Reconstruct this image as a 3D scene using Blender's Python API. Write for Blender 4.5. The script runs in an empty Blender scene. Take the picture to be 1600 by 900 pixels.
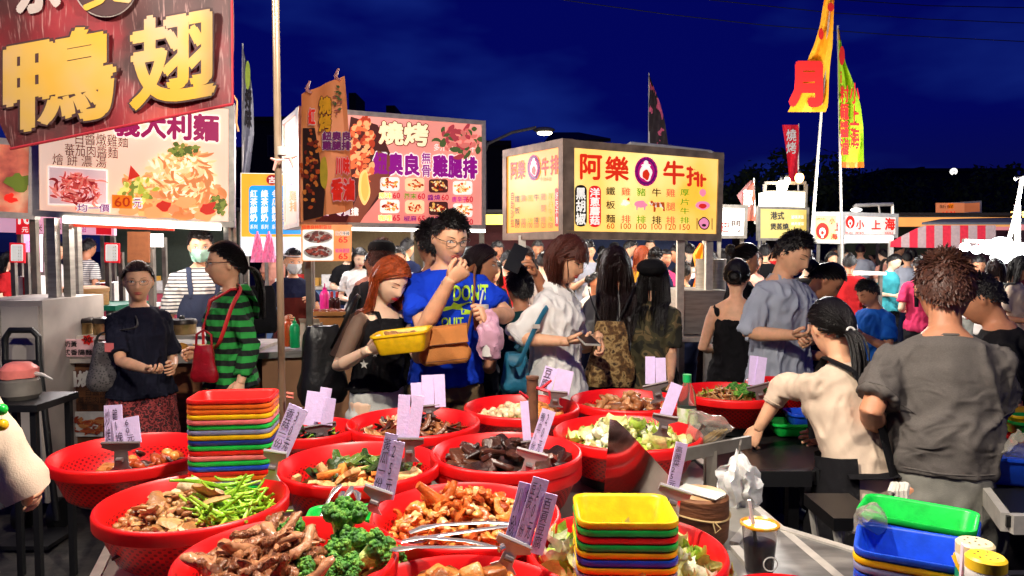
import bpy, math, random
import numpy as np
from mathutils import Vector, Matrix, noise
from mathutils.bvhtree import BVHTree
R = math.radians
S = bpy.context.scene
COL = S.collection
rnd = random.Random(7)

# ---------------------------------------------------------------- camera
CH, FPX = 1.5, 1150.0                      # eye height, focal length in photo pixels (1600 wide)
PIT = math.atan(60 / FPX)
cam = bpy.data.cameras.new('camera'); camo = bpy.data.objects.new('camera', cam); COL.objects.link(camo)
camo.location = (0, 0, CH); camo.rotation_euler = (R(90) - PIT, 0, 0)
cam.sensor_width = 36; cam.lens = 36 * FPX / 1600; cam.clip_start = 0.05; cam.clip_end = 2000
S.camera = camo
# ---------------------------------------------------------------- dusk sky
W = bpy.data.worlds.new('World'); S.world = W; W.use_nodes = True
def build_world():
    n, l = W.node_tree.nodes, W.node_tree.links
    bg = n['Background']
    tc = n.new('ShaderNodeTexCoord'); sep = n.new('ShaderNodeSeparateXYZ'); l.new(tc.outputs['Generated'], sep.inputs[0])
    cr = n.new('ShaderNodeValToRGB'); l.new(sep.outputs['Z'], cr.inputs[0])
    e = cr.color_ramp.elements
    e[0].position = 0.0; e[0].color = (.004, .005, .040, 1)
    e[1].position = .6; e[1].color = (.0005, .0018, .105, 1)
    m = e.new(.16); m.color = (.0008, .002, .098, 1)
    ns = n.new('ShaderNodeTexNoise'); ns.inputs['Scale'].default_value = 3.2; ns.inputs['Detail'].default_value = 4
    mp = n.new('ShaderNodeMapping'); mp.inputs['Scale'].default_value = (1, 1, 2.6); l.new(tc.outputs['Generated'], mp.inputs[0]); l.new(mp.outputs[0], ns.inputs['Vector'])
    c2 = n.new('ShaderNodeValToRGB'); l.new(ns.outputs['Fac'], c2.inputs[0])
    c2.color_ramp.elements[0].position = .5; c2.color_ramp.elements[0].color = (0, 0, 0, 1)
    c2.color_ramp.elements[1].position = .75; c2.color_ramp.elements[1].color = (.005, .016, .085, 1)
    ad = n.new('ShaderNodeMixRGB'); ad.blend_type = 'ADD'; ad.inputs[0].default_value = 1
    l.new(cr.outputs[0], ad.inputs[1]); l.new(c2.outputs[0], ad.inputs[2]); l.new(ad.outputs[0], bg.inputs['Color'])
    bg.inputs['Strength'].default_value = 1.0
build_world()
S.view_settings.view_transform = 'Standard'; S.view_settings.look = 'None'
S.view_settings.exposure = 0.0; S.view_settings.gamma = 1
S.view_settings.use_curve_mapping = False
S.cycles.max_bounces = 6; S.cycles.transparent_max_bounces = 8; S.cycles.caustics_reflective = False; S.cycles.caustics_refractive = False
S.cycles.use_denoising = True; S.cycles.sample_clamp_indirect = 4

def ray(px, py):
    x, y = (px - 800) / FPX, (450 - py) / FPX
    return Vector((x, math.cos(PIT) + y * math.sin(PIT), -math.sin(PIT) + y * math.cos(PIT)))
def P(px, py, Y):                           # the point at distance Y seen at a photo pixel
    v = ray(px, py); t = Y / v.y
    return Vector((v.x * t, Y, CH + v.z * t))
def G(px, py, z=0.0):                       # the point at height z seen at a photo pixel
    v = ray(px, py); t = (z - CH) / v.z
    return Vector((v.x * t, v.y * t, z))

# ---------------------------------------------------------------- lamps of the front stall (bulbs with shades hang above the picture)
def lamp(kind, loc, power, col=(1, .90, .76), size=.03, rot=None, sy=None, spot=None, blend=.1):
    d = bpy.data.lights.new('lamp', kind); d.energy = power; d.color = col
    if kind == 'AREA':
        d.shape = 'RECTANGLE'; d.size = size; d.size_y = sy or size
    else:
        d.shadow_soft_size = size
    if kind == 'SPOT': d.spot_size = R(spot); d.spot_blend = blend
    o = bpy.data.objects.new('lamp', d); COL.objects.link(o); o.location = loc
    if rot: o.rotation_euler = rot
    return o
LAMPS = [((-.1, 1.5, 2.5), 205), ((.98, 1.0, 2.45), 85), ((-1.4, 1.6, 2.5), 95)]
for p, e in LAMPS: lamp('POINT', p, e, size=.035)

# ---------------------------------------------------------------- materials
def lin(c):
    f = lambda v: v / 12.92 if v <= .04045 else ((v + .055) / 1.055) ** 2.4
    return tuple(f(max(0, min(255, x)) / 255) for x in c[:3])
MATS = {}
def _new(name):
    m = bpy.data.materials.new(name); m.use_nodes = True
    return m, m.node_tree.nodes, m.node_tree.links, m.node_tree.nodes['Principled BSDF']
def coords(n, l, scale=(1, 1, 1), kind='Object'):
    tc = n.new('ShaderNodeTexCoord'); mp = n.new('ShaderNodeMapping'); mp.inputs['Scale'].default_value = scale
    l.new(tc.outputs[kind], mp.inputs[0]); return mp.outputs[0]
def addbump(n, l, b, co, sc, st, detail=3):
    t = n.new('ShaderNodeTexNoise'); t.inputs['Scale'].default_value = sc; t.inputs['Detail'].default_value = detail
    l.new(co, t.inputs['Vector'])
    bp = n.new('ShaderNodeBump'); bp.inputs['Strength'].default_value = st; bp.inputs['Distance'].default_value = .01
    l.new(t.outputs['Fac'], bp.inputs['Height']); l.new(bp.outputs[0], b.inputs['Normal'])
def M(name, c, r=.5, m=0, em=0, var=.12, sc=25, bump=0, bsc=None, tr=0, a=1, sss=0, coat=0, ior=1.45, stretch=(1, 1, 1), spec=.5, wrinkle=0):
    if name in MATS: return MATS[name]
    mt, n, l, b = _new(name)
    L = lin(c)
    co = coords(n, l, stretch)
    if var:
        t = n.new('ShaderNodeTexNoise'); t.inputs['Scale'].default_value = sc; t.inputs['Detail'].default_value = 4
        l.new(co, t.inputs['Vector'])
        cr = n.new('ShaderNodeValToRGB'); l.new(t.outputs['Fac'], cr.inputs[0])
        cr.color_ramp.elements[0].position = .3; cr.color_ramp.elements[1].position = .7
        cr.color_ramp.elements[0].color = tuple(x * (1 - var) for x in L) + (1,)
        cr.color_ramp.elements[1].color = tuple(min(1, x * (1 + var)) for x in L) + (1,)
        l.new(cr.outputs[0], b.inputs['Base Color'])
        if em: l.new(cr.outputs[0], b.inputs['Emission Color'])
    else:
        b.inputs['Base Color'].default_value = L + (1,)
        if em: b.inputs['Emission Color'].default_value = L + (1,)
    b.inputs['Roughness'].default_value = r; b.inputs['Metallic'].default_value = m
    b.inputs['Specular IOR Level'].default_value = spec
    if em: b.inputs['Emission Strength'].default_value = em
    if tr: b.inputs['Transmission Weight'].default_value = tr; b.inputs['IOR'].default_value = ior
    if a < 1: b.inputs['Alpha'].default_value = a
    if sss: b.inputs['Subsurface Weight'].default_value = sss; b.inputs['Subsurface Radius'].default_value = (.012, .005, .003); b.inputs['Subsurface Scale'].default_value = 1
    if coat: b.inputs['Coat Weight'].default_value = coat
    if bump: addbump(n, l, b, co, bsc or sc * 3, bump)
    if wrinkle:
        t = n.new('ShaderNodeTexNoise'); t.inputs['Scale'].default_value = 11; t.inputs['Detail'].default_value = 3; t.inputs['Distortion'].default_value = 1.2
        try: t.noise_type = 'RIDGED_MULTIFRACTAL'
        except Exception: pass
        mp = n.new('ShaderNodeMapping'); mp.inputs['Scale'].default_value = (1, 1, .55); l.new(co, mp.inputs[0]); l.new(mp.outputs[0], t.inputs['Vector'])
        bp = n.new('ShaderNodeBump'); bp.inputs['Strength'].default_value = wrinkle; bp.inputs['Distance'].default_value = .012; l.new(t.outputs['Fac'], bp.inputs['Height'])
        old = b.inputs['Normal'].links
        if old: l.new(old[0].from_socket, bp.inputs['Normal'])
        l.new(bp.outputs[0], b.inputs['Normal'])
    MATS[name] = mt
    return mt
def RM(name, stops, sc=8, r=.6, tex='noise', stretch=(1, 1, 1), em=0, const=False, detail=4, bump=0, dist=0, rot=None, m=0, kind='Object', a=1):
    """colour ramp over a noise / wave / voronoi texture: stops = [(pos, rgb255)...]"""
    if name in MATS: return MATS[name]
    mt, n, l, b = _new(name)
    co = coords(n, l, stretch, kind)
    if rot: n['Mapping'].inputs['Rotation'].default_value = rot
    if tex == 'noise':
        t = n.new('ShaderNodeTexNoise'); t.inputs['Detail'].default_value = detail; t.inputs['Distortion'].default_value = dist
    elif tex == 'wave':
        t = n.new('ShaderNodeTexWave'); t.bands_direction = 'Z'; t.inputs['Distortion'].default_value = dist; t.inputs['Detail'].default_value = 2
    else:
        t = n.new('ShaderNodeTexVoronoi')
    t.inputs['Scale'].default_value = sc
    l.new(co, t.inputs['Vector'])
    cr = n.new('ShaderNodeValToRGB')
    l.new(t.outputs['Distance' if tex == 'voronoi' else 'Fac'], cr.inputs[0])
    cr.color_ramp.interpolation = 'CONSTANT' if const else 'LINEAR'
    e = cr.color_ramp.elements
    for i, (p, c) in enumerate(stops):
        q = e[i] if i < 2 else e.new(p)
        q.position = p; q.color = lin(c) + (1,)
    l.new(cr.outputs[0], b.inputs['Base Color']); b.inputs['Roughness'].default_value = r; b.inputs['Metallic'].default_value = m
    if em: l.new(cr.outputs[0], b.inputs['Emission Color']); b.inputs['Emission Strength'].default_value = em
    if bump: addbump(n, l, b, co, sc * 3, bump)
    if a < 1: b.inputs['Alpha'].default_value = a
    MATS[name] = mt
    return mt

# ---------------------------------------------------------------- mesh builder
def frame(d, up=(0, 0, 1)):
    d = Vector(d).normalized(); u = Vector(up)
    if abs(d.dot(u)) > .97: u = Vector((0, 1, 0)) if abs(d.y) < .9 else Vector((1, 0, 0))
    a = d.cross(u).normalized(); return a, a.cross(d).normalized()
class MB:
    def __init__(s): s.v = []; s.f = []; s.m = []
    def add(s, V, F, m=0):
        o = len(s.v); s.v += [tuple(p) for p in V]; s.f += [[i + o for i in f] for f in F]; s.m += [m] * len(F); return s
    def box(s, c, d, m=0, rot=None, tap=1.0):
        c = Vector(c); x, y, z = d[0] / 2, d[1] / 2, d[2] / 2
        V = [Vector((sx * x * (tap if sz > 0 else 1), sy * y * (tap if sz > 0 else 1), sz * z)) for sz in (-1, 1) for sx, sy in ((-1, -1), (1, -1), (1, 1), (-1, 1))]
        if rot: V = [rot @ v for v in V]
        return s.add([c + v for v in V], [[3, 2, 1, 0], [4, 5, 6, 7], [0, 1, 5, 4], [1, 2, 6, 5], [2, 3, 7, 6], [3, 0, 4, 7]], m)
    def bar(s, a, b, w, h=None, m=0, up=(0, 0, 1)):
        a, b = Vector(a), Vector(b); u, v = frame(b - a, up); h = h or w
        V = [p + u * (i * w / 2) + v * (j * h / 2) for p in (a, b) for i, j in ((-1, -1), (1, -1), (1, 1), (-1, 1))]
        return s.add(V, [[0, 1, 2, 3], [7, 6, 5, 4], [4, 5, 1, 0], [5, 6, 2, 1], [6, 7, 3, 2], [7, 4, 0, 3]], m)
    def loft(s, rings, n=10, m=0, cap=True):
        """rings: (centre, u-axis, v-axis) with axes scaled by their radii"""
        V = []; F = []
        for c, u, v in rings:
            c, u, v = Vector(c), Vector(u), Vector(v)
            for i in range(n):
                t = 2 * math.pi * i / n; V.append(c + u * math.cos(t) + v * math.sin(t))
        for k in range(len(rings) - 1):
            for i in range(n):
                j = (i + 1) % n; F.append([k * n + i, k * n + j, (k + 1) * n + j, (k + 1) * n + i])
        if cap:
            F.append(list(range(n))[::-1]); F.append([(len(rings) - 1) * n + i for i in range(n)])
        return s.add(V, F, m)
    def tube(s, pts, rad, n=8, m=0, flat=1.0, cap=True, up=(0, 0, 1)):
        pts = [Vector(p) for p in pts]
        if not hasattr(rad, '__len__'): rad = [rad] * len(pts)
        rings = []; u = None
        for i, p in enumerate(pts):
            d = (pts[min(i + 1, len(pts) - 1)] - pts[max(i - 1, 0)])
            if d.length < 1e-9: d = Vector((0, 0, 1))
            d.normalize()
            if u is None: u, v = frame(d, up)
            else:
                u = (u - d * u.dot(d))
                u = u.normalized() if u.length > 1e-6 else frame(d)[0]
                v = u.cross(d).normalized()
            rings.append((p, u * rad[i], v * rad[i] * flat))
        return s.loft(rings, n, m, cap)
    def lathe(s, prof, n=32, c=(0, 0, 0), m=0, close=False):
        c = Vector(c)
        rings = [(c + Vector((0, 0, z)), Vector((r, 0, 0)), Vector((0, r, 0))) for r, z in prof]
        return s.loft(rings, n, m, close)
    def ell(s, c, r, n=12, k=8, m=0, rot=None):
        c = Vector(c); V = []; F = []
        r = (r, r, r) if not hasattr(r, '__len__') else r
        for i in range(k + 1):
            a = math.pi * i / k
            for j in range(n):
                t = 2 * math.pi * j / n
                p = Vector((r[0] * math.sin(a) * math.cos(t), r[1] * math.sin(a) * math.sin(t), -r[2] * math.cos(a)))
                V.append(c + (rot @ p if rot else p))
        for i in range(k):
            for j in range(n):
                q = (j + 1) % n
                f = [i * n + j, i * n + q, (i + 1) * n + q, (i + 1) * n + j]
                if i == 0: f = [0, f[2], f[3]] if False else [i * n + j, (i + 1) * n + q, (i + 1) * n + j]
                elif i == k - 1: f = [i * n + j, i * n + q, (i + 1) * n + j]
                F.append(f)
        return s.add(V, F, m)
    def prism(s, poly, w, m=0):
        """closed polygon (3-D points) given thickness along vector w"""
        n = len(poly); w = Vector(w); A = [Vector(p) for p in poly]
        return s.add(A + [p + w for p in A], [list(range(n))[::-1], [n + i for i in range(n)]] + [[i, (i + 1) % n, n + (i + 1) % n, n + i] for i in range(n)], m)
    def jit(s, a, f=30, seed=0):
        o = Vector((seed * 7.1, seed * 3.3, seed))
        s.v = [tuple(Vector(p) + noise.noise_vector(Vector(p) * f + o) * a) for p in s.v]; return s
    def mesh(s, name, mats, smooth=True, ang=38):
        me = bpy.data.meshes.new(name); me.from_pydata(s.v, [], s.f)
        for x in (mats if isinstance(mats, (list, tuple)) else [mats]): me.materials.append(x)
        if any(s.m): me.polygons.foreach_set('material_index', s.m)
        if smooth:
            me.polygons.foreach_set('use_smooth', [True] * len(me.polygons)); me.set_sharp_from_angle(angle=R(ang))
        me.update(); return me
    def build(s, name, mats, par=None, world=False, smooth=True, ang=38):
        if world and par is not None:
            mi = (Matrix.Translation(par.location) @ par.rotation_euler.to_matrix().to_4x4()).inverted()
            s.v = [tuple(mi @ Vector(p)) for p in s.v]
        return link(name, s.mesh(name, mats, smooth, ang), par)
def link(name, me, par=None):
    o = bpy.data.objects.new(name, me); COL.objects.link(o); o.parent = par; return o
def tag(o, label, cat, group=None, kind=None):
    if label: o['label'] = label
    if cat: o['category'] = cat
    if group: o['group'] = group
    if kind: o['kind'] = kind
    return o
def thing(name, label, cat, loc=(0, 0, 0), rz=0, group=None, rot=None):
    o = bpy.data.objects.new(name, None); COL.objects.link(o); o.empty_display_size = .05
    o.location = loc; o.rotation_euler = rot if rot else (0, 0, rz)
    return tag(o, label, cat, group)
def solo(mb, name, mats, label, cat, group=None, loc=None, kind=None, **kw):
    """a thing that is one mesh; verts are world points, origin moved to loc"""
    if loc is None:
        a = np.array(mb.v); loc = ((a[:, 0].min() + a[:, 0].max()) / 2, (a[:, 1].min() + a[:, 1].max()) / 2, a[:, 2].min())
    L = Vector(loc); mb.v = [tuple(Vector(p) - L) for p in mb.v]
    o = mb.build(name, mats, **kw); o.location = L
    return tag(o, label, cat, group, kind)
def struct(mb, name, mats, **kw):
    o = mb.build(name, mats, **kw); o['kind'] = 'structure'; return o
def dup(r, loc, rz=0, label=None, group=None, rot=None, scale=None):
    def cp(o, par):
        c = o.copy(); COL.objects.link(c)
        if par is not None: c.parent = par
        for ch in o.children: cp(ch, c)
        return c
    c = cp(r, None); c.location = loc; c.rotation_euler = rot if rot else (0, 0, rz)
    if scale: c.scale = (scale,) * 3
    if label: c['label'] = label
    if group: c['group'] = group
    return c
def remesh(mb, vox, it=2):
    me = mb.mesh('tmp', M('tmp', (128, 128, 128)), False); o = bpy.data.objects.new('tmp', me); COL.objects.link(o)
    md = o.modifiers.new('r', 'REMESH'); md.mode = 'VOXEL'; md.voxel_size = vox
    sm = o.modifiers.new('s', 'SMOOTH'); sm.factor = .5; sm.iterations = it
    ev = o.evaluated_get(bpy.context.evaluated_depsgraph_get())
    m2 = bpy.data.meshes.new_from_object(ev)
    bpy.data.objects.remove(o); bpy.data.meshes.remove(me)
    m2.materials.clear()
    return m2
def finish(me, name, mat, par):
    me.name = name; me.materials.append(mat)
    me.polygons.foreach_set('use_smooth', [True] * len(me.polygons)); me.update()
    return link(name, me, par)
def getco(me):
    a = np.empty(len(me.vertices) * 3); me.vertices.foreach_get('co', a); return a.reshape(-1, 3)
def setco(me, a): me.vertices.foreach_set('co', a.ravel()); me.update()
def getno(me):
    a = np.empty(len(me.vertices) * 3); me.vertices.foreach_get('normal', a); return a.reshape(-1, 3)
def vnoise(a, f, seed=0):
    """cheap smooth pseudo noise, about -1..1, for an array of points"""
    rs = np.random.RandomState(seed); out = np.zeros(len(a))
    for k in range(5):
        w = rs.normal(size=3) * np.array(f) * (1 + .35 * k)
        q = a + .03 * np.sin(a[:, [1, 2, 0]] * 23 + k * 2.1)
        out += np.sin(q @ w + rs.uniform(0, 6.28)) / (1 + .3 * k)
    return out / 2.2

# ---------------------------------------------------------------- lettering
TXT = {}
def textmesh(txt, bold=0.0, res=2, spacing=1.0):
    """outline text as a mesh; bold strokes are shifted copies, each a hair further out (third coordinate)"""
    k = (txt, res, spacing)
    if k not in TXT:
        cu = bpy.data.curves.new('t', 'FONT'); cu.body = txt; cu.size = 1; cu.resolution_u = res; cu.align_x = 'LEFT'; cu.space_line = spacing
        o = bpy.data.objects.new('t', cu); COL.objects.link(o)
        me = bpy.data.meshes.new_from_object(o.evaluated_get(bpy.context.evaluated_depsgraph_get()))
        TXT[k] = (getco(me) if len(me.vertices) else np.zeros((0, 3)), [list(p.vertices) for p in me.polygons])
        bpy.data.objects.remove(o); bpy.data.curves.remove(cu); bpy.data.meshes.remove(me)
    V, F = TXT[k]; V = V.copy(); V[:, 2] = 0
    if bold < .008: return V, F
    ds = [(-1, 0), (1, 0), (0, 1), (0, -1)] if bold < .035 else [(math.cos(a), math.sin(a)) for a in np.linspace(0, 6.2832, 8, endpoint=False)]
    VV = [V]; FF = list(F)
    for i, (x, y) in enumerate(ds): VV.append(V + np.array([x * bold, y * bold, (i + 1) * .00006])); FF += [[q + len(V) * (i + 1) for q in f] for f in F]
    return np.concatenate(VV), FF
def textfit(txt, pt, mat, par, bold=0.0, vertical=False, name='lettering', res=2, world=True, spacing=1.0):
    """lettering mapped by pt(u, v, e) with u to the right and v up, both 0..1 over the box of the text"""
    if vertical: txt = '\n'.join(txt)
    V, F = textmesh(txt, bold, res, spacing=spacing)
    if not len(V): return None
    lo, hi = V.min(0), V.max(0); lo[:2] += bold; hi[:2] -= bold; d = np.maximum(hi - lo, 1e-6)
    mb = MB(); mb.add([pt((p[0] - lo[0]) / d[0], (p[1] - lo[1]) / d[1], p[2]) for p in V], F)
    return mb.build(name, mat, par, world=world, smooth=False)
class Panel:
    """a flat upright panel standing where its four photo corners and the depths of its two sides put it"""
    def __init__(s, tl, tr, br, bl, YL, YR):
        s.tl, s.tr, s.br, s.bl = P(*tl, YL), P(*tr, YR), P(*br, YR), P(*bl, YL)
        s.n = (s.br - s.bl).cross(s.tl - s.bl).normalized()
        if s.n.y > 0: s.n = -s.n
        s.o = s.bl
    def px(s, x, y, off=0):
        v = ray(x, y); c = Vector((0, 0, CH)); q = s.o + s.n * off
        return c + v * ((q - c).dot(s.n) / v.dot(s.n))
    def uv(s, u, v, off=0):
        a = s.bl.lerp(s.br, u); b = s.tl.lerp(s.tr, u); return a.lerp(b, v) + s.n * off
    def quad(s, off=0, u0=0, u1=1, v0=0, v1=1): return [s.uv(u0, v0, off), s.uv(u1, v0, off), s.uv(u1, v1, off), s.uv(u0, v1, off)]
    def text(s, txt, box, mat, par, bold=0.0, off=.004, vertical=False, slope=0.0, outline=None, ob=.05, res=2, spacing=1.0):
        x0, y0, x1, y1 = box; sl = (slope if isinstance(slope, float) else slope)
        f = lambda o: (lambda u, v, e=0: s.px(x0 + (x1 - x0) * u, y1 + (y0 - y1) * v + sl * (x1 - x0) * (u - .5), o + e))
        if outline:
            textfit(txt, f(off), outline, par, bold + ob, vertical, res=res, spacing=spacing); off += .002
        return textfit(txt, f(off), mat, par, bold, vertical, res=res, spacing=spacing)
    def patch(s, poly, off, mat, par, name='print'):
        """a printed flat shape: polygon in photo pixels"""
        mb = MB(); mb.add([s.px(x, y, off) for x, y in poly], [list(range(len(poly)))])
        return mb.build(name, mat, par, world=True, smooth=False)
# ---------------------------------------------------------------- people
SKIN = M('skin', (236, 178, 140), r=.5, var=.10, sc=26, sss=.12, bump=.12, bsc=260)
SKIN2 = M('skin_tan', (205, 140, 104), r=.5, var=.10, sc=26, sss=.12, bump=.12, bsc=260)
SKIN3 = M('skin_pale', (246, 203, 172), r=.48, var=.05, sc=14, sss=.12, bump=.04, bsc=220)
HB = M('hair_black', (20, 15, 14), r=.42, var=.35, sc=70, spec=.45, bump=.5, bsc=260)
HBR = M('hair_brown', (74, 32, 20), r=.42, var=.4, sc=70, spec=.45, bump=.5, bsc=260)
HDB = M('hair_dark_brown', (36, 20, 18), r=.42, var=.35, sc=70, spec=.45, bump=.5, bsc=260)
HOR = M('hair_auburn', (158, 66, 24), r=.42, var=.4, sc=70, spec=.45, bump=.5, bsc=260)
EYEW = M('eye_white', (226, 220, 214), r=.25, var=0); IRIS = M('iris', (24, 14, 10), r=.15, var=0)
BROW = M('brow', (34, 24, 20), r=.7, var=0); LASH = M('lash', (20, 14, 12), r=.6, var=0)
LIP = M('lip', (190, 92, 84), r=.4, var=.1); LIPR = M('lip_red', (206, 50, 46), r=.35, var=.1)
WIRE = M('glasses_frame', (26, 22, 24), r=.3, var=0); WIRES = M('glasses_silver', (170, 160, 150), r=.25, m=1, var=0)
SHOE = M('shoe', (36, 34, 36), r=.6); SHOEW = M('shoe_pale', (200, 196, 190), r=.6)

def head_points(nu=56, nv=44):
    V = []; F = []
    for i in range(nv + 1):
        a = math.pi * i / nv
        for j in range(nu):
            t = 2 * math.pi * j / nu
            X, Y, Z = math.sin(a) * math.cos(t), math.sin(a) * math.sin(t), -math.cos(a)
            x, y, z = X * .0745, Y * .095, Z * .117
            if Z < 0:
                k = (-Z) ** 1.4; x *= 1 - .20 * k; y = y * (1 - .10 * k) + .012 * k
            if Y < 0 and Z < -.2: y *= 1 - .35 * min(1, (-Z - .2) / .6)
            if Y > 0:
                y *= 1 - .05 * (1 - abs(Z))
                g = lambda cx, cz, sx, sz: math.exp(-((abs(x) - cx) / sx) ** 2 - ((z - cz) / sz) ** 2)
                pr = 0
                if -.034 < z < .03: pr = ((.03 - z) / .06) ** 1.1
                elif -.044 < z <= -.034: pr = max(0, (z + .044) / .010) ** .7
                f = Y ** .5
                y += f * (.019 * pr * math.exp(-(x / (.008 + .009 * pr)) ** 2))
                y -= f * .0085 * g(.031, .010, .016, .011)
                y += f * .004 * g(.034, .030, .022, .008)
                y += f * .005 * g(.0, -.058, .022, .010) - f * .003 * g(0, -.0575, .018, .0022) - f * .003 * g(0, -.073, .02, .006)
                y += f * .007 * g(0, -.094, .022, .014)
                y += f * .004 * g(.046, -.022, .018, .018)
            V.append((x, y, z))
    for i in range(nv):
        for j in range(nu):
            q = (j + 1) % nu
            f = [i * nu + j, i * nu + q, (i + 1) * nu + q, (i + 1) * nu + j]
            if i == 0: f = [f[0], f[2], f[3]]
            elif i == nv - 1: f = [f[0], f[1], f[3]]
            F.append(f)
    return V, F
HV, HF = head_points()
HBVH = BVHTree.FromPolygons([Vector(v) for v in HV], HF)
def fy(x, z):
    h = HBVH.ray_cast(Vector((x, .3, z)), Vector((0, -1, 0)))
    return h[0].y if h[0] else .08

def hand(mb, w, d, n, side, curl=25, s=1.0, spread=1.0, L=1.0):
    """palm, four fingers and a thumb; w wrist, d pointing direction, n the way the palm faces"""
    d = Vector(d).normalized(); n = Vector(n); n = (n - d * n.dot(d)).normalized(); u = d.cross(n).normalized() * side
    q = lambda a, b, c: Vector(w) + (d * a + u * b + n * c) * s
    mb.loft([(q(a, b, c), u * rw * s, n * rn * s) for a, b, c, rw, rn in
             ((-.03, 0, 0, .024, .019), (0, 0, 0, .026, .017), (.03, .001, 0, .036, .016), (.065, 0, 0, .041, .0145), (.088, 0, .001, .039, .012), (.095, 0, .002, .034, .006))], 12)
    for i, (b, ln) in enumerate(((.030, .066), (.0105, .076), (-.009, .070), (-.0275, .054))):
        p = q(.082 - .006 * abs(i - 1), b, 0); a = 0; pts = [p]; dr = b * 1.2 * spread
        for k, fr in enumerate((.45, .3, .25)):
            a += R(curl * (.75, 1.15, .8)[k] * (1 + .12 * i))
            dv = (d * math.cos(a) + n * math.sin(a) + u * dr * 4 * math.cos(a)).normalized()
            p = p + dv * ln * fr * s * L; pts.append(p)
        pts.append(p + dv * .004 * s)
        mb.tube(pts, [.0098 * s, .0092 * s, .0084 * s, .0074 * s, .0035 * s], 8)
    p0 = q(.018, .022, .006); p1 = q(.045, .044, .016); p2 = q(.07, .052, .026); p3 = q(.09, .050, .034)
    mb.tube([p0, p1, p2, p3, p3 + (p3 - p2) * .15], [.015 * s, .0125 * s, .0105 * s, .0085 * s, .004 * s], 8)

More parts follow.
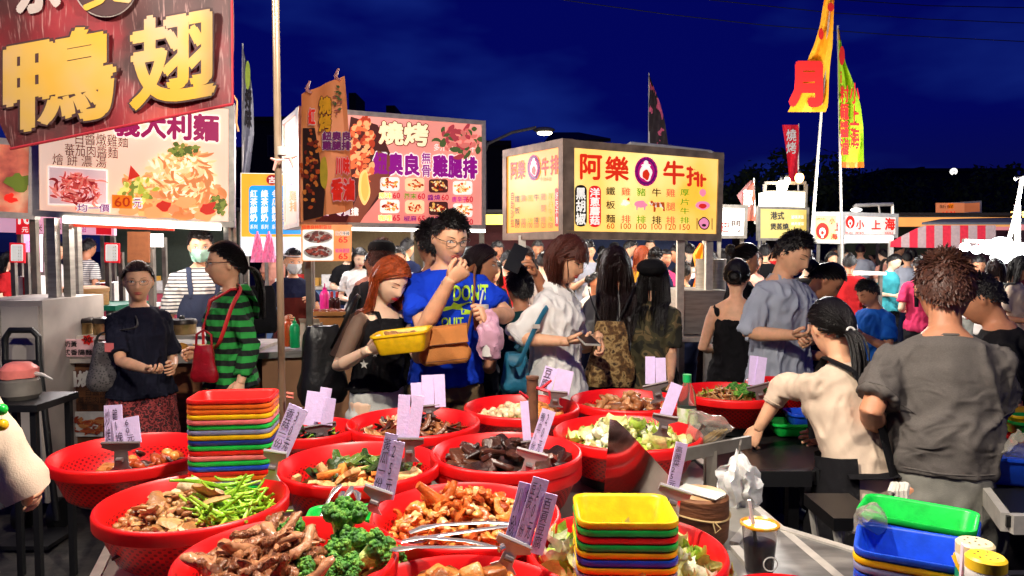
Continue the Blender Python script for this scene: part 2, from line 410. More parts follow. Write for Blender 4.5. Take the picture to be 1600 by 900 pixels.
def hairmesh(kind, g, length=.3, seed=1, vol=1.0, n=None, back=None, fringe=False):
    """clumps of hair over a cap, in head coordinates; g is gravity there"""
    rr = random.Random(seed); mb = MB(); g = Vector(g).normalized()
    A, B, C = .080, .101, .121
    off = {'short': .005, 'bob': .012, 'long': .010, 'pony': .006, 'bun': .007}[kind] * vol
    def line(y, x):                                    # lowest height of the hair at a point of the head
        f = max(-1, min(1, y / B))
        if f > .55: zz = .068
        elif f > .1: zz = .068 - (.55 - f) / .45 * (.055 if kind in ('short', 'pony', 'bun') else .10)
        else: zz = .012 - (.1 - f) / 1.1 * .085
        if kind in ('bob', 'long') and f <= .1: zz = -.09
        if fringe and f > .5: zz = .034
        return zz
    nu, nv = 36, 26; V = []; ok = []
    for i in range(nv + 1):
        a = math.pi * i / nv
        for j in range(nu):
            t = 2 * math.pi * j / nu
            d = Vector((math.sin(a) * math.cos(t), math.sin(a) * math.sin(t), math.cos(a)))
            o = off * (.8 + .25 * noise.noise(d * 3 + Vector((seed, 0, 0))))
            p = Vector((d.x * (A + o), d.y * (B + o), d.z * (C + o)))
            if kind in ('bob',) and p.z < .03: p.x *= 1.06; 
            V.append(p); ok.append(p.z > line(p.y, p.x) - .004)
    F = []
    for i in range(nv):
        for j in range(nu):
            q = (j + 1) % nu; f = [i * nu + j, (i + 1) * nu + j, (i + 1) * nu + q, i * nu + q]
            if all(ok[k] for k in f):
                F.append(f if i else [f[0], f[1], f[2]])
    mb.add(V, F)
    n = n or {'short': 900, 'bob': 620, 'long': 760, 'pony': 420, 'bun': 420}[kind]
    for c in range(n):
        for _ in range(20):
            t = rr.uniform(0, 6.283); zc = rr.uniform(-.5, 1); sr = math.sqrt(1 - zc * zc)
            d = Vector((sr * math.cos(t), sr * math.sin(t), zc))
            p = Vector((d.x * A, d.y * B, d.z * C))
            if p.z > line(p.y, p.x): break
        nrm = Vector((d.x / A, d.y / B, d.z / C)).normalized()
        if kind == 'short':
            up = max(0, d.z); flow = Vector((rr.gauss(0, .35), .55 * up + rr.gauss(0, .25) - .2, -.9 * (1 - up)))
            L = rr.uniform(.018, .036) * vol * (.45 + .55 * up)
            pts = []; q = p + nrm * .002
            for k in range(4):
                pts.append(q.copy()); v = (nrm * (.34 * up + .12) + flow * (.4 + .25 * k)).normalized(); q = q + v * L / 3
            mb.tube(pts, [.0040, .0040, .003, .0006], 4, flat=.6)
        else:
            q = p + nrm * off * rr.uniform(.55, 1.15); pts = [q.copy()]; sg = 1 if p.x > rr.gauss(0.012, .006) else -1
            tot = {'bob': rr.uniform(.16, .21), 'long': length + rr.gauss(0, .035), 'pony': .3, 'bun': .3}[kind]
            if kind in ('bob', 'long'): tot = tot - (.121 - p.z) * .35 if kind == 'bob' else tot
            if fringe and p.y > .045 and p.z < .112 and abs(p.x) < .055:
                lo = .022 + rr.uniform(0, .016); st = .011
                for k in range(12):
                    if q.z < lo: break
                    q = q + (Vector((rr.gauss(0, .1) + p.x * 2, .15, -1)).normalized()) * st
                    e = math.sqrt((q.x / (A + off)) ** 2 + (q.y / (B + off)) ** 2 + (q.z / (C + off)) ** 2); q = q / e; pts.append(q.copy())
            elif kind in ('pony', 'bun'):
                tgt = Vector((0, -.118, .02 if back is None else back)); st = .02
                for k in range(14):
                    v = tgt - q
                    if v.length < .02: break
                    q = q + v.normalized() * st
                    e = math.sqrt((q.x / (A + off)) ** 2 + (q.y / (B + off)) ** 2 + (q.z / (C + off)) ** 2)
                    if e < 1: q = q / e
                    pts.append(q.copy())
            else:
                st = .02; run = 0; o2 = rr.uniform(.6, 1.2) * off; wob = rr.uniform(0, 6)
                hang = False
                while run < tot and len(pts) < 40:
                    if not hang:
                        v = Vector((sg * (1.5 if q.y > .02 else .7), -.55 if q.y > -.02 else -.25, -.5))
                        nn = Vector((q.x / A ** 2, q.y / B ** 2, q.z / C ** 2)).normalized()
                        v = v - nn * v.dot(nn); q = q + v.normalized() * st
                        e = math.sqrt((q.x / (A + o2)) ** 2 + (q.y / (B + o2)) ** 2 + (q.z / (C + o2)) ** 2); q = q / e
                        if q.z < .02: hang = True; run = 0 if kind == 'long' else run
                    else:
                        v = g + Vector((math.sin(wob + run * 20) * .10, math.cos(wob + run * 17) * .08, 0))
                        if kind == 'bob' and q.z < -.06: v += Vector((-q.x, -q.y, 0)) * 6
                        if kind == 'long' and q.y > -.03 and q.y < .07: v += Vector((sg * .1, -.25, 0))
                        q = q + v.normalized() * st
                    run += st; pts.append(q.copy())
            m = len(pts)
            if m < 2: continue
            r0 = .0043 if kind != 'pony' else .004
            mb.tube(pts, [r0 * (1 - .75 * (k / (m - 1)) ** 3) for k in range(m)], 4, flat=.55)
    if kind == 'pony':
        for c in range(60):
            q = Vector((rr.gauss(0, .010), -.118 + rr.gauss(0, .008), .0 + (0 if back is None else back))); pts = [q.copy()]; v = Vector((rr.gauss(0, .12), -1, -.15))
            for k in range(int(length / .02)):
                v = (v * .72 + g * .32 + Vector((rr.gauss(0, .03), rr.gauss(0, .03), 0))).normalized(); q = q + v * .02; pts.append(q.copy())
            m = len(pts); mb.tube(pts, [.0062 * (1 - .8 * (k / (m - 1)) ** 2) for k in range(m)], 4, flat=.6)
    if kind == 'bun':
        bz = .02 if back is None else back
        for c in range(40):
            t = rr.uniform(0, 6.28); ph = rr.uniform(-1, 1); pts = []
            for k in range(9):
                a = t + k * .5; r_ = .034 + .006 * math.sin(ph * 3 + k)
                pts.append(Vector((r_ * math.cos(a), -.128 + ph * .022, bz + r_ * math.sin(a))))
            mb.tube(pts, .0075, 4, flat=.6)
        mb.ell((0, -.128, bz), .033, 10, 8)
    return mb

TORSO = {'m': [(.84, .165, .118, 0), (.94, .160, .112, 0), (1.05, .152, .108, 0), (1.15, .160, .112, .004), (1.27, .172, .118, .006), (1.345, .160, .098, 0), (1.39, .128, .078, -.01), (1.418, .088, .068, -.01), (1.445, .060, .058, -.008)],
         'f': [(.84, .168, .122, 0), (.94, .160, .116, 0), (1.05, .128, .096, 0), (1.15, .132, .102, .006), (1.25, .146, .118, .014), (1.32, .138, .098, .004), (1.375, .110, .074, -.006), (1.41, .070, .058, -.008), (1.435, .050, .052, -.006)]}
FOLD_SEED = [11]
def person(label, px, py, Y, hd, sex='m', lean=0, neck=10, turn=0, roll=0, arms=('down', 'down'), hands=None, skin=SKIN, hair=('short',), hmat=HB,
           top=None, bottom=None, vox=.0075, glasses=None, mask=None, look='open', lips=LIP, group=None, extra=None, fat=1.0, hs=1.06, cat='person', smile=0, shw=1.0, fringe=False, parts=True, height=None):
    """a standing figure whose crown is at photo pixel px,py and distance Y; hd: 0 faces away, 90 right, 180 towards the camera"""
    T = TORSO[sex]; sw = (.172 if sex == 'm' else .146) * shw
    def bend(p):
        p = Vector(p); k = max(0, min(1, (p.z - .90) / .28)); a = R(lean) * k
        q = p - Vector((0, 0, .92)); c, s_ = math.cos(a), math.sin(a)
        return Vector((q.x, q.y * c + q.z * s_, .92 + q.z * c - q.y * s_)) if p.z > .90 else p
    up = bend((0, 0, 1.42)) - bend((0, 0, 1.3)); up.normalize()
    nb = bend((0, -.005, 1.415))
    HR = Matrix.Rotation(R(-turn), 3, 'Z') @ Matrix.Rotation(R(roll), 3, 'Y') @ Matrix.Rotation(R(-neck), 3, 'X')
    nd = (up + HR @ Vector((0, 0, 1))).normalized()
    hc = nb + nd * .052 + HR @ Vector((0, .018, .105)) * hs
    topz = max((hc + HR @ Vector((0, y, z)) * hs).z for y, z in ((0, .133), (-.06, .113), (.05, .116), (-.105, .035)))
    tgt = P(px, py, Y); sc = tgt.z / topz if height is None else height / 1.70
    rz = -R(hd); RZ = Matrix.Rotation(rz, 3, 'Z')
    o = RZ @ (hc * sc); root = Vector((tgt.x - o.x, tgt.y - o.y, 0))
    t = thing('person', label, cat, root, rz, group)
    toloc = lambda w: (RZ.inverted() @ (Vector(w) - root)) / sc
    sk = lambda p: tuple(Vector(p) * sc)
    out = dict(root=t, sc=sc, RZ=RZ, bend=bend, hc=hc, HR=HR)
    world = lambda p: root + RZ @ (Vector(p) * sc)
    out['world'] = world
    # ---- joints
    J = {}
    for side, a in ((1, arms[0]), (-1, arms[1])):          # +1 the figure's right
        sh = bend((side * sw, -.005, 1.338)); UA, FA = .285, .245
        pre = {'down': ((.06, -.03, -.28), (.0, .07, -.24)), 'bent': ((.07, -.05, -.27), (-.08, .22, -.02)), 'fold': ((.06, .03, -.27), (-.22, .14, .02)),
               'phone': ((.08, .06, -.26), (-.12, .19, .12)), 'up': ((.12, .16, -.18), (-.05, .10, .22)), 'reach': ((.05, .2, -.2), (0, .24, -.03)), 'back': ((.08, -.10, -.26), (-.10, -.05, -.23))}
        if isinstance(a, str):
            e = Vector(pre[a][0]); e.x *= side; f = Vector(pre[a][1]); f.x *= side
            el = sh + e.normalized() * UA; wr = el + f.normalized() * FA
        else:
            we, ww = toloc(P(*a[0])), toloc(P(*a[1]))
            e = we - sh; el = sh + e.normalized() * max(.24, min(.31, e.length))
            f = ww - el; wr = el + f.normalized() * max(.20, min(.28, f.length))
        J[side] = (sh, el, wr)
        out['wrist%d' % side] = world(wr); out['elbow%d' % side] = world(el); out['sh%d' % side] = world(sh)
    # ---- body: one continuous surface
    mb = MB()
    ring = lambda z, rx, ry, y0, e=0: (bend((0, y0, z)), Vector((rx * fat + e, 0, 0)), (bend((0, y0 + .01, z)) - bend((0, y0, z))).normalized() * (ry * fat + e))
    mb.loft([ring(*r_, e=-.006 if top and r_[0] < 1.36 else 0) for r_ in T], 20)
    for s_ in (1, -1):
        sh, el, wr = J[s_]
        k = .92 if sex == 'f' else 1.06; cv = .008 if top and top.get('sleeve', .7) > .5 else 0
        mb.tube([sh - Vector((s_ * .05, 0, .01)), sh, sh.lerp(el, .25), sh.lerp(el, .6), el, el.lerp(wr, .25), el.lerp(wr, .65), wr, wr + (wr - el) * .08],
                [x * k for x in (.036 - cv, .047 - cv, .049 - cv, .044 - cv * .5, .038, .041, .034, .027, .026)], 12)
        mb.tube([bend((s_ * .03, -.012, 1.405)), sh.lerp(bend((s_ * .03, -.012, 1.405)), .5), sh], [.034, .033, .034], 10)
        mb.tube([(s_ * .085, 0, .90), (s_ * .088, 0, .78), (s_ * .09, .01, .6), (s_ * .09, .012, .49), (s_ * .09, -.005, .36), (s_ * .09, -.01, .2), (s_ * .09, -.01, .06)], [.088, .086, .066, .052, .054, .042, .036], 12)
        mb.tube([(s_ * .09, -.045, .04), (s_ * .092, .03, .04), (s_ * .098, .12, .03), (s_ * .1, .17, .022)], [.035, .04, .036, .02], 8, flat=.8)
    mb.tube([nb - nd * .04, nb, nb + nd * .04, hc + HR @ Vector((0, -.018, -.04)) * hs], [.066 if sex == 'm' else .055, .057 if sex == 'm' else .048, .053 if sex == 'm' else .044, .052], 14)
    fx = .955 if sex == 'f' else 1.0; mb.add([hc + HR @ Vector((v[0] * (fx if v[2] < .02 else 1), v[1], v[2])) * hs for v in HV], HF)
    for s_ in (1, -1):
        mb.ell(hc + HR @ Vector((s_ * .077, -.008, .0)) * hs, (.009 * hs, .018 * hs, .031 * hs), 10, 8, rot=HR @ Matrix.Rotation(s_ * .35, 3, 'Z') @ Matrix.Rotation(-.2, 3, 'X'))
    mb.v = [sk(p) for p in mb.v]
    me = remesh(mb, vox, 2)
    hb = MB()
    for i, s_ in enumerate((1, -1)):
        sh, el, wr = J[s_]; hh = (hands or (None, None))[i] or {}
        d = hh.get('d'); d = RZ.inverted() @ Vector(d) if d else (wr - el)
        n = hh.get('n'); n = RZ.inverted() @ Vector(n) if n else Vector((-s_, .25, -.15))
        hand(hb, sk(wr), d, n, s_ * hh.get('flip', 1), hh.get('curl', 28), sc * (1.0 if sex == 'm' else .92))
    bodyco = getco(me); faces = []
    npf = len(me.polygons); ls = np.empty(npf, int); me.polygons.foreach_get('loop_total', ls); lv = np.empty(len(me.loops), int); me.loops.foreach_get('vertex_index', lv)
    pos = 0; k0 = len(bodyco)
    fl = []
    for c in ls: fl.append(lv[pos:pos + c].tolist()); pos += c
    m2 = bpy.data.meshes.new('body'); m2.from_pydata(bodyco.tolist() + hb.v, [], fl + [[i + k0 for i in f] for f in hb.f]); bpy.data.meshes.remove(me)
    finish(m2, 'body', skin, t)
    hp = lambda x, y, z: sk(hc + HR @ Vector((x, y, z)) * hs)
    # ---- face
    facing = (RZ @ (HR @ Vector((0, 1, 0)))).y
    if parts and facing < .55:
        for s_ in (1, -1):
            mb = MB(); ex = .031 * s_; ez = .008
            w, hu, hl = .0145, (.0062 if look == 'open' else .0015), .0042
            pts = []
            for k in range(9): tt = k / 8 * 2 - 1; pts.append((ex + tt * w, ez + hu * (1 - tt * tt) + .0012 * tt * s_))
            for k in range(7, 0, -1): tt = k / 8 * 2 - 1; pts.append((ex + tt * w, ez - hl * (1 - tt * tt) + .0012 * tt * s_))
            if look == 'open':
                c = hp(ex, fy(ex, ez) + .0035, ez)
                mb.add([c] + [hp(x, fy(x, z) + .0018, z) for x, z in pts], [[0, i + 1, (i + 1) % len(pts) + 1] for i in range(len(pts))], 0)
                ii = [hp(ex + .0056 * math.cos(a), fy(ex, ez) + .0040, ez - .0002 + .0056 * math.sin(a)) for a in np.linspace(0, 6.283, 13)[:-1]]
                mb.add(ii, [list(range(12))], 1)
            else: hu = -.003
            mb.tube([hp(ex + tt * (w + .001), fy(ex + tt * w, ez) + .0022, ez + hu * (1 - tt * tt) + .0012 * tt * s_ + .0004) for tt in np.linspace(-1, 1, 7)], [.0009 * sc, .0016 * sc, .0018 * sc, .0019 * sc, .0018 * sc, .0016 * sc, .0009 * sc], 5, 2)
            mb.build('eye', [EYEW, IRIS, LASH], t)
            mb = MB()
            mb.tube([hp(s_ * (.014 + .034 * k), fy(.014 + .034 * k, .028) + .001, .0245 + .007 * math.sin(k * 2.3)) for k in (0, .25, .5, .75, 1)], [q_ * sc * (.62 if sex == 'f' else 1) for q_ in (.0024, .0033, .0031, .0024, .0008)], 5, flat=.6)
            mb.build('eyebrow', BROW if hmat is not HOR else HBR, t)
        if not mask:
            mb = MB()
            for dz, rr_, cz in ((.0028, .0040, .0022), (-.0042, .0050, -.003)):
                pts = [hp(x, fy(x, -.0575 + dz) - .0008, -.0575 + dz + smile * x * x * 12 + (cz * .5 * (1 - (x / .024) ** 2))) for x in np.linspace(-.0235, .0235, 9)]
                mb.tube(pts, [max(.0012, rr_ * (1 - (x / .025) ** 2)) * sc for x in np.linspace(-.0235, .0235, 9)], 6)
            mb.build('lips', lips, t)
        if glasses:
            mb = MB(); gm = WIRE if glasses == 'black' else WIRES; rr_ = (.0016 if glasses == 'black' else .001) * sc
            for s_ in (1, -1):
                pts = []
                for a in np.linspace(0, 6.283, 21):
                    c_, q_ = math.cos(a), math.sin(a); f_ = 1 / max(abs(c_) ** 2.6 + abs(q_) ** 2.6, .01) ** (1 / 2.6)
                    pts.append(hp(s_ * .032 + .0235 * c_ * f_, .099 - abs(s_ * .032 + .0235 * c_ * f_) * .13, .005 + .0155 * q_ * f_))
                mb.tube(pts, rr_, 6)
                mb.tube([hp(s_ * .055, .091, .012), hp(s_ * .076, .06, .014), hp(s_ * .079, .0, .012), hp(s_ * .078, -.015, 0)], rr_, 6)
            mb.tube([hp(-.009, .1, .009), hp(0, .103, .011), hp(.009, .1, .009)], rr_, 6)
            mb.build('glasses', gm, t)
        if mask:
            mb = MB(); rows = []
            for k, z in enumerate(np.linspace(-.098, -.006, 8)):
                for j, x in enumerate(np.linspace(-1, 1, 13)):
                    xx = x * (.066 - .012 * abs(k - 4) / 4 - (.012 if k == 0 else 0))
                    yy = max(fy(xx, z), .02) if abs(xx) < .06 else fy(.058 * (1 if xx > 0 else -1), z) - .01
                    bul = .016 * (1 - x * x) * (1 if 1 < k < 7 else .3)
                    rows.append(hp(xx, max(yy + .004, yy * .7 + bul + .014 * (1 - x * x) + .02 * (1 - abs(x))), z + .003 * math.sin(k * 3.1)))
            mb.add(rows, [[k * 13 + j, k * 13 + j + 1, (k + 1) * 13 + j + 1, (k + 1) * 13 + j] for k in range(7) for j in range(12)])
            for s_ in (1, -1):
                for z in (-.015, -.08): mb.tube([hp(s_ * .06, .045, z), hp(s_ * .077, .0, z * .3), hp(s_ * .08, -.02, 0)], .0012 * sc, 4)
            mb.build('face_mask', mask, t)
    # ---- hair
    if hair:
        g = HR.inverted() @ Vector((0, 0, -1))
        kw = dict(hair[1]) if len(hair) > 1 else {}
        hm = hairmesh(hair[0], g, fringe=fringe, seed=FOLD_SEED[0], **kw)
        def put(p):
            q = hc + HR @ Vector(p) * hs
            if hair[0] in ('long', 'pony') and q.z < hc.z - .16:       # keep long hair outside shoulders and back
                loc = q; zz = loc.z
                sy = -1 if (HR @ Vector(p)).y < .045 or hair[0] == 'pony' else 1
                c = bend((0, 0, min(1.4, zz)))
                lim = .125 if zz < 1.36 else .125 - (zz - 1.36) * 1.2
                lim *= fat
                if sy < 0 and q.y > c.y - lim: q.y = max(c.y - lim + rnd.uniform(-.012, .006), q.y - .06)
                if sy > 0 and q.y < c.y + lim: q.y = min(c.y + lim, q.y + .05)
            return sk(q)
        hm.v = [put(p) for p in hm.v]
        hm.build('hair', hmat, t, ang=60)
    # ---- clothes
    FOLD_SEED[0] += 1; seed = FOLD_SEED[0]
    def cloth(mb, vx, name, mat, amp=.006, fr=(24, 24, 11), it=2):
        mb.v = [sk(p) for p in mb.v]; m = remesh(mb, vx, it)
        a = getco(m); nn = getno(m)
        w = vnoise(a, fr, seed); w2 = vnoise(a, (60, 60, 26), seed + 50)
        a += nn * (((1 - np.minimum(1, np.abs(w))) ** 2.2 - .3) * amp * 2.2 + w2 * amp * .45)[:, None] * np.clip((np.linalg.norm(a - np.array(sk(nb)), axis=1) / sc - .085) / .07, 0, 1)[:, None]
        setco(m, a); return finish(m, name, mat, t)
    if top:
        hem = top.get('hem', .80); sl = top.get('sleeve', .7); loose = top.get('loose', .014); hw = top.get('hw', .96 if sex == 'm' else 1); mat = top['mat']
        mb = MB(); rg = []
        for (z, rx, ry, y0) in T:
            if z < hem or z > top.get('neckz', 1.41): continue
            if z < 1.2: rx = max(rx, top.get('wmin', .155 if sex == 'm' else .13)); ry = max(ry, .112 if sex == 'm' else .1)
            rg.append(ring(z, rx, ry, y0, loose))
        if hem < .84: rg[0:1] = [ring(.86, .184 * hw, .136 * hw, 0, loose)]; rg.insert(0, ring(.80 if hem < .78 else hem + .01, .188 * hw, .138 * hw, 0, loose)); 
        rg.insert(0, ring(hem, (.19 if hem < .9 else .165) * hw, (.14 if hem < .9 else .118) * hw, 0, loose))
        e = ring(top.get('neckz', 1.41) + .012, .070 if sex == 'm' else .062, .066 if sex == 'm' else .06, -.006, .004); rg.append(e)
        mb.loft(rg, 22)
        for s_ in (1, -1):
            sh, el, wr = J[s_]; k = .95 if sex == 'f' else 1.08
            if sl <= 0: mb.ell(sh - Vector((s_ * .03, 0, .005)), .045, 10, 8); continue
            tz = bend((s_ * .035, -.012, 1.40)); mb.tube([tz, sh.lerp(tz, .5), sh], [.042, .045, .047], 10)
            L = []; Rd = []
            L += [sh - Vector((s_ * .06, 0, .01)), sh, sh.lerp(el, min(sl, 1) * .5)]; Rd += [.040, .047 * k + loose * .25, .053 * k + loose * .35]
            if sl <= 1: L += [sh.lerp(el, sl)]; Rd += [(.060 + loose * .4) * k]
            else:
                L += [el, el.lerp(wr, (sl - 1) * .5), el.lerp(wr, sl - 1)]; Rd += [(.050 + loose * .3) * k, (.046 + loose * .3) * k, (.04 + loose * .4) * k]
            mb.tube(L, Rd, 14)
        ob = cloth(mb, vox * 1.15, top.get('name', 'shirt'), mat, top.get('amp', .006))
        out['shirt'] = ob
        if vox < .009:                                          # stitched hems round the cuffs and the bottom edge
            bv = BVHTree.FromPolygons([v_.co.copy() for v_ in ob.data.vertices], [list(p_.vertices) for p_ in ob.data.polygons])
            def seam(c, ax, r0, name):
                u_, w_ = frame(ax); pts = []; c = Vector(c)
                for a_ in np.linspace(0, 6.2832, 29):
                    d_ = u_ * math.cos(a_) + w_ * math.sin(a_); h_ = bv.ray_cast(c + d_ * r0, -d_, r0)
                    if h_[0] is not None: pts.append(h_[0] + d_ * .0004)
                if len(pts) > 20: q_ = MB(); q_.tube(pts + pts[:1], .0022 * sc, 5); q_.build(name, mat, t)
            for s_ in (1, -1):
                sh, el, wr = J[s_]
                if 0 < sl <= 1: e_ = sh.lerp(el, sl) - (el - sh).normalized() * .016; seam(sk(e_), el - sh, .14 * sc, 'cuff_seam')
                elif sl > 1: e_ = el.lerp(wr, sl - 1) - (wr - el).normalized() * .018; seam(sk(e_), wr - el, .12 * sc, 'cuff_seam')
            seam(sk(bend((0, 0, hem + .022))), (0, 0, 1), .4 * sc, 'hem_seam')
        if top.get('collar', True):
            mb = MB(); c = bend((0, -.004, 1.418)); rr_ = .062 if sex == 'm' else .056
            pts = [c + Vector((math.cos(a) * rr_, math.sin(a) * (rr_ + .004), -.012 * math.sin(a) - .002)) for a in np.linspace(0, 6.283, 22)]
            mb.tube([sk(p) for p in pts], .007 * sc, 6); mb.build('collar', top.get('cmat', mat), t)
    if bottom:
        kind, mat = bottom[0], bottom[1]; mb = MB()
        mb.loft([ring(.99, .150, .108, 0, .003), ring(.92, .160, .116, 0, .004), ring(.84, .168, .122, 0, .004), ring(.78, .162, .118, 0, .006)], 18)
        if kind == 'skirt':
            lo = bottom[2] if len(bottom) > 2 else .48
            mb.loft([ring(.9, .168, .122, 0, .01), ring(.8, .18, .135, 0, .012), ring(lo, .22, .18, 0, .012)], 20)
        else:
            lo = .04 if kind == 'trousers' else (bottom[2] if len(bottom) > 2 else .52)
            for s_ in (1, -1):
                q = [(.84, .1), (.74, .1), (.6, .084), (.48, .072), (.3, .07), (.12, .064), (.04, .064)]
                q = [(z, r_) for z, r_ in q if z >= lo] or q[:2]
                if q[-1][0] > lo + .01: q.append((lo, q[-1][1]))
                mb.tube([(s_ * .088, .002, z) for z, r_ in q], [r_ + .006 for z, r_ in q], 12)
        cloth(mb, max(.011, vox * 1.3), kind, mat, .005)
        for s_ in (1, -1):
            mb = MB(); mb.loft([((s_ * .092, y, z), (w, 0, 0), (0, 0, h)) for y, z, w, h in ((-.065, .045, .028, .035), (-.03, .05, .044, .05), (.05, .045, .05, .045), (.13, .034, .05, .034), (.185, .024, .03, .02))], 10)
            mb.v = [sk(p) for p in mb.v]; mb.build('shoe', bottom[3] if len(bottom) > 3 else SHOE, t)
    def wrap(name, mat, z0, z1, a0, a1, off, nz=10, na=16, thick=.004, shape=None):
        """a sheet of cloth wrapped round the trunk between two angles (0 is the front)"""
        mb = MB(); rows = []
        for k in range(nz + 1):
            z = z0 + (z1 - z0) * k / nz
            zz = [r_[0] for r_ in T]; rx = np.interp(z, zz, [r_[1] for r_ in T]); ry = np.interp(z, zz, [r_[2] for r_ in T])
            if z < .84: rx += .02; ry += .02
            rx = max(rx, .155 if sex == 'm' else .135) if z < 1.25 else rx; ry = max(ry, .112 if sex == 'm' else .104) if z < 1.25 else ry
            w_ = shape(k / nz) if shape else 1
            for j in range(na + 1):
                a = R((a0 + (a1 - a0) * j / na) * w_); o = off + .004 * math.sin(a * 9 + z * 6)
                rows.append(bend((math.sin(a) * (rx * fat + o), math.cos(a) * (ry * fat + o) + .004, z)))
        n_ = na + 1
        mb.add([sk(p) for p in rows], [[k * n_ + j, k * n_ + j + 1, (k + 1) * n_ + j + 1, (k + 1) * n_ + j] for k in range(nz) for j in range(na)])
        return mb.build(name, mat, t)
    out.update(wrap=wrap, hp=hp, sk=sk, J=J, T=T, ring=ring)
    return out
def collar(p, mat):
    for s_ in (1, -1):
        q = [Vector(p['sk'](p['bend'](v))) for v in ((s_ * .052, -.045, 1.447), (s_ * .060, .02, 1.440), (s_ * .028, .088, 1.392), (s_ * .060, .112, 1.335), (s_ * .094, .045, 1.388), (s_ * .080, -.045, 1.420))]
        mb = MB(); w = (q[2] - q[0]).cross(q[4] - q[0]).normalized() * .005; w = w if w.z > 0 else -w
        c = sum(q, Vector()) / 6; mb.prism([q[0], q[1], q[4], q[5]], w); mb.prism([q[1], q[2], q[3], q[4]], w); mb.build('collar', mat, p['root'], smooth=False)
    mb = MB(); mb.tube([p['sk'](p['bend'](v)) for v in ((.0, .128, 1.33), (0, .145, 1.25), (0, .135, 1.1), (0, .128, .95))], .014, 6, flat=.25); mb.build('placket', mat, p['root'])
def onto(shirt, person_root, txt, origin, right, upv, w, h, mat, d, bold=.02, vertical=False, name='lettering', off=.003):
    """print lettering onto cloth: project a flat text along world direction d"""
    mw = Matrix.Translation(person_root.location) @ person_root.rotation_euler.to_matrix().to_4x4(); mi = mw.inverted()
    bv = BVHTree.FromPolygons([v.co.copy() for v in shirt.data.vertices], [list(p.vertices) for p in shirt.data.polygons])
    V, F = textmesh(txt, bold, 3) if isinstance(txt, str) else txt
    lo, hi = V.min(0), V.max(0); lo[:2] += bold; hi[:2] -= bold; q = np.maximum(hi - lo, 1e-6); mb = MB(); dl = (mi.to_3x3() @ Vector(d)).normalized(); L = []
    for p in V:
        w_ = Vector(origin) + Vector(right) * (w * ((p[0] - lo[0]) / q[0] - .5)) + Vector(upv) * (h * ((p[1] - lo[1]) / q[1] - .5))
        s_ = mi @ w_ - dl * .4; hit = bv.ray_cast(s_, dl)
        L.append((hit[0] if hit[0] is not None else mi @ w_) - dl * (off + p[2]))
    mb.add(L, F); return mb.build(name, mat, person_root, smooth=False)
# ---------------------------------------------------------------- shared materials
STEEL = M('stainless', (168, 164, 156), r=.36, m=.6, var=.25, sc=6, bump=.06, stretch=(1, 1, 8))
STEELB = M('steel_bright', (214, 208, 198), r=.32, m=.4, var=.15)
STEELD = M('steel_dull', (120, 114, 106), r=.5, m=.3, var=.3, sc=12)
FRAME = M('sign_frame', (170, 146, 122), r=.5, m=.2, var=.35, sc=10)
BLACK = M('black_paint', (20, 20, 22), r=.5); BLACKP = M('black_plastic', (16, 16, 18), r=.4)
DARKW = M('dark_wall', (34, 32, 36), r=.9, var=.3, sc=3)
WHITE = M('white_paint', (225, 222, 216), r=.6)
def E(name, c, em, var=.06, sc=3): return M('lit_' + name, c, r=.4, em=em, var=var, sc=sc)
INK_W = E('white', (255, 250, 240), .75, 0); INK_K = M('ink_black', (22, 16, 16), r=.5, var=0); INK_R = E('ink_red', (232, 40, 28), .7, 0)
INK_P = E('ink_purple', (150, 30, 130), .55, 0); INK_M = E('ink_magenta', (196, 40, 150), .6, 0); INK_O = E('ink_orange', (240, 120, 20), .7, 0)
INK_Y = E('ink_yellow', (255, 220, 60), .8, 0); INK_G = E('ink_green', (110, 160, 30), .6, 0); INK_B = E('ink_brown', (60, 34, 14), .25, 0); INK_PK = E('ink_pink', (255, 150, 190), .7, 0)

# ---------------------------------------------------------------- ground
g = MB(); g.add([(-300, -60, 0), (300, -60, 0), (300, 500, 0), (-300, 500, 0)], [[0, 1, 2, 3]])
struct(g, 'ground', RM('asphalt', [(.25, (34, 32, 30)), (.5, (58, 54, 50)), (.75, (78, 72, 66))], 9, .85, detail=12, bump=.5), smooth=False)

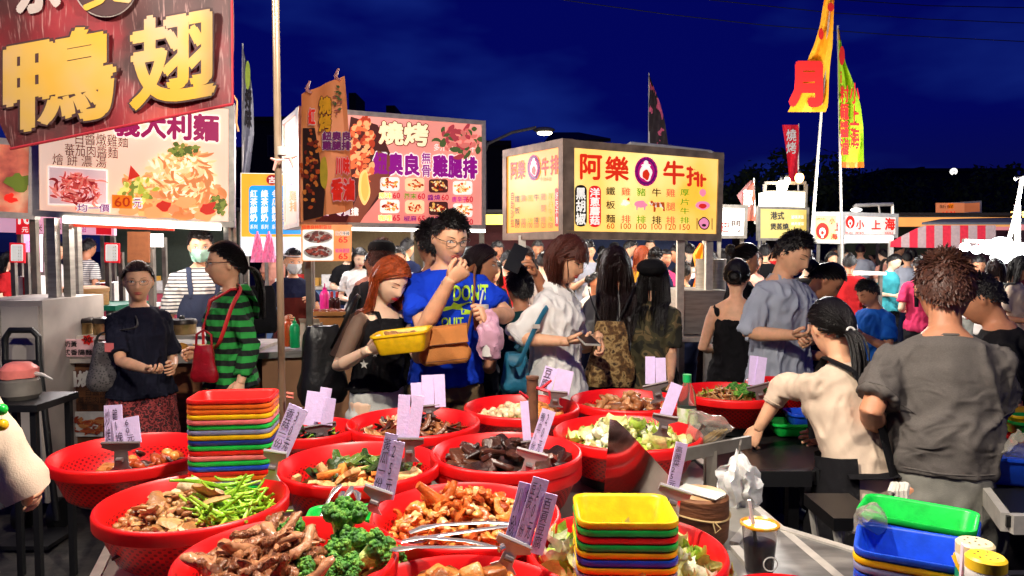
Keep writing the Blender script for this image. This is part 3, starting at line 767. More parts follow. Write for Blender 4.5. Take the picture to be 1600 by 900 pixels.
# ---------------------------------------------------------------- far buildings and trees
def building(label, x0, x1, ytop, Y, depth, col, roofs=(), wins=None, lit=()):
    z = P(800, ytop, Y).z; a, b = P(x0, 390, Y).x, P(x1, 390, Y).x
    t = thing('building', label, 'building', ((a + b) / 2, Y + depth / 2, 0))
    m = M('wall%d' % len(MATS), col, r=.9, var=.2, sc=.6)
    mb = MB(); mb.box(((a + b) / 2, Y + depth / 2, z / 2), (b - a, depth, z)); mb.build('wall', m, t, world=True, smooth=False)
    mb = MB(); mb.box(((a + b) / 2, Y + depth / 2, z + .15), (b - a + .3, depth + .3, .3)); mb.build('parapet', m, t, world=True, smooth=False)
    for rx0, rx1, ry in roofs:
        c, d, zz = P(rx0, 390, Y).x, P(rx1, 390, Y).x, P(800, ry, Y).z
        mb = MB(); mb.box(((c + d) / 2, Y + 2, (z + zz) / 2 + .15), (d - c, 3, zz - z)); mb.build('roof_tank', m, t, world=True, smooth=False)
    fl = int(z / 3.2); n = max(1, int((b - a) / 3))
    wm = M('dark_window', (12, 14, 22), r=.15, var=0); fm = M('win_frame', (50, 48, 50), r=.6); lw = E('window_lit', (255, 214, 150), .5)
    sh = {}
    for i in range(n):
        for k in range(fl):
            on = (i * 7 + k * 3) % 17 in lit; key = on
            w = MB(); w.box((0, 0, 0), (1.5, .06, 1.4)); p = MB(); p.box((0, -.04, 0), (1.3, .04, 1.2))
            if key not in sh: sh[key] = (w.mesh('window', fm, False), p.mesh('pane', lw if on else wm, False))
            o = link('window', sh[key][0], t); o.location = (a + (i + .5) * (b - a) / n - t.location.x, -depth / 2 - .02, 1.8 + k * 3.2)
            link('pane', sh[key][1], o)
    return t
building('dark apartment block far behind the grilled chicken stall with two roof tanks', 398, 640, 190, 48, 14, (26, 24, 30), [(545, 556, 146), (603, 617, 166)], lit=(4,))
building('dark flat roofed block seen between the grilled chicken sign and steak sign', 640, 795, 228, 44, 12, (30, 28, 34), [(770, 776, 222)], lit=())
building('long low dark building under a small white roof lamp behind the striped awning', 1385, 1580, 268, 70, 16, (22, 22, 30), [(1440, 1446, 262), (1510, 1514, 264)], lit=())
building('dark tower block rising behind the red duck banner and drinks sign', 330, 396, 236, 60, 12, (20, 19, 24), lit=())
hs = MB(); Yh = 40
a, b, c = P(858, 226, Yh), P(944, 218, Yh), P(890, 207, Yh); hx0, hx1, hz = a.x, b.x, a.z
t = thing('house', 'dark house with a pitched roof and pale gable above the steak sign', 'house', ((hx0 + hx1) / 2, Yh + 3, 0))
hs.box(((hx0 + hx1) / 2, Yh + 3, hz / 2), (hx1 - hx0 - .6, 6, hz)); hs.build('wall', M('gable', (96, 84, 80), r=.9), t, world=True, smooth=False)
hs = MB(); hs.prism([(hx0 - .3, Yh - .4, hz - .1), (hx1 + .3, Yh - .4, hz + .1), (c.x + .8, Yh + 3, c.z + .3), (c.x - .8, Yh + 3, c.z + .3)], (0, .02, .18)); hs.prism([(hx0 - .3, Yh + 6.4, hz), (hx1 + .3, Yh + 6.4, hz + .1), (c.x + .8, Yh + 3, c.z + .3), (c.x - .8, Yh + 3, c.z + .3)], (0, -.02, .18))
hs.build('roof', M('dark_roof', (18, 17, 20), r=.8), t, world=True, smooth=False)

LEAF = RM('leaf_dark', [(.3, (22, 34, 16)), (.6, (46, 62, 28)), (.8, (70, 84, 40))], 3, .8); BARK = M('bark', (60, 48, 38), r=.9, var=.3, sc=8, bump=.4)
def tree(label, px, ytop, Y, w, seed):
    rr = random.Random(seed); top = P(px, ytop, Y); H = top.z
    t = thing('tree', label, 'tree', (top.x, Y, 0), group='dark trees behind the far stalls')
    mb = MB(); tips = []
    mb.tube([(0, 0, 0), (.1, 0, H * .3), (-.05, .1, H * .6)], [.28, .2, .1], 8)
    for k in range(9):
        z0 = H * rr.uniform(.22, .55); an = rr.uniform(0, 6.28); L = w * rr.uniform(.25, .5); e = Vector((math.cos(an) * L, math.sin(an) * L, z0 + H * rr.uniform(.1, .34)))
        mb.tube([(0, 0, z0), tuple(e * .5 + Vector((0, 0, z0 * .5 + .2))), e], [.1, .06, .02], 5); tips.append(e)
    mb.build('trunk', BARK, t)
    mb = MB(); tips.append(Vector((0, 0, H * .86)))
    for q in tips:
        for c in range(5):
            cc = q + Vector((rr.gauss(0, w * .13), rr.gauss(0, w * .13), rr.gauss(0, H * .06))); rad = w * rr.uniform(.09, .17)
            for i in range(46):
                d = Vector((rr.gauss(0, 1), rr.gauss(0, 1), rr.gauss(0, .8))).normalized() * rad * rr.uniform(.6, 1.1); p = cc + d
                if p.z > H: continue
                u = Vector((rr.gauss(0, 1), rr.gauss(0, 1), rr.gauss(0, 1))).normalized(); v = u.cross(d).normalized(); s_ = rr.uniform(.1, .22)
                mb.add([p - u * s_, p + v * s_ * .5, p + u * s_, p - v * s_ * .5], [[0, 1, 2, 3]])
    mb.build('crown', LEAF, t, smooth=False)
tree('wide dark tree behind the yellow flag and the white lit stall roof', 1205, 236, 34, 5.5, 3)
tree('lower dark tree right of the green flag pole', 1335, 262, 40, 6.5, 4)
tree('dark tree just right of the yellow steak sign', 1150, 262, 32, 4.5, 5)
tree('dark tree at the far right beside the gooseneck lamp', 1598, 250, 38, 5.5, 6)
tree('dark tree filling the gap left of the low building', 1405, 275, 44, 6, 8)

# ---------------------------------------------------------------- wires, street lamp, flags
def wire(pts, Y, label):
    mb = MB(); mb.tube([P(x, y, Y) for x, y in pts], .012 * Y / 20, 5); solo(mb, 'power_line', M('wire', (40, 40, 44), r=.7, var=0), label, 'power line', 'power lines across the sky')
wire([(700, -30), (880, 0), (1040, 22), (1200, 40), (1400, 55), (1600, 65), (1800, 66)], 20, 'lowest power line sagging across the sky past the yellow flag')
wire([(950, -25), (1110, 0), (1300, 20), (1450, 30), (1600, 36), (1800, 38)], 21, 'upper power line sagging across the sky above the green flag')
wire([(1000, -40), (1290, -2), (1450, 9), (1600, 12), (1800, 12)], 24, 'topmost thin power line crossing the corner of the sky')
Yl = 24; t = thing('street_lamp', 'street lamp with a long arm shining behind the grilled chicken sign', 'street lamp', P(757, 390, Yl).to_2d().to_3d())
mb = MB(); b0 = P(757, 390, Yl); mb.tube([(b0.x, Yl, 0), P(757, 240, Yl)], [.12, .07], 10); mb.build('pole', STEELD, t, world=True)
mb = MB(); mb.tube([P(757, 240, Yl), P(762, 225, Yl), P(800, 207, Yl), P(838, 199, Yl)], .05, 8); mb.build('arm', STEELD, t, world=True)
mb = MB(); mb.ell(P(850, 203, Yl), (.36, .2, .10), 14, 8); mb.build('lamp_head', STEELD, t, world=True)
mb = MB(); mb.ell(P(851, 208, Yl), (.24, .15, .07), 14, 8); mb.build('lamp_glass', M('lamp_hot', (255, 250, 225), em=14, var=0), t, world=True)

def flag(label, pole, rows, mat, Y, cat='flag', rad=.02, wave=.05, bands=(), texts=(), pm=None, group=None):
    t0, b0 = P(*pole[0], Y), P(*pole[1], Y)
    if pole[2]: b0 = t0 + (b0 - t0) * ((0 - t0.z) / (b0.z - t0.z))
    t = thing('flag', label, cat, b0, group=group)
    mb = MB(); mb.tube([b0, b0.lerp(t0, .5), t0], [rad, rad * .9, rad * .6], 8); mb.build('pole', pm or STEELB, t, world=True)
    mb = MB(); n = 9; ys = [r_[0] for r_ in rows]; V = []; K = 24; fl = []
    for k in range(K + 1):
        y = ys[0] + (ys[-1] - ys[0]) * k / K; a = np.interp(y, ys, [r_[1] for r_ in rows]); b = np.interp(y, ys, [r_[2] for r_ in rows])
        for j in range(n): V.append(P(a + (b - a) * j / (n - 1), y, Y + wave * math.sin(j * 1.1 + k * .35) - rad * 1.5))
    F = [[k * n + j, k * n + j + 1, (k + 1) * n + j + 1, (k + 1) * n + j] for k in range(K) for j in range(n - 1)]
    mt = [mat] + [b_[2] for b_ in bands]; mi = []
    for k in range(K):
        y = ys[0] + (ys[-1] - ys[0]) * (k + .5) / K; m = 0
        for q, b_ in enumerate(bands):
            if b_[0] < y < b_[1]: m = q + 1
        mi += [m] * (n - 1)
    mb.v = V; mb.f = F; mb.m = mi; mb.build('cloth', mt, t, world=True)
    for tx, (x0, y0, x1, y1), m_, bo in texts:
        f = lambda u, v, e=0: P(x0 + (x1 - x0) * u, y1 + (y0 - y1) * v, Y - wave - rad * 1.5 - .01 - e * 3)
        textfit(tx, f, m_, t, bo)
    return t
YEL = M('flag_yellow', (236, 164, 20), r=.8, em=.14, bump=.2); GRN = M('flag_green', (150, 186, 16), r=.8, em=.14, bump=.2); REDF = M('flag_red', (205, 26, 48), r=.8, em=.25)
FR = M('flag_ink', (200, 20, 16), r=.8, em=.1, var=.05)
flag('tall yellow flag with a big red character on a leaning steel pole', ((1299, -20), (1268, 372), True), [(-15, 1290, 1304), (40, 1281, 1302), (70, 1272, 1301), (100, 1259, 1297), (130, 1249, 1295), (165, 1236, 1294), (175, 1231, 1290)], YEL, 9,
     texts=[('月', (1236, 100, 1282, 163), FR, .07), ('●', (1293, 4, 1303, 18), FR, 0), ('●', (1279, 44, 1287, 62), FR, 0)])
flag('lime green flag with red characters and an orange hem on a white pole', ((1309, 40), (1315, 372), True), [(45, 1309, 1311), (75, 1309, 1316), (100, 1309, 1322), (130, 1310, 1334), (165, 1311, 1345), (200, 1311, 1349), (262, 1313, 1350)], GRN, 9.6, bands=[(40, 62, M('hem_gold', (190, 140, 30))), (249, 270, M('hem_orange', (200, 110, 30), em=.15))],
     texts=[('小籠湯包', (1313, 112, 1325, 244), FR, .03) if False else ('i\n籿\n籠\n醬\n滷', (1313, 112, 1326, 242), FR, .03), ('小\n上\n海', (1328, 130, 1343, 232), FR, .02), ('●', (1311, 72, 1320, 102), FR, 0)])
flag('small red pennant with white characters above the lit white roof', ((1248, 193), (1247, 300), False), [(195, 1222, 1248), (240, 1229, 1248), (285, 1234, 1247)], REDF, 15, texts=[('燒\n烤', (1229, 202, 1244, 240), WHITE, .02)])
flag('dark feather flag with pink blobs behind the steak stall', ((1014, 114), (1014, 240), False), [(118, 1013.5, 1015), (135, 1014, 1021), (160, 1014, 1031), (190, 1014, 1039), (232, 1014, 1045)], RM('flag_dark', [(.48, (44, 32, 36)), (.54, (44, 32, 36)), (.56, (205, 90, 120))], 2.5, .8, const=True), 16)
flag('pale feather flag with dark brush characters left of the steel pole', ((379, 68), (380, 280), False), [(72, 378, 379), (100, 380, 386), (130, 381, 393), (165, 381, 396), (210, 380, 397), (270, 378, 390)], M('flag_pale', (150, 150, 160), r=.9), 11, texts=[('好\n味', (383, 140, 393, 200), INK_K, .05), ('●', (383, 95, 391, 140), M('flag_lime', (150, 170, 60), r=.9), 0)])
flag('faded orange pennant with a pig picture right of the steak sign', ((1178, 278), (1180, 350), False), [(282, 1172, 1178), (292, 1163, 1178), (305, 1151, 1179), (318, 1158, 1180), (345, 1166, 1181)], RM('flag_faded', [(.4, (214, 120, 90)), (.6, (150, 110, 110)), (.75, (220, 40, 50))], 3, .85), 13, texts=[('豚', (1162, 298, 1176, 322), WHITE, .05)])
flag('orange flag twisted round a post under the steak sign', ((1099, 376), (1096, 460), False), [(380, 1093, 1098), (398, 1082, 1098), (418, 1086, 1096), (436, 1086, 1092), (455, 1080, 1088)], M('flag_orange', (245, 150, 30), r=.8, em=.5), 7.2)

# ---------------------------------------------------------------- signs
def sheet(pan, name, mat, t, th=.06, **kw):
    mb = MB(); mb.prism(pan.quad(0, **kw), -pan.n * th); return mb.build(name, mat, t, world=True, smooth=False)
def edge(pan, mat, t, w=.05, proud=.012, th=.10):
    for i, (a, b) in enumerate((((0, 0), (1, 0)), ((0, 1), (1, 1)), ((0, 0), (0, 1)), ((1, 0), (1, 1)))):
        A, B = pan.uv(*a, proud - th / 2), pan.uv(*b, proud - th / 2)
        d = (B - A).normalized()
        if i < 2: A, B = A - d * w / 2, B + d * w / 2
        else: A, B = A + d * (w / 2 + .001), B - d * (w / 2 + .001)
        mb = MB(); mb.bar(A, B, w, th, up=pan.n) if i < 2 else mb.bar(A, B, th, w, up=d.cross(pan.n)); mb.build('frame', mat, t, world=True, smooth=False)
def blob(cx, cy, rx, ry, n=22, j=.12, seed=0, a0=0):
    rr = random.Random(seed); ph = [rr.uniform(0, 6.28) for _ in range(4)]
    return [(cx + rx * math.cos(t) * (1 + j * sum(math.sin((k + 2) * t + ph[k]) for k in range(4)) / 2), cy + ry * math.sin(t) * (1 + j * sum(math.sin((k + 2) * t + ph[k]) for k in range(4)) / 2)) for t in np.linspace(0, 2 * math.pi, n + 1)[:-1] + a0]
def strands(pan, par, cx, cy, rx, ry, mats, n, seed, off=.006, w=2.2, L=1.0, swirl=True, name='print', clip=(-1e3, -1e3, 1e4, 1e4)):
    """printed picture of noodles or meat: many flat curved strips in photo pixels"""
    rr = random.Random(seed); mb = MB(); m0 = len(mats)
    for i in range(n):
        a = rr.uniform(0, 6.28); q = math.sqrt(rr.random()); x, y = cx + rx * q * math.cos(a), cy + ry * q * math.sin(a)
        th = math.atan2((y - cy) * rx / ry, (x - cx)) + 1.57 + rr.gauss(0, .5) if swirl else rr.uniform(0, 6.28)
        ln = L * rr.uniform(.5, 1.2) * rx * .5; cv = rr.gauss(0, 1.2); ww = w * rr.uniform(.6, 1.3); pts = []
        for k in range(7):
            pts.append((x, y, th)); x += math.cos(th) * ln / 6; y += math.sin(th) * ln / 6 * min(1, ry / rx * 1.3); th += cv / 6
        if any(not (clip[0] < x_ < clip[2] and clip[1] < y_ < clip[3]) for x_, y_, _t in pts): continue
        o = off + .0012 * (i % 5) + .00002 * i; L1 = []; L2 = []
        for k, (x, y, th) in enumerate(pts):
            h = ww * math.sin(math.pi * (k + .6) / 7.2); L1.append(pan.px(x - math.sin(th) * h, y + math.cos(th) * h, o)); L2.append(pan.px(x + math.sin(th) * h, y - math.cos(th) * h, o))
        mb.add(L1 + L2, [[k, k + 1, 8 + k, 7 + k] for k in range(6)], i % m0)
    o = mb.build(name, mats, par, world=True, smooth=False); o['kind'] = 'stuff'; return o
def rrect(x0, y0, x1, y1, r):
    return [(cx + r * math.cos(a), cy + r * math.sin(a)) for cx, cy, s in ((x1 - r, y1 - r, 0), (x0 + r, y1 - r, 1.5708), (x0 + r, y0 + r, 3.1416), (x1 - r, y0 + r, 4.7124)) for a in (s, s + .52, s + 1.05, s + 1.5708)]
def lightbox(name, c1, c2, em, sc=1.2): return RM(name, [(.35, c1), (.62, c2)], sc, .35, em=em)  # paler noise patches paint the uneven glow of tubes behind the panel

# --- yellow steak stall
def steak():
    t = thing('steak_stall', 'steak stall with a lit yellow two sided sign and steel posts', 'food stall', P(880, 390, 5.2).to_2d().to_3d())
    pf = Panel((886, 224), (1126, 244), (1122, 371), (886, 367), 5.2, 5.92); pl = Panel((790, 240), (878, 223), (878, 367), (790, 370), 5.85, 5.2)
    bg = lightbox('steak_bg', (255, 188, 60), (255, 232, 150), 1.0)
    for p in (pf, pl): sheet(p, 'sign_panel', bg if p is pf else lightbox('steak_side', (246, 160, 36), (252, 190, 70), .85), t); edge(p, FRAME, t, .055)
    T = lambda *a, **k: pf.text(*a, t, **k)
    D = E('steak_red', (226, 48, 20), .7, 0); BR = E('steak_brown', (66, 40, 10), .3, 0); GR = E('steak_green', (120, 168, 30), .7, 0); OR = E('steak_salmon', (236, 110, 70), .75, 0)
    f = lambda s, x0, x1, y0=245, y1=283, **k: pf.text(s, (x0, y0, x1, y1), D, t, .03, slope=.04, **k)
    f('阿', 907, 940, 242, 280); f('樂', 946, 982, 245, 282); f('牛', 1037, 1069, 252, 288); f('排', 1073, 1103, 255, 291)
    mg = E('emblem_magenta', (190, 20, 120), .6, 0); mp = E('emblem_dark', (110, 16, 110), .5, 0)
    def emblem(p, cx, cy, rx, ry):
        p.patch(blob(cx, cy, rx, ry, 32, 0), .005, mg, t, 'emblem'); p.patch(blob(cx, cy, rx * .86, ry * .88, 32, 0), .007, mp, t, 'emblem')
        for k in range(18):
            a = k * .349; p.patch(blob(cx + rx * .93 * math.cos(a), cy + ry * .93 * math.sin(a), rx * .07, ry * .06, 6, 0), .008, mp, t, 'emblem_dot')
        p.patch(blob(cx, cy, rx * .74, ry * .74, 28, 0), .009, mg, t, 'emblem'); p.patch(blob(cx, cy + ry * .08, rx * .56, ry * .52, 24, .1), .011, INK_W, t, 'emblem')
        p.patch(blob(cx, cy - ry * .42, rx * .42, ry * .10, 20, 0), .013, INK_W, t, 'emblem'); p.patch(blob(cx, cy - ry * .56, rx * .2, ry * .2, 18, 0), .0135, INK_W, t, 'emblem')
        p.patch(blob(cx, cy + ry * .22, rx * .32, ry * .34, 20, .1), .015, D, t, 'emblem')
    emblem(pf, 1009.5, 268, 18, 23); emblem(pl, 834, 262, 10, 20)
    pf.patch(rrect(898, 289, 917, 354, 8), .005, E('tag_black', (34, 22, 24), .15, 0), t, 'tag'); pf.patch(rrect(920, 290, 939, 355, 8), .005, E('tag_red', (222, 30, 40), .7, 0), t, 'tag')
    T('黑\n胡\n椒', (900, 294, 915, 351), INK_W, bold=.03, off=.009); T('洋\n蔥\n蘑\n菇', (922, 294, 937, 351), INK_W, bold=.03, off=.009)
    for x, ch, col, pr in ((954, '鐵板麵', BR, '60'), (978, '雞 排', OR, '100'), (1002, '豬 排', GR, '100'), (1026, '牛 排', BR, '100'), (1048, '雞腿排', OR, '120'), (1070, '厚片牛排', GR, '150')):
        n = len(ch); sh = (x - 978) * .03
        for k, c in enumerate(ch):
            if c == ' ': continue
            h = 12.5 if n == 3 else 10.2; yy = 293 + sh + k * (43 / (n - 1)) * 1.0
            T(c, (x - 7, yy, x + 7, yy + h), col, bold=.015, slope=.03)
        T(pr, (x - (6 if len(pr) < 3 else 8), 349 + sh * .5, x + (6 if len(pr) < 3 else 8), 358 + sh * .5), E('price', (190, 90, 20), .6, 0), bold=.01)
    pk = E('pig', (255, 140, 170), .8, 0)
    pf.patch(blob(1001, 319, 10, 5.5, 20, .1, 2), .006, pk, t, 'pig_print'); pf.patch(blob(977, 317, 5, 5, 18, .3, 4), .006, INK_W, t, 'hen_print'); pf.patch([(979, 312), (983, 308), (984, 314)], .006, INK_R, t, 'hen_print')
    cowm = RM('cow', [(.45, (200, 84, 24)), (.55, (255, 240, 220))], 30, .5, em=.6, const=True)
    pf.patch([(1014, 316), (1019, 313), (1021, 316), (1038, 316), (1039, 330), (1036, 330), (1035, 324), (1025, 324), (1024, 331), (1021, 331), (1021, 322), (1016, 321)], .006, cowm, t, 'cow_print')
    for x in (994, 1006): pf.patch([(x, 322), (x + 3, 322), (x + 2, 328), (x, 328)], .0065, pk, t, 'pig_print')
    for cx, cy, rx, ry, m_ in ((1098, 301, 5, 6, pk), (1098, 321, 11, 7, INK_PK), (1098, 322, 6, 4, INK_R), (1100, 349, 9, 10, E('plate_k', (60, 20, 20), .2, 0)), (1100, 349, 7.4, 8.2, INK_PK), (1100, 352, 3.4, 2.2, INK_B)):
        pf.patch(blob(cx, cy, rx, ry, 18, .05, int(cx)), .006 + .002 * (rx < 8) + .002 * (rx < 4), m_, t, 'food_print')
    for x in (1088.5, 1112): pf.patch([(x, 341), (x + 1.2, 341), (x + 1.2, 359), (x, 359)], .006, BR, t, 'cutlery_print')
    for s, x0, x1, y0, y1 in (('阿', 798, 808, 254, 280), ('樂', 809, 820, 251, 279), ('牛', 846, 857, 247, 274), ('排', 860, 873, 243, 272)): pl.text(s, (x0, y0, x1, y1), D, t, .03, slope=-.15)
    for x, ch, col, pr in ((808, '鐵板麵', BR, '60'), (818, '雞 排', OR, '100'), (828, '豬 排', GR, '100'), (838, '牛 排', BR, '100'), (849, '雞腿排', OR, '120'), (860, '厚片牛排', GR, '150')):
        for k, c in enumerate(ch):
            if c != ' ': n = len(ch); yy = 304 - (x - 830) * .08 + k * (36 / (n - 1)); pl.text(c, (x - 3.6, yy, x + 3.6, yy + 10), col, t, .01)
        pl.text(pr, (x - 3.6, 348, x + 3.6, 356), D, t, 0)
    pl.text('自助沙拉', (798, 300, 803, 355), D, t, .01, vertical=True); pl.patch(rrect(867, 294, 872.5, 354, 2.5), .005, INK_R, t, 'tag'); pl.text('好吃不貴', (868, 300, 872, 350), INK_W, t, 0, vertical=True, off=.008)
    pl.text('牛排專賣', (844, 277, 862, 283), INK_O, t, 0)
    for x, Y in ((816, 5.6), (1066, 5.76), (1111, 5.88)):
        p = P(x, 372, Y); mb = MB(); mb.bar((p.x, p.y + .06, 0), (p.x, p.y + .06, p.z + .02), .055, .055); mb.build('post', STEELB, t, world=True, smooth=False)
    mb = MB(); mb.tube([P(980, 228, 5.5), P(985, 224, 5.5), P(1040, 229, 5.7), P(1110, 237, 5.86), P(1116, 240, 5.9), P(1117, 246, 5.9)], .014, 8); mb.build('pipe', WHITE, t, world=True)
    a, b = P(1062, 455, 5.75), P(1128, 520, 5.95)
    mb = MB(); mb.box(((a.x + b.x) / 2, 6.1, (a.z + b.z) / 2), (b.x - a.x, .5, a.z - b.z)); mb.build('cabinet', STEEL, t, world=True, smooth=False)
    mb = MB(); mb.box(((a.x + b.x) / 2 - .3, 6.3, b.z - .03), (1.0 + b.x - a.x, 1.1, .04)); mb.build('shelf', STEELB, t, world=True, smooth=False)
    for x in (a.x + .03, b.x + .1): mb = MB(); mb.bar((x, 5.8, 0), (x, 5.8, b.z - .05), .04); mb.build('leg', STEELD, t, world=True, smooth=False)
    return t
steak()
t = thing('stock_pot', 'tall steel pot standing on the steak stall cabinet', 'pot', P(1110, 455, 6.2)); p0 = P(1110, 455, 6.15).z
mb = MB(); mb.lathe([(.001, 0), (.12, 0), (.125, .02), (.125, .26), (.13, .27), (.12, .272), (.12, .02)], 24); mb.build('body', STEEL, t)
mb = MB(); mb.tube([(-.13, 0, .2), (-.16, 0, .2), (-.16, 0, .16), (-.13, 0, .16)], .008, 6); mb.build('handle', STEELB, t)

# --- grilled chicken stall
def bbq():
    t = thing('grill_stall', 'grilled chicken stall with a lit pink sign full of meat pictures', 'food stall', P(612, 390, 4.9).to_2d().to_3d())
    pf = Panel((470, 170), (755, 192), (755, 355), (472, 350), 4.6, 5.2); pl = Panel((444, 192), (468, 172), (470, 350), (446, 356), 5.3, 4.6)
    bg = RM('grill_bg', [(.3, (236, 126, 112)), (.5, (246, 160, 146)), (.7, (252, 196, 182))], .9, .35, em=.66)  # palest stop paints the brighter backlit patches
    for p in (pf, pl): sheet(p, 'sign_panel', bg, t); edge(p, STEELB, t, .03)
    T = lambda s, box, m_, b=.02, **k: pf.text(s, box, m_, t, b, **k)
    dk = E('grill_dark', (92, 44, 40), .3)
    pf.patch([(548, 182), (590, 195), (610, 240), (600, 300), (560, 349), (474, 349), (474, 300), (540, 240)], .004, dk, t)
    pf.patch([(590, 235), (625, 250), (562, 349), (540, 349)], .005, E('grill_board', (150, 80, 60), .4), t)
    strands(pf, t, 568, 232, 26, 45, [E('meat1', (240, 120, 70), .6), E('meat2', (200, 70, 40), .5), E('meat3', (255, 180, 120), .7)], 150, 5, w=4, clip=(474, 176, 584, 346))
    pf.patch(blob(569, 293, 9, 27, 26, .08, 2, .3), .016, E('lemon', (255, 214, 130), .8, 0), t, 'lemon_print'); pf.patch(blob(570, 292, 6, 22, 22, .08, 2), .018, E('lemon2', (255, 190, 90), .8, 0), t, 'lemon_print')
    strands(pf, t, 720, 220, 32, 22, [E('meat4', (190, 70, 80), .5), E('meat5', (226, 120, 110), .6), E('herb', (90, 110, 60), .4)], 60, 7, w=3.5)
    T('燒烤', (593, 192, 668, 226), E('grill_w', (255, 236, 190), .8, 0), .04, slope=.05, outline=E('grill_o', (120, 20, 30), .4, 0), ob=.04)
    pu = E('grill_purple', (150, 20, 140), .6, 0)
    for s, x0, x1 in (('紐', 584, 605), ('奧', 608, 629), ('良', 633, 655), ('雞', 677, 699), ('腿', 701, 722), ('排', 724, 745)): T(s, (x0, 239 + (x0 - 584) * .05, x1, 271 + (x0 - 584) * .05), pu, .05, slope=.04, outline=INK_W, ob=.055)
    for s, y in (('無', 238), ('骨', 258)): T(s, (659, y, 673, y + 18), pu, .02, outline=INK_W, ob=.04)
    T('多汁 鮮嫩 多汁', (678, 226, 742, 237), INK_W, 0, slope=.05)
    cols = [E('dish1', (240, 180, 90), .7), E('dish2', (226, 110, 50), .6), E('dish3', (176, 50, 20), .5), E('dish4', (255, 220, 170), .7)]
    lab = (('原味', '60'), ('芥末', '60'), ('醬燒', '60'), ('唐辛子', '60'), ('咖哩', '65'), ('椒麻', '65'), ('蒜香', '65'), ('檸檬', '60'))
    for i in range(8):
        c, r_ = i % 4, i // 4; x0 = (594, 633, 670, 708)[c]; y0 = (277, 278, 280, 283)[c] + r_ * 35; w, h = 30, 21
        pf.patch(rrect(x0, y0, x0 + w, y0 + h, 4), .005, (INK_W, cols[3], dk, INK_W)[i % 4], t, 'dish_print')
        strands(pf, t, x0 + w / 2, y0 + h / 2, w * .38, h * .33, [cols[(i + k) % 4] for k in (0, 1, 2)], 34, 20 + i, off=.007, w=1.8, name='dish_print')
        T(lab[i][0], (x0 - 2, y0 + h + 3, x0 + (18 if len(lab[i][0]) < 3 else 22), y0 + h + 12), (INK_Y, INK_G, INK_P, INK_M, INK_Y, INK_P, INK_M, INK_P)[i], .02, outline=INK_W if i in (0, 4) else None)
        T(lab[i][1], (x0 + 20, y0 + h + 3, x0 + 31, y0 + h + 12), E('p65', (200, 30, 60), .6, 0), .02)
    T('零油 · 零負擔', (490, 324, 560, 337), INK_W, .03, outline=INK_P)
    pl.text('燒烤雞腿', (450, 205, 466, 290), pu, t, .03, vertical=True, outline=INK_W)
    pl.text('雞排', (452, 298, 466, 330), INK_O, t, .02, vertical=True)
    mb = MB(); mb.bar(P(474, 354, 4.62), P(756, 359, 5.22), .05, .04); mb.build('light_tube', M('tube_white', (255, 248, 235), em=5, var=0), t, world=True)
    for x, Y in ((477, 4.66), (482, 5.2), (752, 5.26)):
        p = P(x, 350, Y); mb = MB(); mb.bar((p.x, Y + .07, 0), (p.x, Y + .07, p.z), .035, .035); mb.build('post', STEELD, t, world=True, smooth=False)
    A, B = P(400, 548, 4.6), P(660, 548, 5.0); z = A.z
    mb = MB(); mb.prism([(A.x, 4.5, z), (-.35, 4.9, z), (-.35, 5.7, z), (A.x, 5.4, z)], (0, 0, -.04)); mb.build('counter_top', STEEL, t, world=True, smooth=False)
    mb = MB(); mb.prism([(A.x + .05, 4.56, z - .045), (-.4, 4.95, z - .045), (-.4, 5.6, z - .045), (A.x + .05, 5.3, z - .045)], (0, 0, -.5)); mb.build('cart_body', M('cart_tan', (176, 128, 92), r=.6, var=.2, sc=4), t, world=True, smooth=False)
    for x, y in ((A.x + .1, 4.7), (-.5, 5.05), (-.5, 5.5), (A.x + .1, 5.2)): mb = MB(); mb.bar((x, y, 0), (x, y, z - .55), .05); mb.build('leg', STEELD, t, world=True, smooth=False)
    q = Panel((560, 545), (700, 548), (700, 660), (560, 655), 4.77, 4.90)
    q.text('燒烤', (590, 552, 640, 590), INK_Y, t, .04, off=.03, outline=INK_W); q.text('紐奧良', (592, 602, 660, 632), M('board_purple', (120, 20, 80), r=.6), t, .05, off=.03, outline=WHITE)
    return t
bbq()
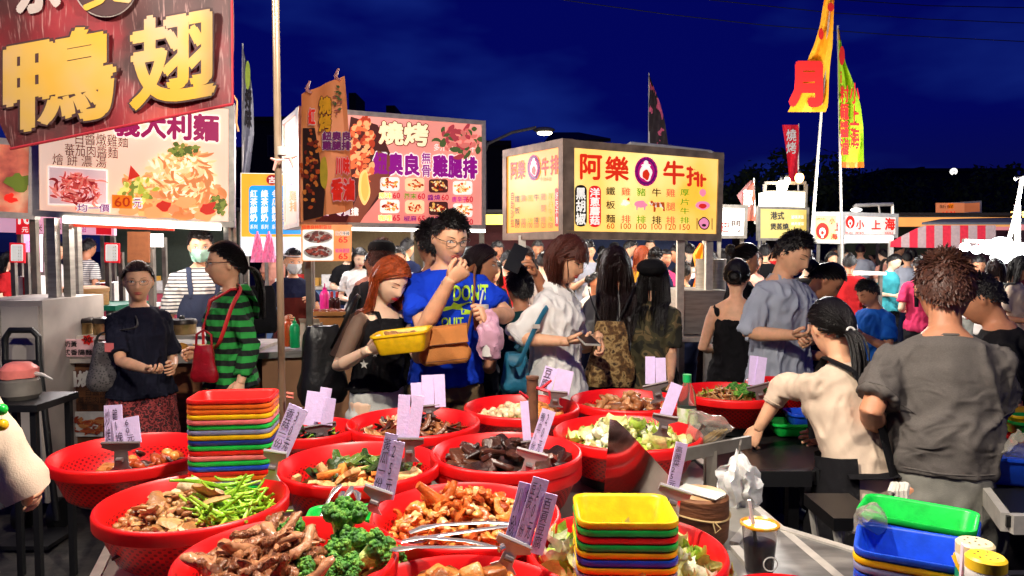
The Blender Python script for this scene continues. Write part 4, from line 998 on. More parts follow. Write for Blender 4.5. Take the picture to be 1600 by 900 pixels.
def banner():
    p = Panel((471, 147), (538, 118), (556, 325), (474, 347), 4.42, 4.36)
    t = thing('hanging_banner', 'brown grilled chicken banner clipped askew in front of the pink sign', 'banner', p.bl)
    K, n = 14, 8; mb = MB(); V = []
    for k in range(K + 1):
        for j in range(n + 1): V.append(p.uv(j / n, 1 - k / K, .03 * math.sin(j * 1.5 + k * .15) * (.3 + k / K)))
    mb.add(V, [[k * (n + 1) + j, k * (n + 1) + j + 1, (k + 1) * (n + 1) + j + 1, (k + 1) * (n + 1) + j] for k in range(K) for j in range(n)])
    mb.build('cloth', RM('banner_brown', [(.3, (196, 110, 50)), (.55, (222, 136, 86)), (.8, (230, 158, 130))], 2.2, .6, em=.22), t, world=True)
    p.patch([(473, 200), (492, 200), (508, 300), (505, 338), (474, 345)], .045, M('banner_dark', (50, 26, 18)), t)
    strands(p, t, 487, 262, 15, 62, [M('bm1', (200, 84, 28)), M('bm2', (226, 130, 50)), M('bm3', (130, 40, 16))], 60, 9, off=.048, w=3.4)
    p.patch(blob(506, 270, 6, 26, 22, .05, 1), .06, M('b_lemon', (206, 176, 50)), t, 'lemon_print')
    strands(p, t, 527, 160, 7, 26, [M('bm4', (176, 92, 80)), M('bm5', (90, 110, 60))], 22, 10, off=.045, w=3)
    p.text('紅', (482, 170, 492, 194), M('b_red', (230, 40, 20), em=.2), t, .05, off=.05, outline=WHITE); p.text('燒\n烤', (499, 152, 517, 205), M('b_gold', (240, 170, 30)), t, .05, off=.05, outline=M('b_mar', (80, 20, 20)))
    p.text('紐奧良\n雞腿排', (504, 206, 548, 234), M('b_pur', (130, 30, 110)), t, .05, off=.05, outline=WHITE); p.text('川味', (525, 246, 546, 272), M('b_red', (0, 0, 0)), t, .05, off=.055, outline=M('b_pk', (240, 180, 190)))
    p.text('香滷', (518, 280, 553, 312), M('b_red', (0, 0, 0)), t, .05, off=.055, outline=M('b_pk', (0, 0, 0)))
    for x, y in ((479, 140), (524, 120)):
        mb = MB(); q = P(x, y, 4.36); mb.tube([q, q + Vector((.02, 0, .05))], [.012, .006], 6); mb.tube([q, q + Vector((.03, 0, -.02))], [.012, .006], 6); mb.build('clip', M('clip_pink', (220, 150, 140)), t, world=True)
banner()
def smallmenu():
    p = Panel((470, 351), (550, 351), (549, 408), (471, 408), 4.55, 4.62); t = thing('menu_board', 'small orange menu board with two meat plates priced 65', 'menu board', p.bl)
    sheet(p, 'board', RM('menu_bg', [(.4, (244, 150, 80)), (.6, (250, 176, 110))], 3, .4, em=.55), t, .02)
    p.patch(rrect(473, 359, 521, 407, 2), .004, INK_W, t)
    for y in (370, 394): p.patch(blob(497, y, 23, 10, 24, 0), .006, WHITE, t, 'plate_print'); strands(p, t, 497, y - 1, 17, 7, [E('mm1', (120, 30, 20), .35), E('mm2', (170, 60, 40), .4), E('mm3', (90, 20, 16), .3)], 40, y, off=.008, w=2.4, name='meat_print')
    p.text('紐奧良特製雞腿', (472, 352, 518, 358), INK_R, t, .01); p.text('日式辣雞', (524, 361, 546, 368), INK_K, t, .01, outline=INK_W); p.text('椒麻雞腿', (524, 388, 546, 395), INK_M, t, .01)
    for y in (370, 396): p.text('65', (529, y, 543, y + 9), INK_R, t, .02)
smallmenu()

# --- noodle stall
def noodle():
    t = thing('noodle_stall', 'pasta stall with a lit picture sign of piled noodles and steel posts', 'food stall', P(210, 390, 4.4).to_2d().to_3d())
    p = Panel((55, 150), (362, 166), (362, 351), (57, 333), 4.2, 4.5)
    bg = RM('noodle_bg', [(.3, (250, 190, 160)), (.5, (254, 214, 190)), (.72, (255, 242, 228))], .8, .35, em=.78); sheet(p, 'sign_panel', bg, t); edge(p, STEELB, t, .035)  # whitest stop paints where the backlight is strongest
    T = lambda s, b, m_, bo=.02, **k: p.text(s, b, m_, t, bo, **k)
    T('義大利麵', (180, 176, 341, 216), E('noodle_mag', (170, 20, 90), .6, 0), .04, slope=.06, outline=INK_W)
    pb = E('noodle_ink', (110, 50, 40), .35, 0)
    T('白醬燉雞麵', (118, 209, 200, 228), pb, .005, slope=.07); T('蕃茄肉醬麵', (101, 227, 184, 245), pb, .005, slope=.07); T('燴 餅 濃 湯', (82, 242, 166, 260), pb, .005, slope=.06)
    p.patch([(75, 259), (168, 265), (168, 322), (75, 320)], .005, INK_W, t, 'photo_print'); p.patch([(77, 261), (166, 267), (166, 320), (77, 318)], .007, E('photo_pink', (240, 200, 196), .7), t, 'photo_print')
    strands(p, t, 121, 298, 38, 22, [E('pasta_r', (224, 84, 74), .6), E('pasta_p', (244, 140, 120), .7), E('pasta_d', (180, 50, 50), .5)], 120, 3, off=.009, w=1.8, name='pasta_print'); strands(p, t, 118, 282, 18, 12, [E('pasta_r', (0, 0, 0), 1), E('pasta_p', (0, 0, 0), 1)], 40, 4, off=.013, w=1.6, name='pasta_print')
    n1, n2, n3, n4 = E('noodle1', (255, 206, 150), .8), E('noodle2', (250, 176, 110), .7), E('noodle3', (255, 232, 196), .9), E('noodle4', (226, 140, 80), .6)
    strands(p, t, 275, 308, 84, 34, [n4, n2, E('noodle5', (250, 150, 100), .7)], 170, 11, off=.006, w=5, name='noodle_print', clip=(190, 180, 354, 344)); strands(p, t, 284, 276, 48, 40, [n1, n2, n3, n1, n4], 220, 12, off=.012, w=3, name='noodle_print', clip=(190, 180, 354, 342)); strands(p, t, 282, 250, 26, 16, [n1, n3, n2], 50, 13, off=.02, w=2.6, name='noodle_print')
    gr1, gr2 = E('parsley1', (96, 112, 40), .5), E('parsley2', (140, 150, 60), .6)
    strands(p, t, 286, 234, 20, 9, [gr1, gr2], 40, 14, off=.028, w=3.5, swirl=False, name='parsley_print'); strands(p, t, 214, 300, 24, 18, [E('lettuce', (190, 190, 70), .7), gr2, E('lettuce2', (230, 220, 120), .8)], 60, 15, off=.028, w=3.4, swirl=False, name='lettuce_print'); strands(p, t, 340, 320, 14, 14, [gr1, gr2], 60, 16, off=.028, w=3, swirl=False, name='parsley_print', clip=(190, 180, 354, 342))
    for poly in ([(204, 258), (219, 275), (200, 282)], blob(256, 322, 10, 9, 14, .2, 3), blob(325, 326, 13, 9, 14, .3, 5)): p.patch(poly, .036, E('tomato', (226, 50, 34), .6, 0), t, 'tomato_print')
    for cx, cy in ((290, 316), (200, 328), (320, 336), (240, 332)): p.patch(blob(cx, cy, 16, 9, 18, .15, cx), .0345, n2, t, 'noodle_print')
    T('均一價', (120, 319, 172, 331), INK_W, .07, off=.04); T('均一價', (121, 319, 171, 331), INK_P, .01, off=.044); p.patch([(175, 304), (206, 306), (206, 326), (175, 325)], .04, INK_O, t, 'tag'); T('60', (179, 308, 203, 323), E('sixty', (190, 60, 10), .6, 0), .02, off=.043); T('元', (208, 310, 222, 325), INK_W, .07, off=.04); T('元', (209, 311, 221, 324), INK_P, .01, off=.044)
    mb = MB(); mb.bar(P(100, 343, 4.24), P(345, 355, 4.48), .05, .04); mb.build('light_tube', M('tube_white', (255, 248, 235), em=5, var=0), t, world=True)
    mb = MB(); mb.bar(P(108, 350, 4.4), P(272, 357, 4.55), .05, .03); mb.build('red_rail', M('red_rail', (226, 60, 30), em=.3), t, world=True)
    for x, Y, w in ((72, 4.22, .05), (96, 4.3, .04), (349, 4.46, .03), (357, 4.52, .03), (66, 4.9, .03), (112, 5.0, .03)):
        q = P(x, 340, Y); mb = MB(); mb.bar((q.x, Y + .06, 0), (q.x, Y + .06, q.z), w, .05); mb.build('post', STEEL, t, world=True, smooth=False)
    z = P(200, 556, 4.25).z
    mb = MB(); mb.box((-2.14, 4.65, z - .02), (1.12, .84, .04)); mb.build('counter_top', STEELB, t, world=True, smooth=False)
    mb = MB(); mb.box((-2.14, 4.67, z - .33), (1.06, .78, .58)); mb.build('cart_body', RM('cart_wood', [(.3, (70, 40, 26)), (.6, (120, 74, 44)), (.8, (150, 100, 60))], 4, .6, 'noise', (1, 1, 6)), t, world=True, smooth=False)
    mb = MB(); mb.box((-2.14, 4.55, z + .10), (1.0, .5, .02)); mb.build('shelf', STEELB, t, world=True, smooth=False)
    q = Panel((98, 560), (302, 560), (302, 690), (98, 690), 4.275, 4.275)
    q.text('鍋燒意', (98, 580, 165, 604), WHITE, t, .05, off=.012, outline=M('cart_mar', (90, 30, 30))); q.text('白醬燉雞', (134, 608, 178, 618), INK_K, t, 0, off=.012); q.text('蕃茄肉醬麵', (121, 620, 178, 630), INK_K, t, 0, off=.012); q.text('湯 濃 餅', (124, 632, 172, 641), INK_K, t, 0, off=.012)
    q.patch([(100, 643), (190, 643), (190, 682), (100, 682)], .01, WHITE, t); strands(q, t, 146, 664, 36, 13, [M('ct1', (190, 90, 50)), M('ct2', (150, 60, 40)), M('ct3', (214, 140, 80))], 70, 17, off=.014, w=2.5)
    for x in (-2.6, -1.68):
        for y in (4.35, 5.0): mb = MB(); mb.bar((x, y, 0), (x, y, z - .62), .05); mb.build('leg', STEELD, t, world=True, smooth=False)
    k = Panel((78, 530), (145, 530), (145, 557), (78, 557), 4.2, 4.2); c = thing('price_board', 'pink paper sign with dark writing and a red star burst on the pasta counter', 'sign', k.bl)
    sheet(k, 'board', M('paper_pink', (250, 196, 200), r=.8), c, .01); k.text('松子奶黃', (80, 533, 120, 542), INK_K, c, .02); k.text('德式香腸麵', (87, 546, 144, 555), INK_K, c, .02)
    k.patch([(137 + (11 if i % 2 else 7) * math.cos(i * .449), 531 + (9 if i % 2 else 6) * math.sin(i * .449)) for i in range(14)], .008, M('burst', (220, 30, 20)), c, 'burst'); k.text('90', (131, 527, 142, 535), INK_K, c, .02, off=.012)
noodle()
def pot(px, py, Y, r, h, label, m1=STEEL):
    t = thing('steamer_pot', label, 'pot', P(px, py, Y), group='steel pots on the pasta counter')
    mb = MB(); mb.lathe([(.001, 0), (r * .96, 0), (r, .01), (r, h * .7), (r * 1.03, h * .72), (r * 1.03, h * .75)] + [(r * (1 + .012 * (i % 2)), h * (.12 + .05 * i)) for i in ()], 28); mb.build('body', RM('brass_steel', [(.35, (110, 86, 50)), (.6, (190, 160, 110))], 12, .35, m=.8), t)
    mb = MB(); mb.lathe([(r * 1.06, h * .75), (r * 1.06, h * .9), (r * .98, h), (.001, h * 1.02)], 28); mb.build('lid', M('lid_dark', (56, 50, 48), r=.4, m=.5), t)
    mb = MB(); mb.ell((0, 0, h * 1.06), .018, 8, 6); mb.build('knob', BLACK, t)
pot(121, 527, 4.42, .088, .12, 'steel pot with a dark lid at the end of the pasta counter'); pot(172, 527, 4.42, .088, .12, 'steel pot with a dark lid behind the shoulder bag'); pot(285, 527, 4.42, .08, .11, 'steel pot with a dark lid in front of the masked cook')
mb = MB(); q = P(285, 552, 4.36); mb.lathe([(.001, .0), (.06, .0), (.09, .015), (.088, .02), (.05, .008), (.001, .008)], 24, q); solo(mb, 'plate', WHITE, 'white plate with golden pastries on the pasta counter', 'plate')
for i, (dx, dz) in enumerate(((-.03, .03), (.03, .03), (0, .045))):
    mb = MB(); mb.ell(q + Vector((dx, -.01, dz)), (.032, .03, .018), 10, 6); mb.jit(.004, 30, i); solo(mb, 'pastry', M('pastry', (226, 160, 70), var=.25, sc=40), 'golden pastry on the white plate by the masked cook', 'pastry', 'pastries on the plate')

def plainsign(label, tl, tr, br, bl, Y, mat, texts=(), fr=None, Y2=None, name='sign', cat='sign', th=.05, patches=(), legs=True, w=.04):
    p = Panel(tl, tr, br, bl, Y, Y2 or Y); t = thing(name, label, cat, p.bl); sheet(p, 'panel', mat, t, th)
    if fr: edge(p, fr, t, w)
    for poly, m_ in patches: p.patch(poly, .006, m_, t)
    for s, box, m_, bo in texts: p.text(s, box, m_, t, bo, off=.012)
    if legs:
        for u in (.04, .96):
            q = p.uv(u, 0, -th - .03); mb = MB(); mb.bar((q.x, q.y, 0), (q.x, q.y, q.z + .1), .04); mb.build('post', STEELD, t, world=True, smooth=False)
    return t, p
PIC = RM('pic_meat', [(.3, (150, 60, 60)), (.5, (230, 130, 100)), (.7, (250, 200, 160))], 5, .5, em=.35)
plainsign('sign with a faded pasta picture left of the pasta stall', (-60, 215), (52, 225), (50, 338), (-60, 332), 4.7, PIC, fr=STEELB, Y2=4.8, legs=True, patches=[(blob(30, 285, 18, 16, 16, .3, 3), E('parsley1', (0, 0, 0), 1)), (blob(16, 310, 10, 7, 14, .3, 2), INK_R)])
t, p = plainsign('lit blue and orange drinks sign with white columns of characters', (376, 270), (480, 272), (480, 400), (376, 400), 7.0, E('drink_white', (235, 245, 255), .9), patches=[([(377, 271), (480, 273), (480, 370), (377, 370)], E('drink_orange', (255, 176, 50), .8))], fr=None)
p.patch(rrect(389, 290, 478, 366, 6), .012, E('drink_blue', (20, 150, 225), .9), t); p.patch(blob(425, 281, 9, 8, 24, 0), .014, E('drink_red', (170, 20, 40), .6, 0), t); p.text('古', (420, 276, 430, 286), INK_W, t, .03, off=.018)
for x, s in ((391, '紅茶鮮奶'), (408, '綠茶鮮奶'), (425, '冬瓜鮮奶'), (442, '烏龍鮮奶'), (460, '奶茶鮮奶')): p.text(s, (x, 297, x + 11, 346), INK_W, t, .03, off=.018, vertical=True); p.text('系列', (x, 351, x + 11, 358), INK_W, t, .01, off=.018)
for k, x in enumerate((402, 420)):
    mb = MB(); V = []; n = 8
    for i in range(9):
        for j in range(n): a = j / (n - 1); V.append(P(x - 4 - i * .9 + a * (8 + i * 2.0), 366 + i * 5.5, 6.6 + .03 * math.sin(j * 2 + i)))
    mb.add(V, [[i * n + j, i * n + j + 1, (i + 1) * n + j + 1, (i + 1) * n + j] for i in range(8) for j in range(n - 1)])
    mb.tube([P(x, 366, 6.6), P(x, 362, 6.62)], .01, 5)
    solo(mb, 'plastic_bag', M('bag_pink', (250, 150, 190), r=.4, em=.25), ('pink plastic bag hanging below the blue drinks sign', 'second pink plastic bag, hanging against the steel pole')[k], 'bag', 'pink bags under the drinks sign')

# left background stall
LB = E('pinkwall', (250, 190, 215), .55)
plainsign('red sign reading 10 above the left background stall', (25, 331), (52, 332), (52, 366), (25, 366), 7, E('red_price', (222, 30, 44), .6, 0), [('10', (29, 336, 48, 350), INK_W, .03), ('元', (34, 355, 44, 363), INK_W, .01)], th=.02)
plainsign('long pale pink stall board with dark characters behind the pasta posts', (-30, 338), (178, 344), (178, 368), (-30, 362), 7.3, LB, [('米', (56, 350, 66, 362), INK_K, .01), ('麻 血', (76, 347, 96, 359), INK_K, .0), ('甜', (125, 352, 135, 363), INK_P, .0)], patches=[([(150, 345), (174, 346), (174, 367), (150, 366)], E('red_price', (0, 0, 0), 1))])
for i, (x, lb) in enumerate(((15, 'red framed white price list hanging left of the steel posts'), (163, 'red framed white price list hanging beside the man in stripes'))):
    t, p = plainsign(lb, (x, 379), (x + 23, 380), (x + 23, 411), (x, 410), 6.8, E('red_price', (0, 0, 0), 1), patches=[(rrect(x + 2, 382, x + 21, 408, 2), INK_W)], th=.02)
    for k in range(5): p.text('豆花湯圓', (x + 4, 384 + k * 5, x + 19, 388 + k * 5), INK_K, t, .0, off=.012)
plainsign('lit pink poster behind the left background stall', (32, 366), (62, 366), (62, 425), (32, 425), 7.6, E('pink_poster', (255, 190, 225), .85), [('八寶', (40, 375, 50, 395), INK_M, 0), ('仙草', (40, 400, 50, 420), INK_M, 0)])
def desk(label, x0, x1, ytop, Y, depth, mat, cat='table', legs=True, name='table', th=.04):
    a, b = P(x0, ytop, Y), P(x1, ytop, Y); t = thing(name, label, cat, (a.x, Y, 0))
    mb = MB(); mb.box(((a.x + b.x) / 2, Y + depth / 2, a.z - th / 2), (b.x - a.x, depth, th)); mb.build('top', mat, t, world=True, smooth=False)
    for x in (a.x + .05, b.x - .05):
        for y in (Y + .05, Y + depth - .05): mb = MB(); mb.bar((x, y, 0), (x, y, a.z - th), .04); mb.build('leg', STEELD, t, world=True, smooth=False)
    return t
desk('table with a green top holding the bamboo steamer', 105, 180, 478, 6.0, .6, M('green_top', (20, 120, 90)))
t = thing('bamboo_steamer', 'round bamboo steamer with a woven lid on the green table', 'steamer', P(136, 478, 6.15))
mb = MB(); mb.lathe([(.001, 0), (.16, 0), (.165, .01), (.165, .12), (.16, .13)], 28); mb.build('basket', M('bamboo', (190, 140, 80), var=.25, sc=20, stretch=(1, 1, 6)), t)
mb = MB(); mb.lathe([(.172, .12), (.172, .15), (.14, .165), (.001, .17)], 28); mb.build('lid', RM('weave', [(.4, (214, 170, 110)), (.6, (160, 110, 60))], 30, .7, 'wave'), t)
desk('white counter of the left background stall behind the steel posts', -40, 70, 470, 6.9, .7, WHITE); desk('white counter behind the woman in the navy shirt', 140, 200, 480, 6.9, .7, WHITE)
for i, (x0, x1, y0, y1, l) in enumerate(((24, 60, 432, 470, 'left'), (150, 178, 442, 480, 'right'))):
    a, b = P(x0, y1, 6.95), P(x1, y0, 6.95); t = thing('gift_box', ('white box with a red ribbon stripe at the left counter end', 'white box with a red ribbon stripe below the hanging price list')[i], 'box', (a.x, 6.95, a.z))
    mb = MB(); mb.box(((a.x + b.x) / 2, 7.1, (a.z + b.z) / 2), (b.x - a.x, .3, b.z - a.z)); mb.build('carton', WHITE, t, world=True, smooth=False)
    mb = MB(); mb.box(((a.x + b.x) / 2, 6.945, (a.z + b.z) / 2), (.06, .012, b.z - a.z - .02)); mb.build('ribbon', M('ribbon', (210, 24, 30)), t, world=True, smooth=False)
plainsign('brown cardboard panel hanging at the back of the pasta stall', (199, 362), (233, 362), (233, 410), (199, 410), 5.5, M('cardboard', (150, 92, 56), r=.8), th=.02)
plainsign('bright white lit panel behind the pasta stall', (232, 365), (252, 365), (252, 386), (232, 386), 7.5, M('hotwhite', (255, 252, 245), em=1.6, var=0))
for s_, (x, y) in enumerate(((98, 488), (132, 490))):
    mb = MB(); mb.ell(P(x, y, 4.75), (.07, .06, .09) if s_ == 0 else (.10, .06, .08), 12, 9); mb.jit(.025, 14, s_)
    solo(mb, 'plastic_bag', M('bag_purple', (130, 90, 190), r=.35) if s_ == 0 else M('cloth_mauve', (196, 110, 160), r=.8), ('crumpled purple plastic bag on the pasta counter', 'mauve cloth bundle on the pasta counter')[s_], 'bag' if s_ == 0 else 'cloth')

# grey cabinet, hand truck, pot stand at the left edge
a, b = P(-60, 470, 4.0), P(66, 470, 4.0); t = thing('cabinet', 'grey steel cabinet behind the hand truck at the left edge', 'cabinet', (a.x, 4.0, 0))
mb = MB(); mb.box(((a.x + b.x) / 2, 4.3, a.z / 2 + .05), (b.x - a.x, .6, a.z - .1)); mb.build('body', M('cab_grey', (176, 166, 158), r=.6, var=.2, sc=5), t, world=True, smooth=False)
for k in (0, 1): mb = MB(); mb.box(((a.x + b.x) / 2 + (k - .5) * .21, 3.99, a.z / 2 + .05), (.2, .02, a.z - .16)); mb.build('door', M('cab_grey2', (186, 176, 168), r=.6, var=.2, sc=5), t, world=True, smooth=False)
t = thing('hand_truck', 'black tubular hand truck leaning against the grey cabinet', 'hand truck', G(34, 700, 0) if False else Vector((P(34, 390, 3.85).x, 3.85, 0)))
mb = MB(); mb.tube([(P(6, 0, 3.8).x, 3.8, .08), P(8, 560, 3.85), P(8, 528, 3.86), P(16, 516, 3.86), P(50, 516, 3.86), P(60, 526, 3.86), P(61, 560, 3.85), (P(62, 0, 3.8).x, 3.8, .08)], .016, 10); mb.build('frame', BLACK, t, world=True)
mb = MB(); mb.tube([P(8, 566, 3.84), P(61, 566, 3.84)], .014, 8); mb.build('crossbar', BLACK, t, world=True); mb = MB(); mb.box((P(34, 0, 3.7).x, 3.68, .03), (.26, .25, .02)); mb.build('toe_plate', BLACK, t, world=True)
for x in (6, 62): mb = MB(); q = Vector((P(x, 0, 3.85).x, 3.87, .09)); mb.tube([q - Vector((.02, 0, 0)), q + Vector((.02, 0, 0))], .085, 16); mb.build('wheel', BLACKP, t, world=True)
t = thing('stool', 'small dark stool under the grey pot at the left edge', 'stool', (P(30, 0, 3.2).x, 3.2, 0)); sz = P(40, 622, 3.2).z; q = P(38, 622, 3.2)
mb = MB(); mb.box((q.x, 3.2, sz - .015), (.3, .3, .03)); mb.build('seat', BLACK, t, world=True, smooth=False)
for sx in (-.12, .12):
    for sy in (-.12, .12): mb = MB(); mb.bar((q.x + sx, 3.2 + sy, 0), (q.x + sx, 3.2 + sy, sz - .03), .025); mb.build('leg', BLACK, t, world=True, smooth=False)
t = thing('kettle', 'grey metal pot with a pink lid and thin spout at the left edge', 'pot', (q.x - .02, 3.2, sz))
mb = MB(); mb.lathe([(.001, 0), (.07, 0), (.085, .02), (.08, .08), (.06, .1)], 24); mb.build('body', STEELD, t)
mb = MB(); mb.lathe([(.075, .095), (.075, .13), (.05, .155), (.001, .16)], 20); mb.jit(.006, 20); mb.build('lid', M('pink_lid', (240, 130, 120), r=.4), t)
mb = MB(); mb.tube([(.06, 0, .11), (.11, -.01, .105), (.16, -.02, .085)], [.012, .007, .003], 6); mb.build('spout', STEELB, t)

# things on the grilled chicken counter
cz = P(400, 548, 4.6).z
def bottle(px, py, Y, r, h, label, mat, capm, nm='sauce_bottle', neck=.35, cat='bottle', group=None, nozzle=True):
    t = thing(nm, label, cat, P(px, py, Y), group=group)
    mb = MB(); mb.lathe([(.001, 0), (r * .95, 0), (r, r * .12), (r, h * .68), (r * .8, h * .76), (r * neck, h * .82)], 20); mb.build('body', mat, t)
    mb = MB(); mb.lathe([(r * (neck + .08), h * .80), (r * (neck + .08), h * .88), (r * .14, h * .9 if nozzle else h * .98), (r * .1, h), (.001, h)] if nozzle else [(r * (neck + .1), h * .80), (r * (neck + .1), h), (.001, h)], 16); mb.build('cap', capm, t)
    return t
bottle(461, 543, 4.62, .03, .19, 'green squeeze bottle on the grill counter beside the steel pole', M('gr_b', (20, 190, 110), r=.35), M('gr_b', (0, 0, 0))); bottle(451, 541, 4.7, .03, .20, 'orange red squeeze bottle behind the green one', M('or_b', (226, 90, 40), r=.35), M('or_b', (0, 0, 0)))
bottle(508, 500, 5.2, .035, .26, 'pink squeeze bottle at the back of the grill counter', M('pk_b', (230, 40, 150), r=.35), M('pk_b', (0, 0, 0)))
for k, x in enumerate((519, 527)): bottle(x, 500, 5.15, .022, .2, ('dark sauce bottle next to the pink squeeze bottle', 'dark sauce bottle behind the food tray')[k], M('dk_b', (50, 14, 14), r=.2), M('redcap', (180, 30, 30)), nozzle=False, group='dark sauce bottles on the grill counter')
for k, (x0, x1, y0, y1, Y, lb) in enumerate(((470, 500, 505, 546, 4.8, 'white cardboard carton on the grill counter'), (485, 520, 515, 548, 4.66, 'beige cardboard carton on the grill counter'))):
    a, b = P(x0, y1, Y), P(x1, y0, Y); mb = MB(); w = b.x - a.x; h = b.z - a.z
    for sx in (0, 1): mb.box((a.x + sx * w, Y + .08, a.z + h / 2), (.006, .16, h))
    for sy in (0, .16): mb.box(((a.x + b.x) / 2, Y + sy, a.z + h / 2), (w, .006, h))
    mb.box(((a.x + b.x) / 2, Y + .08, a.z + .005), (w, .16, .006)); mb.prism([(a.x, Y, b.z), (b.x, Y, b.z), (b.x, Y - .04, b.z + .03), (a.x, Y - .04, b.z + .03)], (0, 0, .004)); solo(mb, 'carton', M('carton%d' % k, ((220, 214, 200), (206, 176, 140))[k]), lb, 'box', smooth=False)
q = P(525, 490, 4.95); mb = MB(); mb.box(q, (.3, .2, .015)); mb.box(q + Vector((0, -.1, .012)), (.3, .01, .02)); mb.box(q + Vector((0, .1, .012)), (.3, .01, .02)); mb.box(q + Vector((0, 0, -.12)), (.28, .18, .2)); solo(mb, 'serving_tray', M('wood_tray', (190, 130, 70)), 'wooden serving stand with grilled meat on the grill counter', 'tray', smooth=False)
for k in range(7):
    mb = MB(); mb.ell(q + Vector((-.12 + .04 * k, rnd.uniform(-.05, .05), .022)), (.03, .022, .014), 8, 6); mb.jit(.008, 30, k); solo(mb, 'meat_piece', M('gr_meat', (140, 56, 26), var=.3, sc=40), 'piece of grilled meat on the wooden stand', 'meat', 'grilled meat on the wooden stand')

# far stalls on the right
plainsign('white lit sign box just right of the steak sign', (1127, 322), (1166, 323), (1164, 370), (1125, 370), 9, M('hotwhite', (0, 0, 0)), [('巴', (1128, 348, 1140, 362), INK_R, .02), ('門', (1143, 345, 1157, 362), INK_B, .02)], fr=STEELD)
plainsign('yellow dumpling stall sign with black characters behind the man in grey', (1186, 324), (1262, 326), (1262, 374), (1186, 374), 12, E('hk_bg', (214, 190, 96), .45), [('港式', (1204, 331, 1225, 343), INK_K, .03), ('煲蒸燒', (1204, 349, 1232, 359), INK_K, .03), ('滷味拼盤', (1236, 336, 1256, 342), INK_W, 0), ('燒肉便當', (1236, 347, 1256, 352), INK_W, 0)], fr=STEELD)
mb = MB(); a, b = P(1195, 300, 12.3), P(1258, 300, 12.3); mb.prism([(a.x, 12.3, a.z), (b.x, 12.3, a.z), (b.x, 12.3, P(0, 325, 12.3).z), (a.x, 12.3, P(0, 325, 12.3).z)], (0, .3, 0)); solo(mb, 'glow_canopy', M('canopy_glow', (255, 248, 225), em=2.2, var=0), 'glowing white stall canopy above the yellow dumpling sign', 'canopy', smooth=False)  # roof only lit by the bulbs; its brightness is put in as emission
mb = MB(); mb.bar(P(1259, 288, 12.4), (P(1259, 288, 12.4).x, 12.4, 0), .05); mb.bar(P(1195, 288, 12.4), (P(1195, 288, 12.4).x, 12.4, 0), .05); mb.bar(P(1195, 286, 12.4), P(1259, 286, 12.4), .05); mb.bar(P(1195, 300, 12.45), P(1259, 300, 12.45), .04); solo(mb, 'stall_frame', STEELD, 'steel frame holding the glowing white canopy', 'frame', smooth=False)
for i, (x, y, r_, e_) in enumerate(((1222, 291, .09, 30), (1229, 283, .06, 12), (1249, 278, .07, 16))):
    t = thing('bulb', ('large glaring bulb over the white canopy', 'small glaring bulb beside the large one over the canopy', 'amber bulb at the corner of the white canopy frame')[i], 'lamp', P(x, y, 12.2), group='bulbs over the far canopy')
    mb = MB(); mb.ell((0, 0, 0), (r_, r_, r_ * 1.2), 12, 9); mb.build('glass', M('bulb%d' % i, ((255, 246, 220), (255, 240, 200), (255, 190, 110))[i], em=e_, var=0), t)
    mb = MB(); mb.lathe([(r_ * .5, r_), (r_ * .5, r_ * 1.6), (r_ * .2, r_ * 1.9)], 10); mb.build('socket', BLACK, t)
SH = E('sh_white', (255, 236, 226), .55); SHR = E('sh_red', (224, 40, 30), .7, 0)
def ring_emblem(p, t, cx, cy, rx, ry):
    p.patch(blob(cx, cy, rx, ry, 26, 0), .008, SHR, t, 'emblem'); p.patch(blob(cx, cy + ry * .1, rx * .5, ry * .5, 20, 0), .012, INK_W, t, 'emblem'); p.patch(blob(cx, cy + ry * .2, rx * .24, ry * .24, 14, 0), .016, SHR, t, 'emblem'); p.patch(blob(cx, cy + ry * .72, rx * .2, ry * .12, 12, 0), .012, INK_W, t, 'emblem')
t, p = plainsign('narrow side face of the red emblem stall sign', (1272, 334), (1313, 334), (1313, 378), (1272, 377), 11.6, E('sh_yel', (255, 220, 150), .55), [('小', (1296, 340, 1304, 350), SHR, .03), ('上', (1304, 348, 1312, 360), SHR, .03), ('海', (1298, 365, 1308, 374), SHR, .03), ('老店', (1275, 340, 1290, 344), INK_R, 0)], fr=WHITE, w=.06, Y2=11.2); ring_emblem(p, t, 1285, 361, 10, 13)
t, p = plainsign('wide white red emblem stall sign with red characters', (1315, 334), (1401, 337), (1400, 369), (1315, 368), 11.2, SH, [('小', (1338, 344, 1350, 358), SHR, .03), ('上', (1362, 344, 1376, 358), SHR, .03), ('海', (1383, 341, 1398, 359), SHR, .04), ('湯包 蒸餃', (1319, 362, 1350, 368), INK_R, 0), ('鍋貼', (1382, 362, 1396, 368), INK_R, 0)], fr=WHITE, w=.06, Y2=11.6); ring_emblem(p, t, 1328.5, 347, 7, 10)
mb = MB(); mb.bar(P(1316, 374, 11.25), P(1392, 374, 11.55), .1, .11); solo(mb, 'light_tube', M('hotwhite', (0, 0, 0)), 'white light strip under the red emblem stall sign', 'lamp', smooth=False)
mb = MB(); mb.tube([P(1335, 324, 11.6), P(1338, 321, 11.6), P(1394, 319, 11.8), P(1395, 340, 11.8)], .03, 8); mb.tube([P(1373, 320, 11.7), P(1375, 336, 11.7)], .015, 6); solo(mb, 'steel_pipe', STEELB, 'bent steel pipe above the red emblem stall sign', 'pipe')
mb = MB(); mb.ell(P(1338, 328, 11.5), (.09, .07, .035), 12, 8); solo(mb, 'spotlight', M('hotwhite', (0, 0, 0)), 'small white spotlight on the pipe over the red emblem sign', 'lamp')
